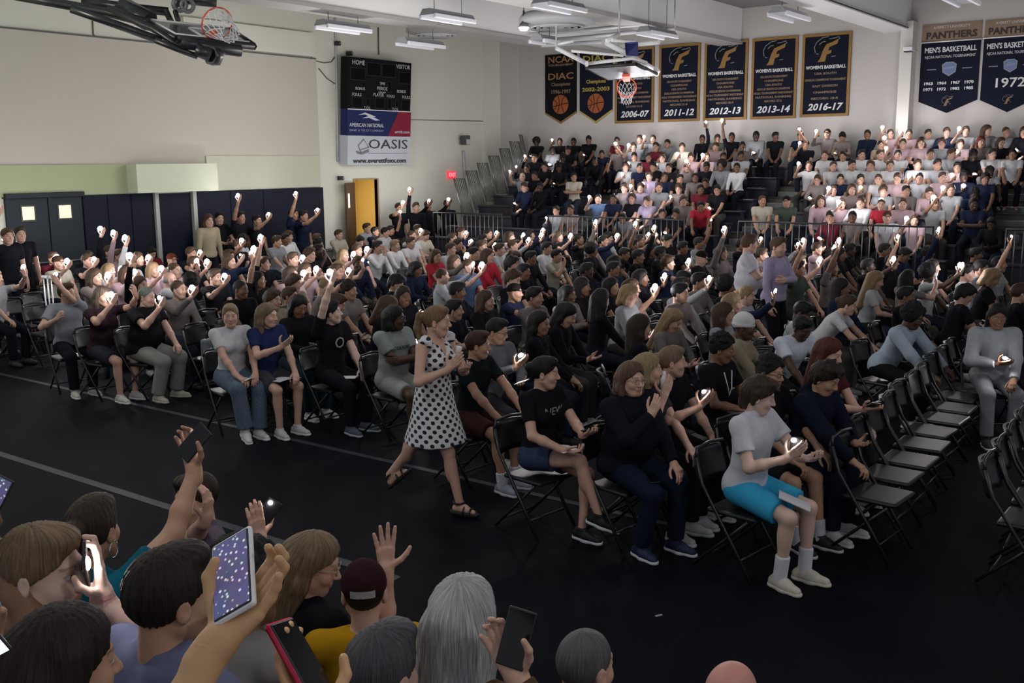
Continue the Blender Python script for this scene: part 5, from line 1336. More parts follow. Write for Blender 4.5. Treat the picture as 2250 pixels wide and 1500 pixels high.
# people standing at the back, by the wall and between the rows (head top in the photo, given depth y)
def standing(u, v, y, pose, shirt, hair, hc, skin, led, yaw, label, kind='tee', bot=None, height=1.70):
    d = ray(u, v); p = np.array([0, 0, EYE]) + d * (y / d[1])
    sc = max(.90, min(1.08, (p[2] + .11) / 1.735))
    o = crowd(float(p[0]), y, 0, math.radians(yaw), pose, shirt, hair, hc, skin, led, kind, bot, where=('s', label), scale=sc)
    TAKEN.append((float(p[0]), y)); return o
ST = [(38, 478, 16.9, 'stand', 'K', 's', 'd', '1', 0, 170, 'man in black polo standing in front of the double doors', 'tee', (.012, .012, .016)),
      (8, 480, 16.6, 'sraise', 'K', 's', 'n', '1', 3, 180, 'person at the left edge standing with phone light raised', 'tee', None),
      (453, 470, 17.3, 'stand', 'O', 'o', 'n', '1', 0, 175, 'woman in tan blazer over white top standing by navy wall pad', 'long', (.012, .012, .016)),
      (476, 447, 17.9, 'sclasp', 'K', 's', 'k', '1', 0, 175, 'man in black with clasped hands standing against navy wall pad', 'tee', (.012, .012, .016)),
      (523, 470, 17.7, 'sraise', 'K', 's', 'k', '2', 3, 185, 'person in black raising phone light against the navy wall pad', 'tee', None),
      (560, 480, 17.6, 'sface', 'K', 's', 'k', '2', 2, 185, 'dark dressed person holding phone light out at the navy pad', 'tee', None),
      (638, 437, 17.7, 'sraise', 'N', 's', 'k', '2', 3, 200, 'person in dark shirt raising phone light over the pad top edge', 'tee', (.03, .04, .08)),
      (662, 470, 17.5, 'sface', 'N', 's', 'k', '2', 2, 190, 'dark dressed person holding phone light near the pad right end', 'tee', None),
      (873, 442, 17.6, 'sface', 'K', 's', 'k', '2', 3, 160, 'man in black tee standing between open door and exit sign', 'tee', None),
      (912, 440, 17.4, 'sraise', 'K', 's', 'n', '1', 2, 150, 'dark suited man raising phone light below the exit sign', 'long', (.012, .012, .02)),
      (938, 445, 17.75, 'sface', 'K', 's', 'k', '3', 2, 150, 'dark suited man with phone light left of the bleacher end rail', 'long', (.012, .012, .02)),
      (980, 436, 17.7, 'sface', 'K', 's', 'k', '3', 3, 150, 'person with bright phone light beside the lowest bleacher end rail', 'long', None)]
for a in ST: standing(*a)
# ================================================================== the people one can see well, built one by one
R_ = math.radians
def spot(u, v, hz): p = at_z(u, v, hz); return float(p[0]), float(p[1])
def aim(loc, yaw, z, lean, world, sit=True, scale=1.0):
    """hand target (from the middle of the shoulders) that brings a wrist to a point of the room"""
    P = V3(0, 0, (.46 + .138) if sit else .945); sm = P + rot((1, 0, 0), -lean) @ V3(0, 0, .46)
    d = np.array(world, float) - V3(loc[0], loc[1], z); c, s = math.cos(-yaw), math.sin(-yaw)
    l = V3(c * d[0] - s * d[1], s * d[0] + c * d[1], d[2]) / scale
    return tuple(l - sm)
def local_dir(yaw, w):
    c, s = math.cos(-yaw), math.sin(-yaw); return (c * w[0] - s * w[1], s * w[0] + c * w[1], w[2])

M_GLS = mat('spectacle_frame', (.03, .025, .025), .3)
def glasses(o, J, color=None):
    bm = bmesh.new()
    for s in (-1, 1):
        tube(bm, [(s * .032 + .022 * math.cos(a), .103, .008 + .017 * math.sin(a)) for a in np.linspace(0, 2 * PI, 13)], .0022, 5, caps=False)
        tube(bm, [(s * .054, .100, .012), (s * .074, .05, .014), (s * .078, -.01, .010)], .0022, 5)
    tube(bm, [(-.010, .106, .012), (.010, .106, .012)], .0022, 5)
    g = obj('glasses', bm, color or M_GLS, o); g.matrix_local = head_matrix(J)
def sock(o, J, color, hgt=.13):
    for sd in 'LR':
        A_, K = J['A' + sd], J['K' + sd]; e = A_ + nrm(K - A_) * hgt
        obj('sock', sdf_mesh('sock', [cap(A_ - V3(0, 0, .04), e + nrm(K - A_) * .04, .046, .050, .02, [(e, K - A_)])], .009, M_CLOTH), parent=o, color=color)
def lace_print(o, J, s, z, size, color, back=False, x=0):
    """a printed word lying on the chest"""
    F = Matrix(((1, 0, 0, 0), (0, 0, -1, 0), (0, 1, 0, 0), (0, 0, 0, 1)))
    bm = bmesh.new(); text_bm(bm, Matrix.Identity(4), s, x, 0, size, 0, .003)
    Rt = J['Rt']
    for v in bm.verts:
        y = .13 * (.55 + .45 * J['w']) - 1.6 * v.co.x ** 2 - .35 * (v.co.y + z - .36) ** 2 + .014 + v.co.z
        v.co = Vector(J['T'](-v.co.x if not back else v.co.x, y if not back else -y, z + v.co.y))
    obj('shirt_print', bm, mat('print_%d' % int(color[0] * 100), color, .7), o)

def sandals(o, J):
    for sd in 'LR':
        bm = bmesh.new(); M = shoe_mats(J, sd)
        V, F = sdf_arrays([cap((0, -.046, -.083), (0, .05, -.083), .044, .044, .02, [(V3(0, 0, -.098), V3(0, 0, -1)), (V3(0, 0, -.072), V3(0, 0, 1))]), cap((0, .05, -.083), (0, .15, -.083), .045, .036, .02, [(V3(0, 0, -.098), V3(0, 0, -1)), (V3(0, 0, -.072), V3(0, 0, 1))])], .008)
        q = obj('sandal', mesh_from('sandal', V, F, M_SHOE), parent=o, color=(.012, .012, .013)); q.matrix_local = M
        for y, r, z in ((.115, .043, -.060), (.06, .047, -.048), (.0, .046, -.010)):
            bm = bmesh.new(); tube(bm, [(r * math.cos(a), y - .02 * math.sin(a) * (y < .03), z - .02 + (.046 if y > .03 else .02) * math.sin(a)) for a in np.linspace(-.5, PI + .5, 14)] if y > .03 else [(.044 * math.cos(a), -.005 + .046 * math.sin(a), .0) for a in np.linspace(0, 2 * PI, 16)], .009, 6)
            obj('strap', bm, M_BLACK, q)

# ---- the woman walking past the front row
def polka():
    m = mat('polka_dot_cloth', (.66, .66, .68), .85); nt = m.node_tree; bs = nt.nodes['Principled BSDF']
    uv = nt.nodes.new('ShaderNodeUVMap'); ds = []
    for off in (0.0, .5):
        a = nt.nodes.new('ShaderNodeVectorMath'); a.operation = 'SCALE'; a.inputs['Scale'].default_value = 1 / .072
        b = nt.nodes.new('ShaderNodeVectorMath'); b.operation = 'ADD'; b.inputs[1].default_value = (off, off, 0)
        c = nt.nodes.new('ShaderNodeVectorMath'); c.operation = 'FRACTION'
        d = nt.nodes.new('ShaderNodeVectorMath'); d.operation = 'SUBTRACT'; d.inputs[1].default_value = (.5, .5, 0)
        e = nt.nodes.new('ShaderNodeVectorMath'); e.operation = 'LENGTH'
        nt.links.new(uv.outputs[0], a.inputs[0]); nt.links.new(a.outputs[0], b.inputs[0]); nt.links.new(b.outputs[0], c.inputs[0]); nt.links.new(c.outputs[0], d.inputs[0]); nt.links.new(d.outputs[0], e.inputs[0]); ds.append(e)
    mn = nt.nodes.new('ShaderNodeMath'); mn.operation = 'MINIMUM'; nt.links.new(ds[0].outputs['Value'], mn.inputs[0]); nt.links.new(ds[1].outputs['Value'], mn.inputs[1])
    lt = nt.nodes.new('ShaderNodeMath'); lt.operation = 'LESS_THAN'; lt.inputs[1].default_value = .215; nt.links.new(mn.outputs[0], lt.inputs[0])
    mx = nt.nodes.new('ShaderNodeMix'); mx.data_type = 'RGBA'; mx.inputs[6].default_value = (.66, .66, .68, 1); mx.inputs[7].default_value = (.012, .012, .016, 1)
    nt.links.new(lt.outputs[0], mx.inputs[0]); nt.links.new(mx.outputs[2], bs.inputs['Base Color']); return m
def walker():
    loc = (6.13, 5.32); yaw = R_(192)
    pose = dict(sit=False, lean=3, twist=8, head=(-18, 2, 0), R=((.13, .22, -.17), (.9, -.6, -.9), (-.8, -.3, .1), (-.1, .5, .9), 'hold'), L=((.02, .25, -.20), (.8, 0, -.9), (.2, -.3, .9), (-.4, .8, .2), 'relax'),
                feet=((.06, -.50, .19, -10, 42), (.07, .26, .105, 6, 0)), knees=((0, 1, -.1), (.05, 1, .1)), s=1, w=.93)
    o, J, W = person('woman in white polka dot dress walking in front of the seated rows', loc, yaw, pose, skin='1', top=None, bottom=None, hair=('pony', (.17, .105, .055)), shoes=None, bust=.012, vox=(.011, .005, .005), scale=1.0, hairvox=.006)
    c = J['T']; cut = [(V3(0, 0, .60), V3(0, 0, -1))]
    D = [p for p in torso_prims(J, .013, .016)]
    nk = (c(0, 0, .475), J['Rt'] @ V3(0, .15, 1))
    D = [p[:-2] + ([nk], p[-1]) for p in D[:3]] + [p[:-2] + ([(c(0, 0, .44), J['Rt'] @ V3(0, .2, 1))], p[-1]) if p[0] == 'e' else p for p in D[3:] if p[0] == 'e']
    for sx in (-1, 1):
        D += [cap((sx * .035, .0, 1.13), (sx * .075, -.01, .50), .100, .215, .06, cut), cap(c(sx * .085, .075, .40), c(sx * .125, .0, .515), .032, .028, .02), cap(c(sx * .125, .0, .515), c(sx * .09, -.09, .42), .028, .03, .02),
              ell(c(sx * .165, .02, .515), (.045, .060, .026), J['Rt'] @ rot((0, 1, 0), sx * 28), .015), ell(c(sx * .150, .055, .485), (.034, .035, .030), J['Rt'], .015)]
    for a in np.linspace(0, 2 * PI, 11)[:-1]:
        D.append(cap((.10 * math.sin(a), .085 * math.cos(a), 1.0), (.265 * math.sin(a), .245 * math.cos(a) - .005, .50), .012, .036, .03, cut))
    D.append(cap((0, .02, 1.0), (0, .05, .50), .12, .245, .05, cut))
    D.append(cap(c(0, .17, .335), c(0, .10, .50), .020, .062, .015, None, True))
    uv = lambda V: np.stack([np.arctan2(V[:, 0], V[:, 1] + .003) * (.15 + np.clip(1.1 - V[:, 2], 0, .6) * .15), V[:, 2]], 1)
    obj('dress', sdf_mesh('dress', D, .009, polka(), uv_fn=uv), parent=o)
    sandals(o, J)
    d = nrm(J['FR'][0]); w = J['WR'] + d * .10 + J['FR'][1] * .03
    bm = bmesh.new(); tube(bm, [(0, 0, -.09), (0, 0, .05), (0, 0, .052), (0, 0, .11)], [.013, .016, .024, .022], 10)
    m = obj('microphone', bm, mat('white_microphone', (.65, .65, .66), .35)); m.matrix_world = W @ Matrix.Translation(Vector(w)) @ Vector((d[0] * .3, d[1] * .3, 1)).to_track_quat('Z', 'Y').to_matrix().to_4x4()
    tag(m, 'white hand microphone held by the woman in polka dots', 'microphone')
    bm = bmesh.new()
    for sx in (-1, 1): tube(bm, [(sx * .082, -.005, -.04), (sx * .082, -.005, -.06)], .004, 5)
    e = obj('earrings', bm, M_STEEL, o); e.matrix_local = head_matrix(J)
    TAKEN.append((6.1, 5.42))
walker()

def paper(M, w, h, label, color=(.62, .62, .64)):
    bm = bmesh.new(); n = 6; r = []
    for t in (0, .004):
        r.append([[bm.verts.new((w * (i / n - .5), h * j - h / 2, .012 * math.cos(PI * (i / n - .5)) + t)) for i in range(n + 1)] for j in (0, 1)])
    for t in (0, 1):
        for i in range(n):
            q = (r[t][0][i], r[t][0][i + 1], r[t][1][i + 1], r[t][1][i]); bm.faces.new(q if t else q[::-1])
    for i in range(n):
        for j in (0, 1):
            q = (r[0][j][i], r[0][j][i + 1], r[1][j][i + 1], r[1][j][i]); bm.faces.new(q if j == 0 else q[::-1])
    o = obj('program_sheet', bm, mat('paper_%d' % int(color[0] * 100), color, .8)); o.matrix_world = M
    tag(o, label, 'paper', 'programmes on laps and chairs'); return o
def on_lap(W, J, sx=0.0, fy=.30, rz=10, tilt=4):
    k = (J['KR'] + J['KL']) / 2; return W @ Matrix.Translation((sx, fy, max(J['KR'][2], J['KL'][2]) + .088)) @ Euler((R_(tilt), 0, R_(rz))).to_matrix().to_4x4()

def head_place(u, v, z, yaw, pose, hz=None):
    """where to seat someone so that the middle of the head stands in this photo point"""
    q = {k: w for k, w in pose.items() if k not in 'LR'}; Hc = skeleton(**q)['Hc']; c, s = math.cos(yaw), math.sin(yaw)
    p = at_z(u, v, z + Hc[2] + .028); return float(p[0] - (c * Hc[0] - s * Hc[1])), float(p[1] - (s * Hc[0] + c * Hc[1]))
def seated(label, u, v, hz=1.19, yaw=180, chair_label=None, dy=.03, **k):
    pose = k.pop('pose', {})
    x, y = head_place(u, v, 0, R_(yaw), pose)
    o, J, W = person(label, (x, y), R_(yaw), pose, **k)
    TAKEN.append((x, y)); chair(x, y + .02, R_(yaw), chair_label or ('folding chair under the ' + label), True, 'occupied folding chairs')
    CHAIRS[-1]['label'] = ' '.join(CHAIRS[-1]['label'].split()[:16])
    return o, J, W
def give_phone(o, J, W, sd, label, led=None, screen=None, tilt=45, slide=.100, off=.0225, up=.018):
    l, r, s = (W @ phone_matrix(J, sd, tilt, slide, off, up)).decompose()
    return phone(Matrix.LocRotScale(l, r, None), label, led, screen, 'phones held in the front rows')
BLK, NVY = (.011, .011, .014), (.010, .013, .030)

# ---- front ends of the rows, from the right
o, J, W = seated('boy in white polo and bright blue shorts at the end of the front row', 1668, 862, yaw=172, skin='5', pose=dict(lean=6, head=(-30, 14, 0), R=((.14, .33, -.17), (.5, -.4, -1), (-.75, -.2, .5), (-.1, .6, .8), 'hold'),
                 L=((.0, .37, -.19), (.9, .2, -.9), (0, -.2, 1), (.2, 1, .15), 'relax'), feet=((.10, .42, .09, -4), (.13, .36, .09, 14)), w=1.02), top=('polo', (.56, .57, .61)), bottom=('shorts', (.045, .36, .60)), hair=('mop', (.045, .028, .02)), shoes=(.56, .52, .44), sole=(.60, .56, .48), vox=(.011, .005, .005), hairvox=.0065, loose=.012)
sock(o, J, (.66, .66, .70), .15); give_phone(o, J, W, 'R', 'phone with white light in the hand of the boy in blue shorts', .018)
paper(on_lap(W, J, .05, .40, 30, -22), .17, .22, 'folded white sheet on the lap of the boy in blue shorts')
o, J, W = seated('heavy person with glasses and bobbed brown hair in dark hoodie and trousers', 1388, 826, yaw=168, skin='1', pose=dict(lean=4, head=(10, 0, 0), R=((.05, .26, -.04), (.8, .3, -1), (-.5, -.5, 0), (-.1, .2, 1), 'relax'),
                 L=((.12, .34, -.42), (.8, -.5, -.5), (0, -.3, -1), (-.3, .8, -.2), 'relax'), feet=((.12, .40, .09, -4), (.15, .30, .09, 12)), w=1.34), top=('hoodie', (.010, .011, .017)), bottom=('pants', (.012, .016, .034)), hair=('bob', (.10, .055, .035)), shoes=(.014, .022, .06), sole=(.62, .63, .66), belly=.055, vox=(.012, .005, .0055), hairvox=.0065, loose=.012)
glasses(o, J, mat('thin_frame', (.35, .28, .22), .3)); l, r, s = (on_lap(W, J, .10, .36, -35, -8)).decompose(); phone(Matrix.LocRotScale(l, r, None), 'grey phone lying on the lap of the person in dark hoodie', None, 'off', 'phones held in the front rows')
o, J, W = seated('girl in black tee and denim shorts sitting with crossed bare legs', 1197, 812, yaw=172, skin='1', pose=dict(lean=5, head=(-34, 4, 0), R=((.13, .33, -.34), (.9, -.5, -.5), (0, -.4, .8), (-.4, 1, .1), 'relax'), L=((.02, .40, -.24), (.8, -.3, -.8), (.3, -.7, .5), (-.1, .8, .6), 'grip'),
                 feet=((.06, .40, .09, 0), (-.06, .56, .24, -14, -12)), knees=((-.05, 1, .3), (-.18, 1, .9)), w=.9), top=('tee', BLK), bottom=('short_shorts', (.035, .05, .10)), botmat=M_DENIM, hair=('bun', 'k'), shoes=(.013, .013, .014), sole=(.62, .62, .64), bust=.010, vox=(.011, .005, .0052), hairvox=.0065)
lace_print(o, J, 'VANS', .36, .085, (.35, .36, .40)) if False else lace_print(o, J, 'NEW', .37, .085, (.34, .35, .40))
paper(on_lap(W, J, .06, .34, -20), .16, .22, 'white programme on the lap of the girl with crossed legs')
give_phone(o, J, W, 'L', 'dark phone in the raised hand of the girl with crossed legs', None, 'off')
o, J, W = seated('person in black tee with brown hair and bare knees behind the walking woman', 1050, 752, yaw=176, skin='2', pose=dict(lean=8, head=(-38, 4, 0), R='knee', L='knee', feet=((.10, .42, .09), (.10, .46, .09)), w=1.0), top=('tee', (.010, .014, .016)), bottom=('shorts', (.05, .022, .02)), hair=('short', (.04, .018, .013)), shoes=(.24, .25, .32), sole=(.55, .55, .56), vox=(.012, .0058, .006))
sock(o, J, (.6, .6, .64), .10)
o, J, W = seated('person in grey hoodie with glasses holding up a lit phone', 1092, 722, yaw=168, skin='2', pose=dict(lean=8, head=(-22, 10, 0), R='chest', L='belly', w=1.0), top=('hoodie', (.13, .13, .145)), bottom=('pants', (.03, .03, .035)), hair=('short', 'k'), vox=(.013, .006, .0065))
glasses(o, J); give_phone(o, J, W, 'R', 'phone with white light held by person in grey hoodie and glasses', .026, 'on'); give_phone(o, J, W, 'L', 'phone with glowing screen in the lap of person in grey hoodie', None, 'on')
o, J, W = seated('person in light grey tee and shorts with crossed arms and glasses', 867, 694, yaw=176, skin='4', pose=dict(lean=4, head=(-34, 0, 0), R='cross', L='cross', w=1.12), top=('tee', (.24, .26, .25)), bottom=('shorts', (.27, .28, .26)), hair=('bob', 'k'), shoes=(.3, .3, .3), belly=.02, vox=(.012, .006, .006), loose=.012)
glasses(o, J); lace_print(o, J, 'COUGARS', .36, .05, (.03, .05, .05))
o, J, W = seated('person in black tee with printed front raising a bright phone light', 728, 682, yaw=178, skin='5', pose=dict(lean=2, head=(-46, -6, 0), R=((.12, .16, .50), (.7, .5, .1), (0, -1, .1), (-.5, .1, .85), 'grip'), L='lap', w=1.05), top=('tee', BLK), bottom=('pants', (.012, .013, .016)), hair=('short', 'k'), shoes=(.10, .11, .16), sole=(.55, .56, .62), vox=(.012, .0058, .006), loose=.012)
give_phone(o, J, W, 'R', 'phone with bright flash raised by the person in black printed tee', .034); lace_print(o, J, 'O', .33, .17, (.45, .40, .40))
paper(on_lap(W, J, .05, .34, 20), .15, .21, 'white sheet on the lap of the person in black printed tee')
o, J, W = seated('blonde woman in white tee and blue jeans at the end of her row', 506, 688, yaw=165, skin='1', pose=dict(lean=3, head=(24, 2, 0), R='lap', L='lap', feet=((.07, .46, .09, -4), (.09, .48, .12, 10, -14)), w=1.0), top=('tee', (.56, .55, .56)), bottom=('wide', (.095, .125, .18)), botmat=M_DENIM, hair=('bun', (.26, .19, .12)), shoes=(.58, .58, .58), sole=(.66, .66, .66), bust=.014, vox=(.011, .0055, .0055), hairvox=.0065)
paper(on_lap(W, J, .02, .37, 15), .15, .21, 'white sheet in the hands of the blonde woman in jeans')
o, J, W = seated('long haired blonde in navy tee with an open notebook on her lap', 588, 688, yaw=172, skin='1', pose=dict(lean=8, head=(-24, 4, 0), R='chest', L='lap', w=.92), top=('tee', (.020, .028, .085)), bottom=('shorts', (.05, .05, .06)), hair=('long', (.16, .11, .07)), shoes=(.5, .5, .5), bust=.01, vox=(.012, .006, .006))
paper(on_lap(W, J, .0, .36, 5), .28, .21, 'open notebook on the lap of the blonde in navy tee')
o, J, W = seated('person in black with long black hair looking down at a phone', 657, 668, yaw=172, skin='3', pose=dict(lean=10, head=(6, 20, 0), R='belly', L='belly', w=.98), top=('long', BLK), bottom=('pants', (.02, .035, .045)), hair=('verylong', 'k'), vox=(.013, .006, .0065))
give_phone(o, J, W, 'R', 'dark phone of the person with long black hair', None, 'off')
o, J, W = seated('large person in black tee and beige trousers with phone at face', 322, 648, yaw=196, skin='1', pose=dict(lean=8, head=(-6, 2, 0), R=((.16, .33, .06), (.8, 0, -1), (-.2, -1, .1), (-.6, .1, .75), 'grip'), L='lap', w=1.42, feet=((.14, .34, .09), (.16, .30, .09, 16))), top=('tee', BLK), bottom=('wide', (.26, .255, .235)), hair=('buzz', (.16, .18, .16)), shoes=(.46, .44, .34), sole=(.5, .48, .4), belly=.05, vox=(.013, .006, .006), loose=.014)
give_phone(o, J, W, 'R', 'phone with yellowish flash of the large person in black tee', .026)
o, J, W = seated('brown haired woman in maroon tee with both hands raised to her phone', 226, 648, yaw=186, skin='1', pose=dict(lean=6, head=(0, -2, 0), R=((.12, .30, .10), (.9, .1, -.9), (-.2, -1, .1), (-.6, .1, .75), 'grip'), L='front', w=1.12), top=('tee', (.030, .016, .022)), bottom=('shorts', (.03, .03, .04)), hair=('long', (.10, .07, .05)), bust=.014, belly=.02, shoes=(.5, .48, .44), vox=(.013, .006, .0065))
give_phone(o, J, W, 'R', 'phone with white flash of the woman in maroon tee', .034)
o, J, W = seated('man in grey tee and black trousers holding crutches upright', 146, 640, yaw=168, skin='1', pose=dict(lean=4, head=(-36, 0, 0), R=((.24, .30, -.10), (.8, -.4, -.8), (-1, 0, 0), (0, .6, .5), 'hold'), L=((.18, .30, .34), (.9, .2, -.6), (0, -1, .1), (.5, .1, .8), 'grip', 1), w=1.05), top=('tee', (.26, .27, .30)), bottom=('pants', (.012, .013, .018)), hair=('short', 'n'), shoes=(.5, .48, .44), belly=.03, vox=(.013, .006, .0065), loose=.01)
give_phone(o, J, W, 'L', 'phone with white flash raised by the man with crutches', .026)
GRIPW = W @ Vector(J['WR'] + J['FR'][0] * .07 + J['FR'][1] * .03)

# ---- second faces behind them, and the right part of the floor
o, J, W = seated('blonde person drinking from a white bottle behind the dark hoodie', 1424, 806, yaw=176, skin='1', pose=dict(lean=4, head=(-34, -2, 0), R=((.05, .20, .0), (.8, .3, -1), (-.5, -.6, .1), (-.1, .3, 1), 'hold'), L='lap', w=.95), top=('tee', (.03, .03, .035)), bottom=('pants', (.02, .02, .03)), hair=('long', (.26, .19, .10)), vox=(.013, .006, .0062), bust=.01)
bm = bmesh.new(); lathe(bm, [(.001, 0), (.028, .0), (.03, .08), (.022, .10), (.012, .12), (.012, .14), (.001, .14)], 14)
b = obj('drink_bottle', bm, M_WHITE); b.matrix_world = W @ Matrix.Translation(Vector(J['WR'] + J['FR'][0] * .06 + J['FR'][1] * .035)); tag(b, 'white bottle at the mouth of the blonde behind the dark hoodie', 'bottle')
o, J, W = seated('person in black top with fair tied hair holding a small phone light', 1478, 788, yaw=176, skin='1', pose=dict(lean=4, head=(-34, 0, 0), R=((.12, .34, -.12), (.7, -.2, -1), (-.4, -.8, .3), (-.1, .5, .8), 'hold'), L='lap', w=1.02), top=('tee', BLK), bottom=('pants', (.012, .012, .016)), hair=('bun', (.17, .115, .075)), vox=(.012, .006, .006))
give_phone(o, J, W, 'R', 'phone with small white light of the person in black with tied hair', .018)
paper(on_lap(W, J, .04, .36, 80), .15, .24, 'white programme on the knees of the person with tied fair hair')
o, J, W = seated('young man with curly black hair and lanyard in black shirt', 1586, 760, yaw=172, skin='3', pose=dict(lean=8, head=(-26, 8, 0), R='belly', L='belly', w=1.04), top=('tee', BLK), bottom=('pants', (.012, .012, .016)), hair=('curly', 'k'), vox=(.012, .0058, .006))
bm = bmesh.new(); tube(bm, [Vector(J['T'](-.06, .105, .47)), Vector(J['T'](-.025, .150, .33)), Vector(J['T'](0, .150, .26)), Vector(J['T'](.025, .150, .33)), Vector(J['T'](.06, .105, .47))], .005, 5); obj('lanyard', bm, M_WHITE, o)
give_phone(o, J, W, 'R', 'phone with bright light in the lap of the man with lanyard', .018)
paper(on_lap(W, J, -.02, .38, 70), .15, .30, 'long white sheet on the lap of the man with lanyard')
o, J, W = seated('young man with glasses and curly hair in black tee beside the boy in blue shorts', 1692, 812, yaw=162, skin='2', pose=dict(lean=4, head=(-6, 4, 0), R='lap', L='knee', w=1.05, feet=((.1, .5, .09), (.1, .46, .09))), top=('tee', BLK), bottom=('shorts', BLK), hair=('curly', 'k'), shoes=(.02, .02, .022), sole=(.6, .6, .6), beard=.3, vox=(.012, .0055, .006))
glasses(o, J); sock(o, J, (.55, .55, .58), .12)
o, J, W = seated('person in dark sweatshirt bending forward beside the glasses wearer', 1814, 824, hz=1.05, yaw=172, skin='2', dy=.12, pose=dict(lean=22, head=(0, 24, 0), R='knee', L='belly', w=1.25), top=('hoodie', (.010, .012, .024)), bottom=('pants', (.012, .014, .028)), hair=('mop', (.02, .012, .008)), vox=(.013, .0065, .0065), loose=.015)
o, J, W = seated('person with auburn hair in maroon top holding a phone with white screen', 1822, 770, yaw=170, skin='1', pose=dict(lean=8, head=(-4, 14, 0), R=((.10, .40, -.22), (.8, -.2, -.8), (-.3, -.6, .7), (.2, .9, .3), 'hold'), L='lap', w=1.0), top=('tee', (.07, .018, .02)), bottom=('pants', (.035, .036, .038)), hair=('verylong', (.075, .018, .012)), vox=(.013, .006, .006))
give_phone(o, J, W, 'R', 'phone with glowing white screen held by the auburn haired person', None, 'on', off=.03)
o, J, W = seated('dark skinned boy in white tee bending down over his knees', 1762, 716, hz=1.02, yaw=150, skin='4', dy=.15, pose=dict(lean=34, head=(0, 26, 0), R='knee', L='knee', w=1.08), top=('tee', (.60, .62, .70)), bottom=('pants', (.012, .012, .016)), hair=('short', 'k'), vox=(.013, .0062, .0065), loose=.012)
o, J, W = seated('person in white knit cap and tan jacket seen from behind', 1636, 712, yaw=190, skin='4', pose=dict(lean=8, head=(-4, 4, 0), R='lap', L='lap', w=1.08), top=('hoodie', (.26, .215, .155)), bottom=('pants', BLK), hair=('beanie', 'k', (.58, .58, .57)), vox=(.013, .0065, .0065))
o, J, W = seated('person in light blue shirt leaning forward over their knees', 2006, 692, hz=1.04, yaw=166, skin='4', dy=.16, pose=dict(lean=30, head=(-4, 18, 0), R='knee', L='knee', w=1.02), top=('long', (.34, .40, .47)), bottom=('pants', BLK), hair=('afro', 'k'), vox=(.012, .006, .006), loose=.012)
o, J, W = seated('person with long dark braids in grey hoodie with a light glowing at the chest', 2192, 690, yaw=118, skin='3', pose=dict(lean=8, head=(4, 10, 0), R=((.05, .26, -.26), (.9, -.4, -.5), (-.3, -.5, .8), (-.6, .7, .3), 'hold'), L='lap', w=1.10, feet=((.13, .40, .09), (.13, .46, .09))), top=('hoodie', (.33, .34, .36)), bottom=('pants', (.20, .205, .22)), hair=('braids', 'k'), shoes=(.02, .02, .024), vox=(.011, .0055, .006), loose=.014)
give_phone(o, J, W, 'R', 'phone with bright light before the grey hoodie at right', .026)
for args, lab in (((1640, 530, 1.70, 196), 'heavy man standing among the rows in white polo shirt'), ((1704, 536, 1.70, 172), 'man standing among the rows in lavender dress shirt')):
    u, v, hz, yw = args; x, y = spot(u, v, hz + .02); wh = 'white' in lab
    o, J, W = person(lab, (x, y), R_(yw), dict(sit=False, lean=2, head=(-30 if wh else 4, 2, 0), R='cross' if wh else 'side', L='belly' if wh else 'cross', w=1.25 if wh else 1.12), skin='1', top=('polo' if wh else 'long', (.58, .58, .62) if wh else (.36, .31, .45)), bottom=('pants', BLK), hair=('short', (.09, .05, .03)), shoes=BLK, sole=None, belly=.06 if wh else .02, vox=(.013, .006, .0065), scale=1.06, beard=0 if wh else .35)
    TAKEN.append((x, y))

# ================================================================== the spectators in front of the camera, on the near bleacher
NB = ((2.50, .45), (1.85, .73), (1.22, 1.01), (.62, 1.29))
nb = empty('near_bleachers', (1.5, 1.6, 0)); tag(nb, 'dark bleacher tiers under the spectators in front of the camera', 'bleachers')
for x, sz in NB:
    if sz > .46:
        bm = bmesh.new(); box(bm, -.4, x + .46, -2.5, 6.2, sz - .73 if sz > .8 else 0, sz - .45); obj('tier', local(bm, nb), M_DECK, nb)
    bm = bmesh.new(); box(bm, x - .15, x + .13, -2.5, 6.2, sz - .05, sz, bev=.012); box(bm, x - .06, x + .06, -2.4, 6.1, max(.0, sz - .45), sz - .05); obj('bench', local(bm, nb), M_BENCH, nb)
def spectator(label, u, v, row, yaw=-90, hz=None, **k):
    z = NB[row][1] - .46 + k.pop('dz', 0.0)
    pose = k.pop('pose', {}); x, y = head_place(u, v, z, R_(yaw), pose); pose.setdefault('feet', ((.11, .28, .09), (.11, .28, .09)))
    k.setdefault('vox', (.012, .0055, .006)); k.setdefault('hairvox', .0055); k.setdefault('shoes', None)
    if callable(pose.get('R')): pose['R'] = pose['R']((x, y), R_(yaw), z)
    if callable(pose.get('L')): pose['L'] = pose['L']((x, y), R_(yaw), z)
    return person(label, (x, y), R_(yaw), pose, z=z, **k)
def reach(u, v, dist, elbow, palm, fingers, grip, lean=4):
    """a hand brought to a photo point at a given distance; directions in room axes"""
    return lambda loc, yaw, z: (aim(loc, yaw, z, lean, at_depth(u, v, dist)), local_dir(yaw, elbow), local_dir(yaw, palm), local_dir(yaw, fingers), grip, 1)
CAMR, CAMF, CAMU = ROT[:, 0], ROT[:, 2], -ROT[:, 1]
def cv(r, u, f): return tuple(CAMR * r + CAMU * u + CAMF * f)

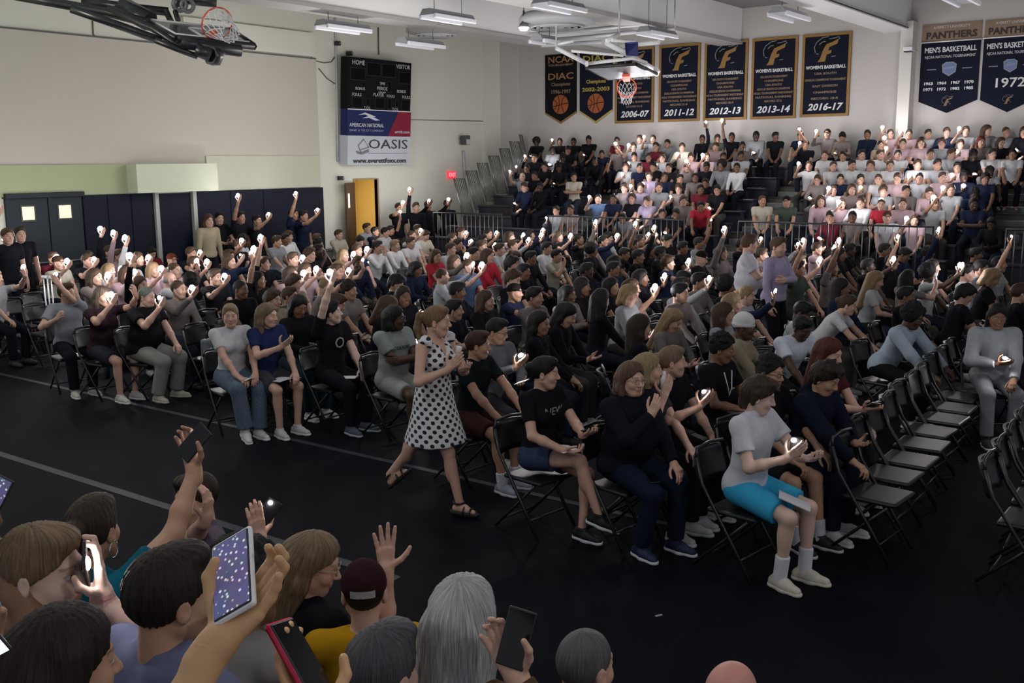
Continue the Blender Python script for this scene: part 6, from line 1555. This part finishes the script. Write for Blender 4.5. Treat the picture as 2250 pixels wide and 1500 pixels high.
o, J, W = spectator('man with short dark hair in slate blue shirt seen from behind', 374, 1292, 2, yaw=-92, pose=dict(lean=4, head=(6, 2, 0), w=1.1), skin='2', top=('polo', (.135, .145, .235)), bottom=('pants', NVY), hair=('short', (.020, .013, .010)), beard=.35, loose=.01)
o, J, W = spectator('ash blonde woman in profile with her face lit by her phone', 92, 1236, 2, yaw=-96, pose=dict(lean=4, head=(50, 4, 0), R=reach(226, 1335, 2.95, cv(.4, -1, 0), cv(-.8, .1, -.3), cv(.3, .95, 0), 'hold'), w=.98), skin='5', top=('tee', (.24, .23, .27)), bottom=('pants', NVY), hair=('pony', (.16, .105, .060)), bust=.012, vox=(.009, .0055, .0045))
give_phone(o, J, W, 'R', 'phone shining at the face of the ash blonde woman', .018, 'off', off=.028)
bm = bmesh.new(); tube(bm, ring_pts((0, -.105, .048), (0, 1, .1), .028, 14), .011, 6); e = obj('hair_tie', bm, mat('mint_cloth', (.12, .42, .33), .8), o); e.matrix_local = head_matrix(J)
o, J, W = spectator('woman with long straight dark brown hair at the lower left corner', 140, 1442, 2, yaw=-88, hz=1.93, pose=dict(lean=6, head=(14, 4, 0), L=reach(-60, 1500, 2.15, cv(-.6, -1, 0), cv(.3, .1, -.9), cv(.25, .95, 0), 'hold', 6), w=1.0), skin='2', top=('tee', (.02, .018, .022)), bottom=('pants', NVY), hair=('verylong', (.020, .013, .010)), bust=.012)
give_phone(o, J, W, 'L', 'phone with white glowing screen at the left edge', None, 'on')
o, J, W = spectator('woman in teal top with hoop earring raising a phone', 204, 1150, 1, yaw=-88, hz=1.70, pose=dict(lean=6, head=(-22, 0, 0), R=reach(428, 1050, 4.15, cv(.6, -1, .1), cv(-.25, .1, -.95), cv(-.5, .85, 0), 'hold', 6), w=.96), skin='2', top=('tee', (.008, .105, .155)), bottom=('pants', NVY), hair=('bun', (.035, .022, .014)), bust=.012, vox=(.0085, .0055, .0045))
give_phone(o, J, W, 'R', 'phone in clear case held high by the woman in teal', .010, 'off', tilt=30, slide=.105, up=.04)
bm = bmesh.new(); tube(bm, ring_pts((.082, -.006, -.062), (1, .1, 0), .030, 22), .0022, 5); e = obj('hoop_earring', bm, M_STEEL, o); e.matrix_local = head_matrix(J)
o, J, W = spectator('man in mauve polo facing the camera with a hand at his ear', 430, 1084, 0, yaw=72, hz=1.42, pose=dict(lean=2, head=(-14, 4, 0), R=reach(452, 1150, 4.95, cv(-.2, -1, -.3), cv(-.9, .1, .3), cv(.05, 1, .1), 'relax', 2), L=reach(572, 1196, 4.85, cv(.6, -1, .1), cv(-.35, .1, .9), cv(-.25, .95, 0), 'hold', 2), w=1.14), skin='1', top=('polo', (.115, .095, .125)), bottom=('pants', NVY), hair=('short', (.030, .019, .013)), beard=.25, vox=(.012, .0045, .005))
if True:
    pass
give_phone(o, J, W, 'L', 'dark phone with a spark of light held by the man in mauve polo', .010, 'off', up=.05)
o, J, W = spectator('person with bushy black hair in beige shirt with striped back', 545, 1275, 1, yaw=-92, hz=1.50, pose=dict(lean=6, head=(-4, 2, 0), w=1.14), skin='3', top=('tee', (.235, .225, .22)), bottom=('pants', NVY), hair=('afro', 'k'), dz=.03)
def stripes():
    m = mat('zebra_cloth', (.6, .6, .6), .85); nt = m.node_tree; bs = nt.nodes['Principled BSDF']
    tc = nt.nodes.new('ShaderNodeTexCoord'); wv = nt.nodes.new('ShaderNodeTexWave'); wv.inputs['Scale'].default_value = 22; wv.inputs['Distortion'].default_value = 2.0; wv.inputs['Detail Scale'].default_value = .6; wv.bands_direction = 'DIAGONAL'
    cr = nt.nodes.new('ShaderNodeValToRGB'); cr.color_ramp.interpolation = 'CONSTANT'; cr.color_ramp.elements[0].color = (.012, .012, .02, 1); cr.color_ramp.elements[1].position = .5; cr.color_ramp.elements[1].color = (.55, .55, .58, 1)
    nt.links.new(tc.outputs['Object'], wv.inputs['Vector']); nt.links.new(wv.outputs['Color'], cr.inputs[0]); nt.links.new(cr.outputs[0], bs.inputs['Base Color']); return m
q = [p[:3] + p[3:] for p in torso_prims(J, .016)]
sl = [(J['T'](0, 0, .40), J['Rt'] @ V3(0, 0, 1)), (J['T'](0, 0, .17), J['Rt'] @ V3(0, 0, -1)), (J['T'](.02, 0, 0), J['Rt'] @ V3(-1, 0, 0))]
obj('striped_panel', sdf_mesh('striped_panel', [p[:-2] + (sl, p[-1]) for p in q], .010, stripes()), parent=o)
o, J, W = spectator('woman in profile with long fair hair and glasses in black top', 688, 1226, 0, yaw=-98, pose=dict(lean=10, head=(44, 16, 0), w=.98), skin='1', top=('long', BLK), bottom=('pants', NVY), hair=('verylong', (.17, .115, .07)), bust=.012)
glasses(o, J, mat('thin_frame', (.35, .28, .22), .3))
o, J, W = spectator('person in maroon cap and mustard yellow tee raising an open hand', 800, 1288, 0, yaw=-44, pose=dict(lean=4, head=(4, 0, 0), R=reach(849, 1268, 4.2, cv(-.2, -1, .5), cv(.05, .1, -1), cv(-.05, 1, .05), 'open'), w=1.0), skin='1', top=('tee', (.40, .215, .008)), bottom=('pants', NVY), hair=('cap', 'd', (.028, .010, .012)), vox=(.012, .0055, .0045))
h = hair_mesh('short', .0055); e = obj('hair', hair_mesh('buzz', .0055), parent=o, color=HAIRC['d']); e.matrix_local = head_matrix(J)
bm = bmesh.new(); text_bm(bm, Matrix(((-1, 0, 0, 0), (0, 0, 1, -.122), (0, 1, 0, .045), (0, 0, 0, 1))), '', 0, 0, .02) if False else None
for i in range(9):
    pass
vs = [[bm.verts.new((.046 * (2 * i / 8 - 1), -.1155 + .55 * (.046 * (2 * i / 8 - 1)) ** 2 / .1 - t, z)) for i in range(9)] for t in (0, .004) for z in (.030, .056)]
for a, b, fl in ((0, 1, 0), (2, 3, 1)):
    for i in range(8):
        f = (vs[a][i], vs[a][i + 1], vs[b][i + 1], vs[b][i]); bm.faces.new(f if fl else f[::-1])
e = obj('cap_patch', bm, mat('patch_cloth', (.36, .35, .35), .8, noise=.4, nscale=90), o); e.matrix_local = head_matrix(J)
o, J, W = spectator('person with short salt and pepper hair below the yellow tee', 840, 1458, 1, yaw=-88, hz=1.74, pose=dict(lean=4, head=(2, 4, 0), w=1.0), skin='1', top=('tee', (.03, .03, .035)), bottom=('pants', NVY), hair=('short', (.062, .062, .070)))
o, J, W = spectator('woman with long silver hair in animal print top', 1018, 1350, 1, yaw=-90, hz=1.44, pose=dict(lean=4, head=(-12, 4, 0), R=reach(1142, 1520, 2.75, cv(.5, -1, 0), cv(-.25, .15, -.9), cv(-.35, .9, .1), 'hold'), w=.98), skin='1', top=('long', (.09, .055, .03)), bottom=('pants', NVY), hair=('verylong', (.34, .34, .345)), bust=.012, vox=(.009, .0055, .0042), dz=.05)
give_phone(o, J, W, 'R', 'phone with slate blue case beside the silver hair', None, 'off', tilt=48, slide=.105, up=.05)
o, J, W = spectator('man with thinning grey crown near the lower middle', 1286, 1448, 0, yaw=-96, hz=1.44, pose=dict(lean=4, head=(4, 6, 0), w=1.05), skin='1', top=('polo', (.03, .03, .04)), bottom=('pants', NVY), hair=('buzz', (.10, .095, .10)))
o, J, W = spectator('bald man whose bare crown shows at the bottom edge', 1607, 1520, 0, yaw=-90, hz=1.42, pose=dict(lean=4, head=(0, 6, 0), w=1.08), skin=(.58, .26, .21), top=('polo', (.05, .05, .06)), bottom=('pants', NVY), hair=('none', 'g'))
o, J, W = spectator('person below the frame holding up a white cased phone', 610, 1885, 3, yaw=-72, hz=1.93, pose=dict(lean=4, head=(0, 0, 0), L=reach(474, 1452, 1.74, cv(-.7, -1, -.2), cv(-.74, .15, -.66), cv(.72, .62, .1), 'hold'), R=reach(700, 1625, 1.80, cv(.8, -1, 0), cv(.85, .45, -.25), cv(-.5, .85, .1), 'hold'), w=1.0), skin=(.56, .33, .17), top=('tee', (.1, .1, .11)), bottom=('pants', NVY), hair=('short', 'n'), dz=-.10, vox=(.0075, .007, .0036))
q = give_phone(o, J, W, 'L', 'phone in white case filming the hall, held up at lower left', .010, 'on', tilt=27, slide=.095, off=.026, up=.055)
bm = bmesh.new(); box(bm, -.041, .041, -.080, .080, -.0085, .003, bev=.006); obj('case', bm, M_WHITE, q)
sm_ = mat('camera_picture', (.1, .1, .2), .2); nt = sm_.node_tree; bs = nt.nodes['Principled BSDF']
tc = nt.nodes.new('ShaderNodeTexCoord'); vo = nt.nodes.new('ShaderNodeTexVoronoi'); vo.inputs['Scale'].default_value = 95; cr = nt.nodes.new('ShaderNodeValToRGB')
cr.color_ramp.elements[0].color = (1, 1, 1, 1); cr.color_ramp.elements[0].position = .12; cr.color_ramp.elements[1].position = .32; cr.color_ramp.elements[1].color = (.07, .06, .16, 1)
nz = nt.nodes.new('ShaderNodeTexNoise'); nz.inputs['Scale'].default_value = 30; ml = nt.nodes.new('ShaderNodeMix'); ml.data_type = 'RGBA'; ml.blend_type = 'MULTIPLY'; ml.inputs[0].default_value = .8
nt.links.new(tc.outputs['Object'], vo.inputs['Vector']); nt.links.new(tc.outputs['Object'], nz.inputs['Vector']); nt.links.new(vo.outputs['Distance'], cr.inputs[0]); nt.links.new(cr.outputs[0], ml.inputs[6]); nt.links.new(nz.outputs['Color'], ml.inputs[7])
nt.links.new(ml.outputs[2], bs.inputs['Emission Color']); bs.inputs['Emission Strength'].default_value = 1.5
def show_picture(q):
    for c in q.children:
        if c.name.startswith('screen'):
            c.data = c.data.copy(); c.data.materials[0] = sm_
show_picture(q)
q = give_phone(o, J, W, 'R', 'phone in glossy red case held up at the lower edge', None, 'off', tilt=98, slide=.11, off=.027, up=.0)
bm = bmesh.new(); box(bm, -.041, .041, -.080, .080, -.0095, .003, bev=.007); obj('case', bm, mat('red_gloss', (.42, .012, .05), .15), q)
o, J, W = spectator('brown skinned person beyond the left edge holding a phone with lit screen', -150, 1190, 2, yaw=-80, pose=dict(lean=4, R=reach(-24, 1216, 3.0, cv(.3, -1, 0), cv(-.1, .1, -1), cv(-.15, .95, 0), 'hold'), w=1.0), skin='3', top=('tee', (.05, .04, .04)), bottom=('pants', NVY), hair=('short', 'k'))
show_picture(give_phone(o, J, W, 'R', 'phone with lit violet screen in a brown hand at the left edge', None, 'on', up=.05))
# ================================================================== empty chairs and the small things
for i in range(10):
    chair(7.25 + .505 * i + (.02 if i % 2 else 0), 2.07 + .035 * i + (.03 if i % 3 == 1 else 0), R_(178 + (i * 37 % 7) - 3), 'empty black folding chair, %s from the front end of the nearly empty row' % ORD[i], True, 'empty folding chairs')
for i in range(5):
    chair(7.28 + .51 * i, 1.06 + .02 * i, R_(179 + (i * 29 % 5)), 'empty black folding chair, %s of the row at the right edge' % ORD[i], True, 'empty folding chairs')
n = 0
for u, v in ((62, 628), (72, 652), (78, 676), (24, 664), (432, 722), (445, 604), (470, 640), (812, 786), (890, 596), (916, 588), (1002, 700), (1940, 770), (455, 690)):
    x, y = spot(u, v, .8); y -= .24
    if free(x, y, .40) and 7 < x < 18:
        TAKEN.append((x, y)); n += 1
        chair(x, y, R_(180), 'empty black folding chair among the seated people, %s counted from the left' % ORD[n - 1], True, 'empty folding chairs')
        CHAIRS[-1]['px'] = u
        if u in (890, 916): paper(Matrix.Translation((x, y + .02, .475)) @ Euler((0, 0, .3)).to_matrix().to_4x4(), .21, .29, 'white sheet on the empty chair seat, %s one' % ('left' if u == 890 else 'right'))
        if u == 432:
            t = empty('tote_bag', (x + .02, y - .02, .463)); tag(t, 'grey and teal bag standing on an empty chair', 'bag')
            bm = bmesh.new(); box(bm, -.14, .14, -.06, .06, 0, .24, bev=.03); obj('bag_body', bm, mat('bag_grey', (.16, .18, .19), .8, noise=.2, nscale=9), t)
            bm = bmesh.new(); box(bm, -.06, .145, -.066, .066, .0, .18, bev=.03); obj('bag_pocket', bm, mat('bag_teal', (.05, .12, .11), .8), t)
            bm = bmesh.new(); tube(bm, [(-.08, 0, .23), (-.06, 0, .33), (.06, 0, .33), (.08, 0, .23)], .008, 6); obj('bag_handle', bm, M_BLACK, t)
    else:
        chair_skip = u
_ec = sorted([c for c in CHAIRS if 'px' in c.keys()], key=lambda c: c['px'])
for i, c in enumerate(_ec):
    c['label'] = 'empty black folding chair among the seated people, %s counted from the left' % ORD[i]; del c['px']
# crutches
for i, (dx, dy) in enumerate(((0, 0), (.03, -.075))):
    g = at_z(116 + 8 * i, 790, 0); t = empty('crutch', (float(g[0]), float(g[1]), 0)); tag(t, 'silver crutch held upright by the man in grey tee, %s one' % ('left' if i == 0 else 'right'), 'crutch', 'pair of crutches')
    M_AL = mat('aluminium', (.7, .71, .74), .3, metal=.6)
    bm = bmesh.new(); tube(bm, [(0, 0, .03), (0, 0, .42)], .012, 8); obj('shaft', bm, M_AL, t)
    for s in (-1, 1):
        bm = bmesh.new(); tube(bm, [(0, s * .012, .36), (0, s * .05, .66), (0, s * .055, 1.22)], .011, 8); obj('side_rail', bm, M_AL, t)
    bm = bmesh.new(); tube(bm, [(0, -.055, .80), (0, .055, .80)], .017, 8); obj('hand_grip', bm, M_GREY, t)
    bm = bmesh.new(); tube(bm, [(0, -.075, 1.235), (0, .075, 1.235)], .026, 10); obj('arm_pad', bm, M_LGREY, t)
    bm = bmesh.new(); lathe(bm, [(.02, 0), (.022, .02), (.015, .05), (.013, .06)], 12); obj('rubber_tip', bm, M_BLACK, t)
# bags and bottles on the floor
def backpack(x, y, rz, label, body, strap, s=1.0):
    t = empty('backpack', (x, y, 0), rz); tag(t, label, 'bag', 'bags on the floor'); t.scale = (s,) * 3
    obj('bag_body', sdf_mesh('bag_body', [ell((0, 0, .20), (.17, .12, .22), None, .03, [(V3(0, 0, .002), V3(0, 0, -1))]), ell((0, .08, .13), (.13, .08, .12), None, .03, [(V3(0, 0, .002), V3(0, 0, -1))])], .013, M_CLOTH), parent=t, color=body)
    for sx in (-1, 1):
        bm = bmesh.new(); tube(bm, [(sx * .06, -.09, .38), (sx * .10, -.17, .30), (sx * .13, -.20, .14), (sx * .15, -.14, .03)], .018, 6); obj('strap', bm, strap, t)
    bm = bmesh.new(); tube(bm, [(-.04, -.03, .40), (0, -.03, .45), (.04, -.03, .40)], .010, 6); obj('handle', bm, M_BLACK, t)
    bm = bmesh.new(); tube(bm, [(-.12, .09, .27), (0, .135, .31), (.12, .09, .27)], .006, 5); obj('zip', bm, M_GREY, t)
M_WST = mat('white_strap', (.55, .55, .55), .8)
for u, v, rz, lab, c, st, s in ((500, 858, 2.2, 'black backpack with white straps beside the woman in jeans', (.013, .013, .015), M_WST, .95), (272, 812, .3, 'black bag on the floor at the feet of the maroon tee woman', (.011, .011, .013), M_BLACK, .9),
                                (72, 752, 1.0, 'red bag on the floor left of the crutches', (.16, .02, .03), M_BLACK, .6), (800, 895, .5, 'bag with white and violet straps under the front row', (.02, .02, .03), mat('violet_strap', (.40, .40, .62), .8), .55), (440, 800, 1.4, 'dark bag under the empty chair with the teal tote', (.03, .05, .05), M_BLACK, .7),
                                (1560, 1085, 1.2, 'grey patterned bag on the floor behind the boy in blue shorts', (.09, .09, .10), M_GREY, .5), (2155, 800, .4, 'dark bag with white tags at the end of the chair row', (.03, .03, .03), M_WST, .6)):
    g = at_z(u, v, 0); backpack(float(g[0]), float(g[1]), rz, lab, c, st, s)
g = at_z(236, 830, 0); t = empty('drink_bottle', (float(g[0]), float(g[1]), 0)); tag(t, 'dark flask with teal lid standing beside the black bag', 'bottle')
bm = bmesh.new(); lathe(bm, [(.001, 0), (.036, 0), (.038, .02), (.038, .17), (.028, .20), (.001, .20)], 18); obj('bottle_body', bm, M_BLKM, t)
bm = bmesh.new(); lathe(bm, [(.001, .20), (.034, .20), (.034, .245), (.001, .245)], 18); obj('lid', bm, mat('teal_plastic', (.08, .38, .34), .4), t)
g = at_z(1446, 1353, 0); bm = bmesh.new(); box(bm, -.02, .03, -.008, .008, 0, .006, bev=.002); q = obj('paper_scrap', bm, mat('scrap', (.3, .32, .36), .6)); q.location = tuple(g); q.rotation_euler = (0, 0, -.5); tag(q, 'tiny pale scrap on the bare floor at right', 'litter')
# ================================================================== chairs under the crowd, and the words that single each one out
place_floor()
def finish():
    rows = {}
    for c in CROWD:
        if c['where'] and c['where'][0] in 'bf': rows.setdefault(c['where'], []).append(c)
    HN = {'l': 'long hair', 'v': 'very long hair', 'a': 'afro hair', 'p': 'ponytail', 'c': 'a cap', 'n': 'a knit cap', 'b': 'cropped hair', 'u': 'a hair bun', 'q': 'curly hair', 'm': 'mop hair', 'o': 'bobbed hair', 'r': 'braids', 'x': 'thinning hair', 's': 'short hair'}
    FR = ['first', 'second', 'third', 'fourth', 'fifth', 'sixth', 'seventh', 'eighth', 'ninth', 'tenth', 'eleventh', 'twelfth', 'thirteenth']
    for wh, cs in rows.items():
        cs.sort(key=lambda c: -c['y'] if wh[0] == 'b' else c['x'])
        for i, c in enumerate(cs):
            place = '%s from left in %s bleacher row' % (ORD[i], TIER[wh[1]]) if wh[0] == 'b' else '%s from aisle in %s chair row' % (ORD[i], FR[wh[1]])
            tag(c['o'], 'person in %s with %s, %s' % (c['shirt'], HN[c['hair']], place), 'person', 'people on the bleachers' if wh[0] == 'b' else 'people on the floor chairs')
            if c['ph']: tag(c['ph'], 'lit phone of the person in %s, %s' % (c['shirt'], place), 'phone', 'lit phones in the crowd')
            if wh[0] == 'f':
                near = c['x'] < 10.2
                chair(c['x'], c['y'] + .02, c['o'].rotation_euler[2], 'folding chair under the %s person %s' % (c['shirt'], place), near, 'occupied folding chairs')
    for c in CROWD:
        if c['where'] and c['where'][0] == 's':
            tag(c['o'], c['where'][1], 'person', 'people standing at the back')
            if c['ph']: tag(c['ph'], 'lit phone held by the ' + c['where'][1], 'phone', 'lit phones in the crowd')
            if len(c['ph']['label'].split()) > 16 if c['ph'] else False: c['ph']['label'] = ' '.join(c['ph']['label'].split()[:16])
finish()
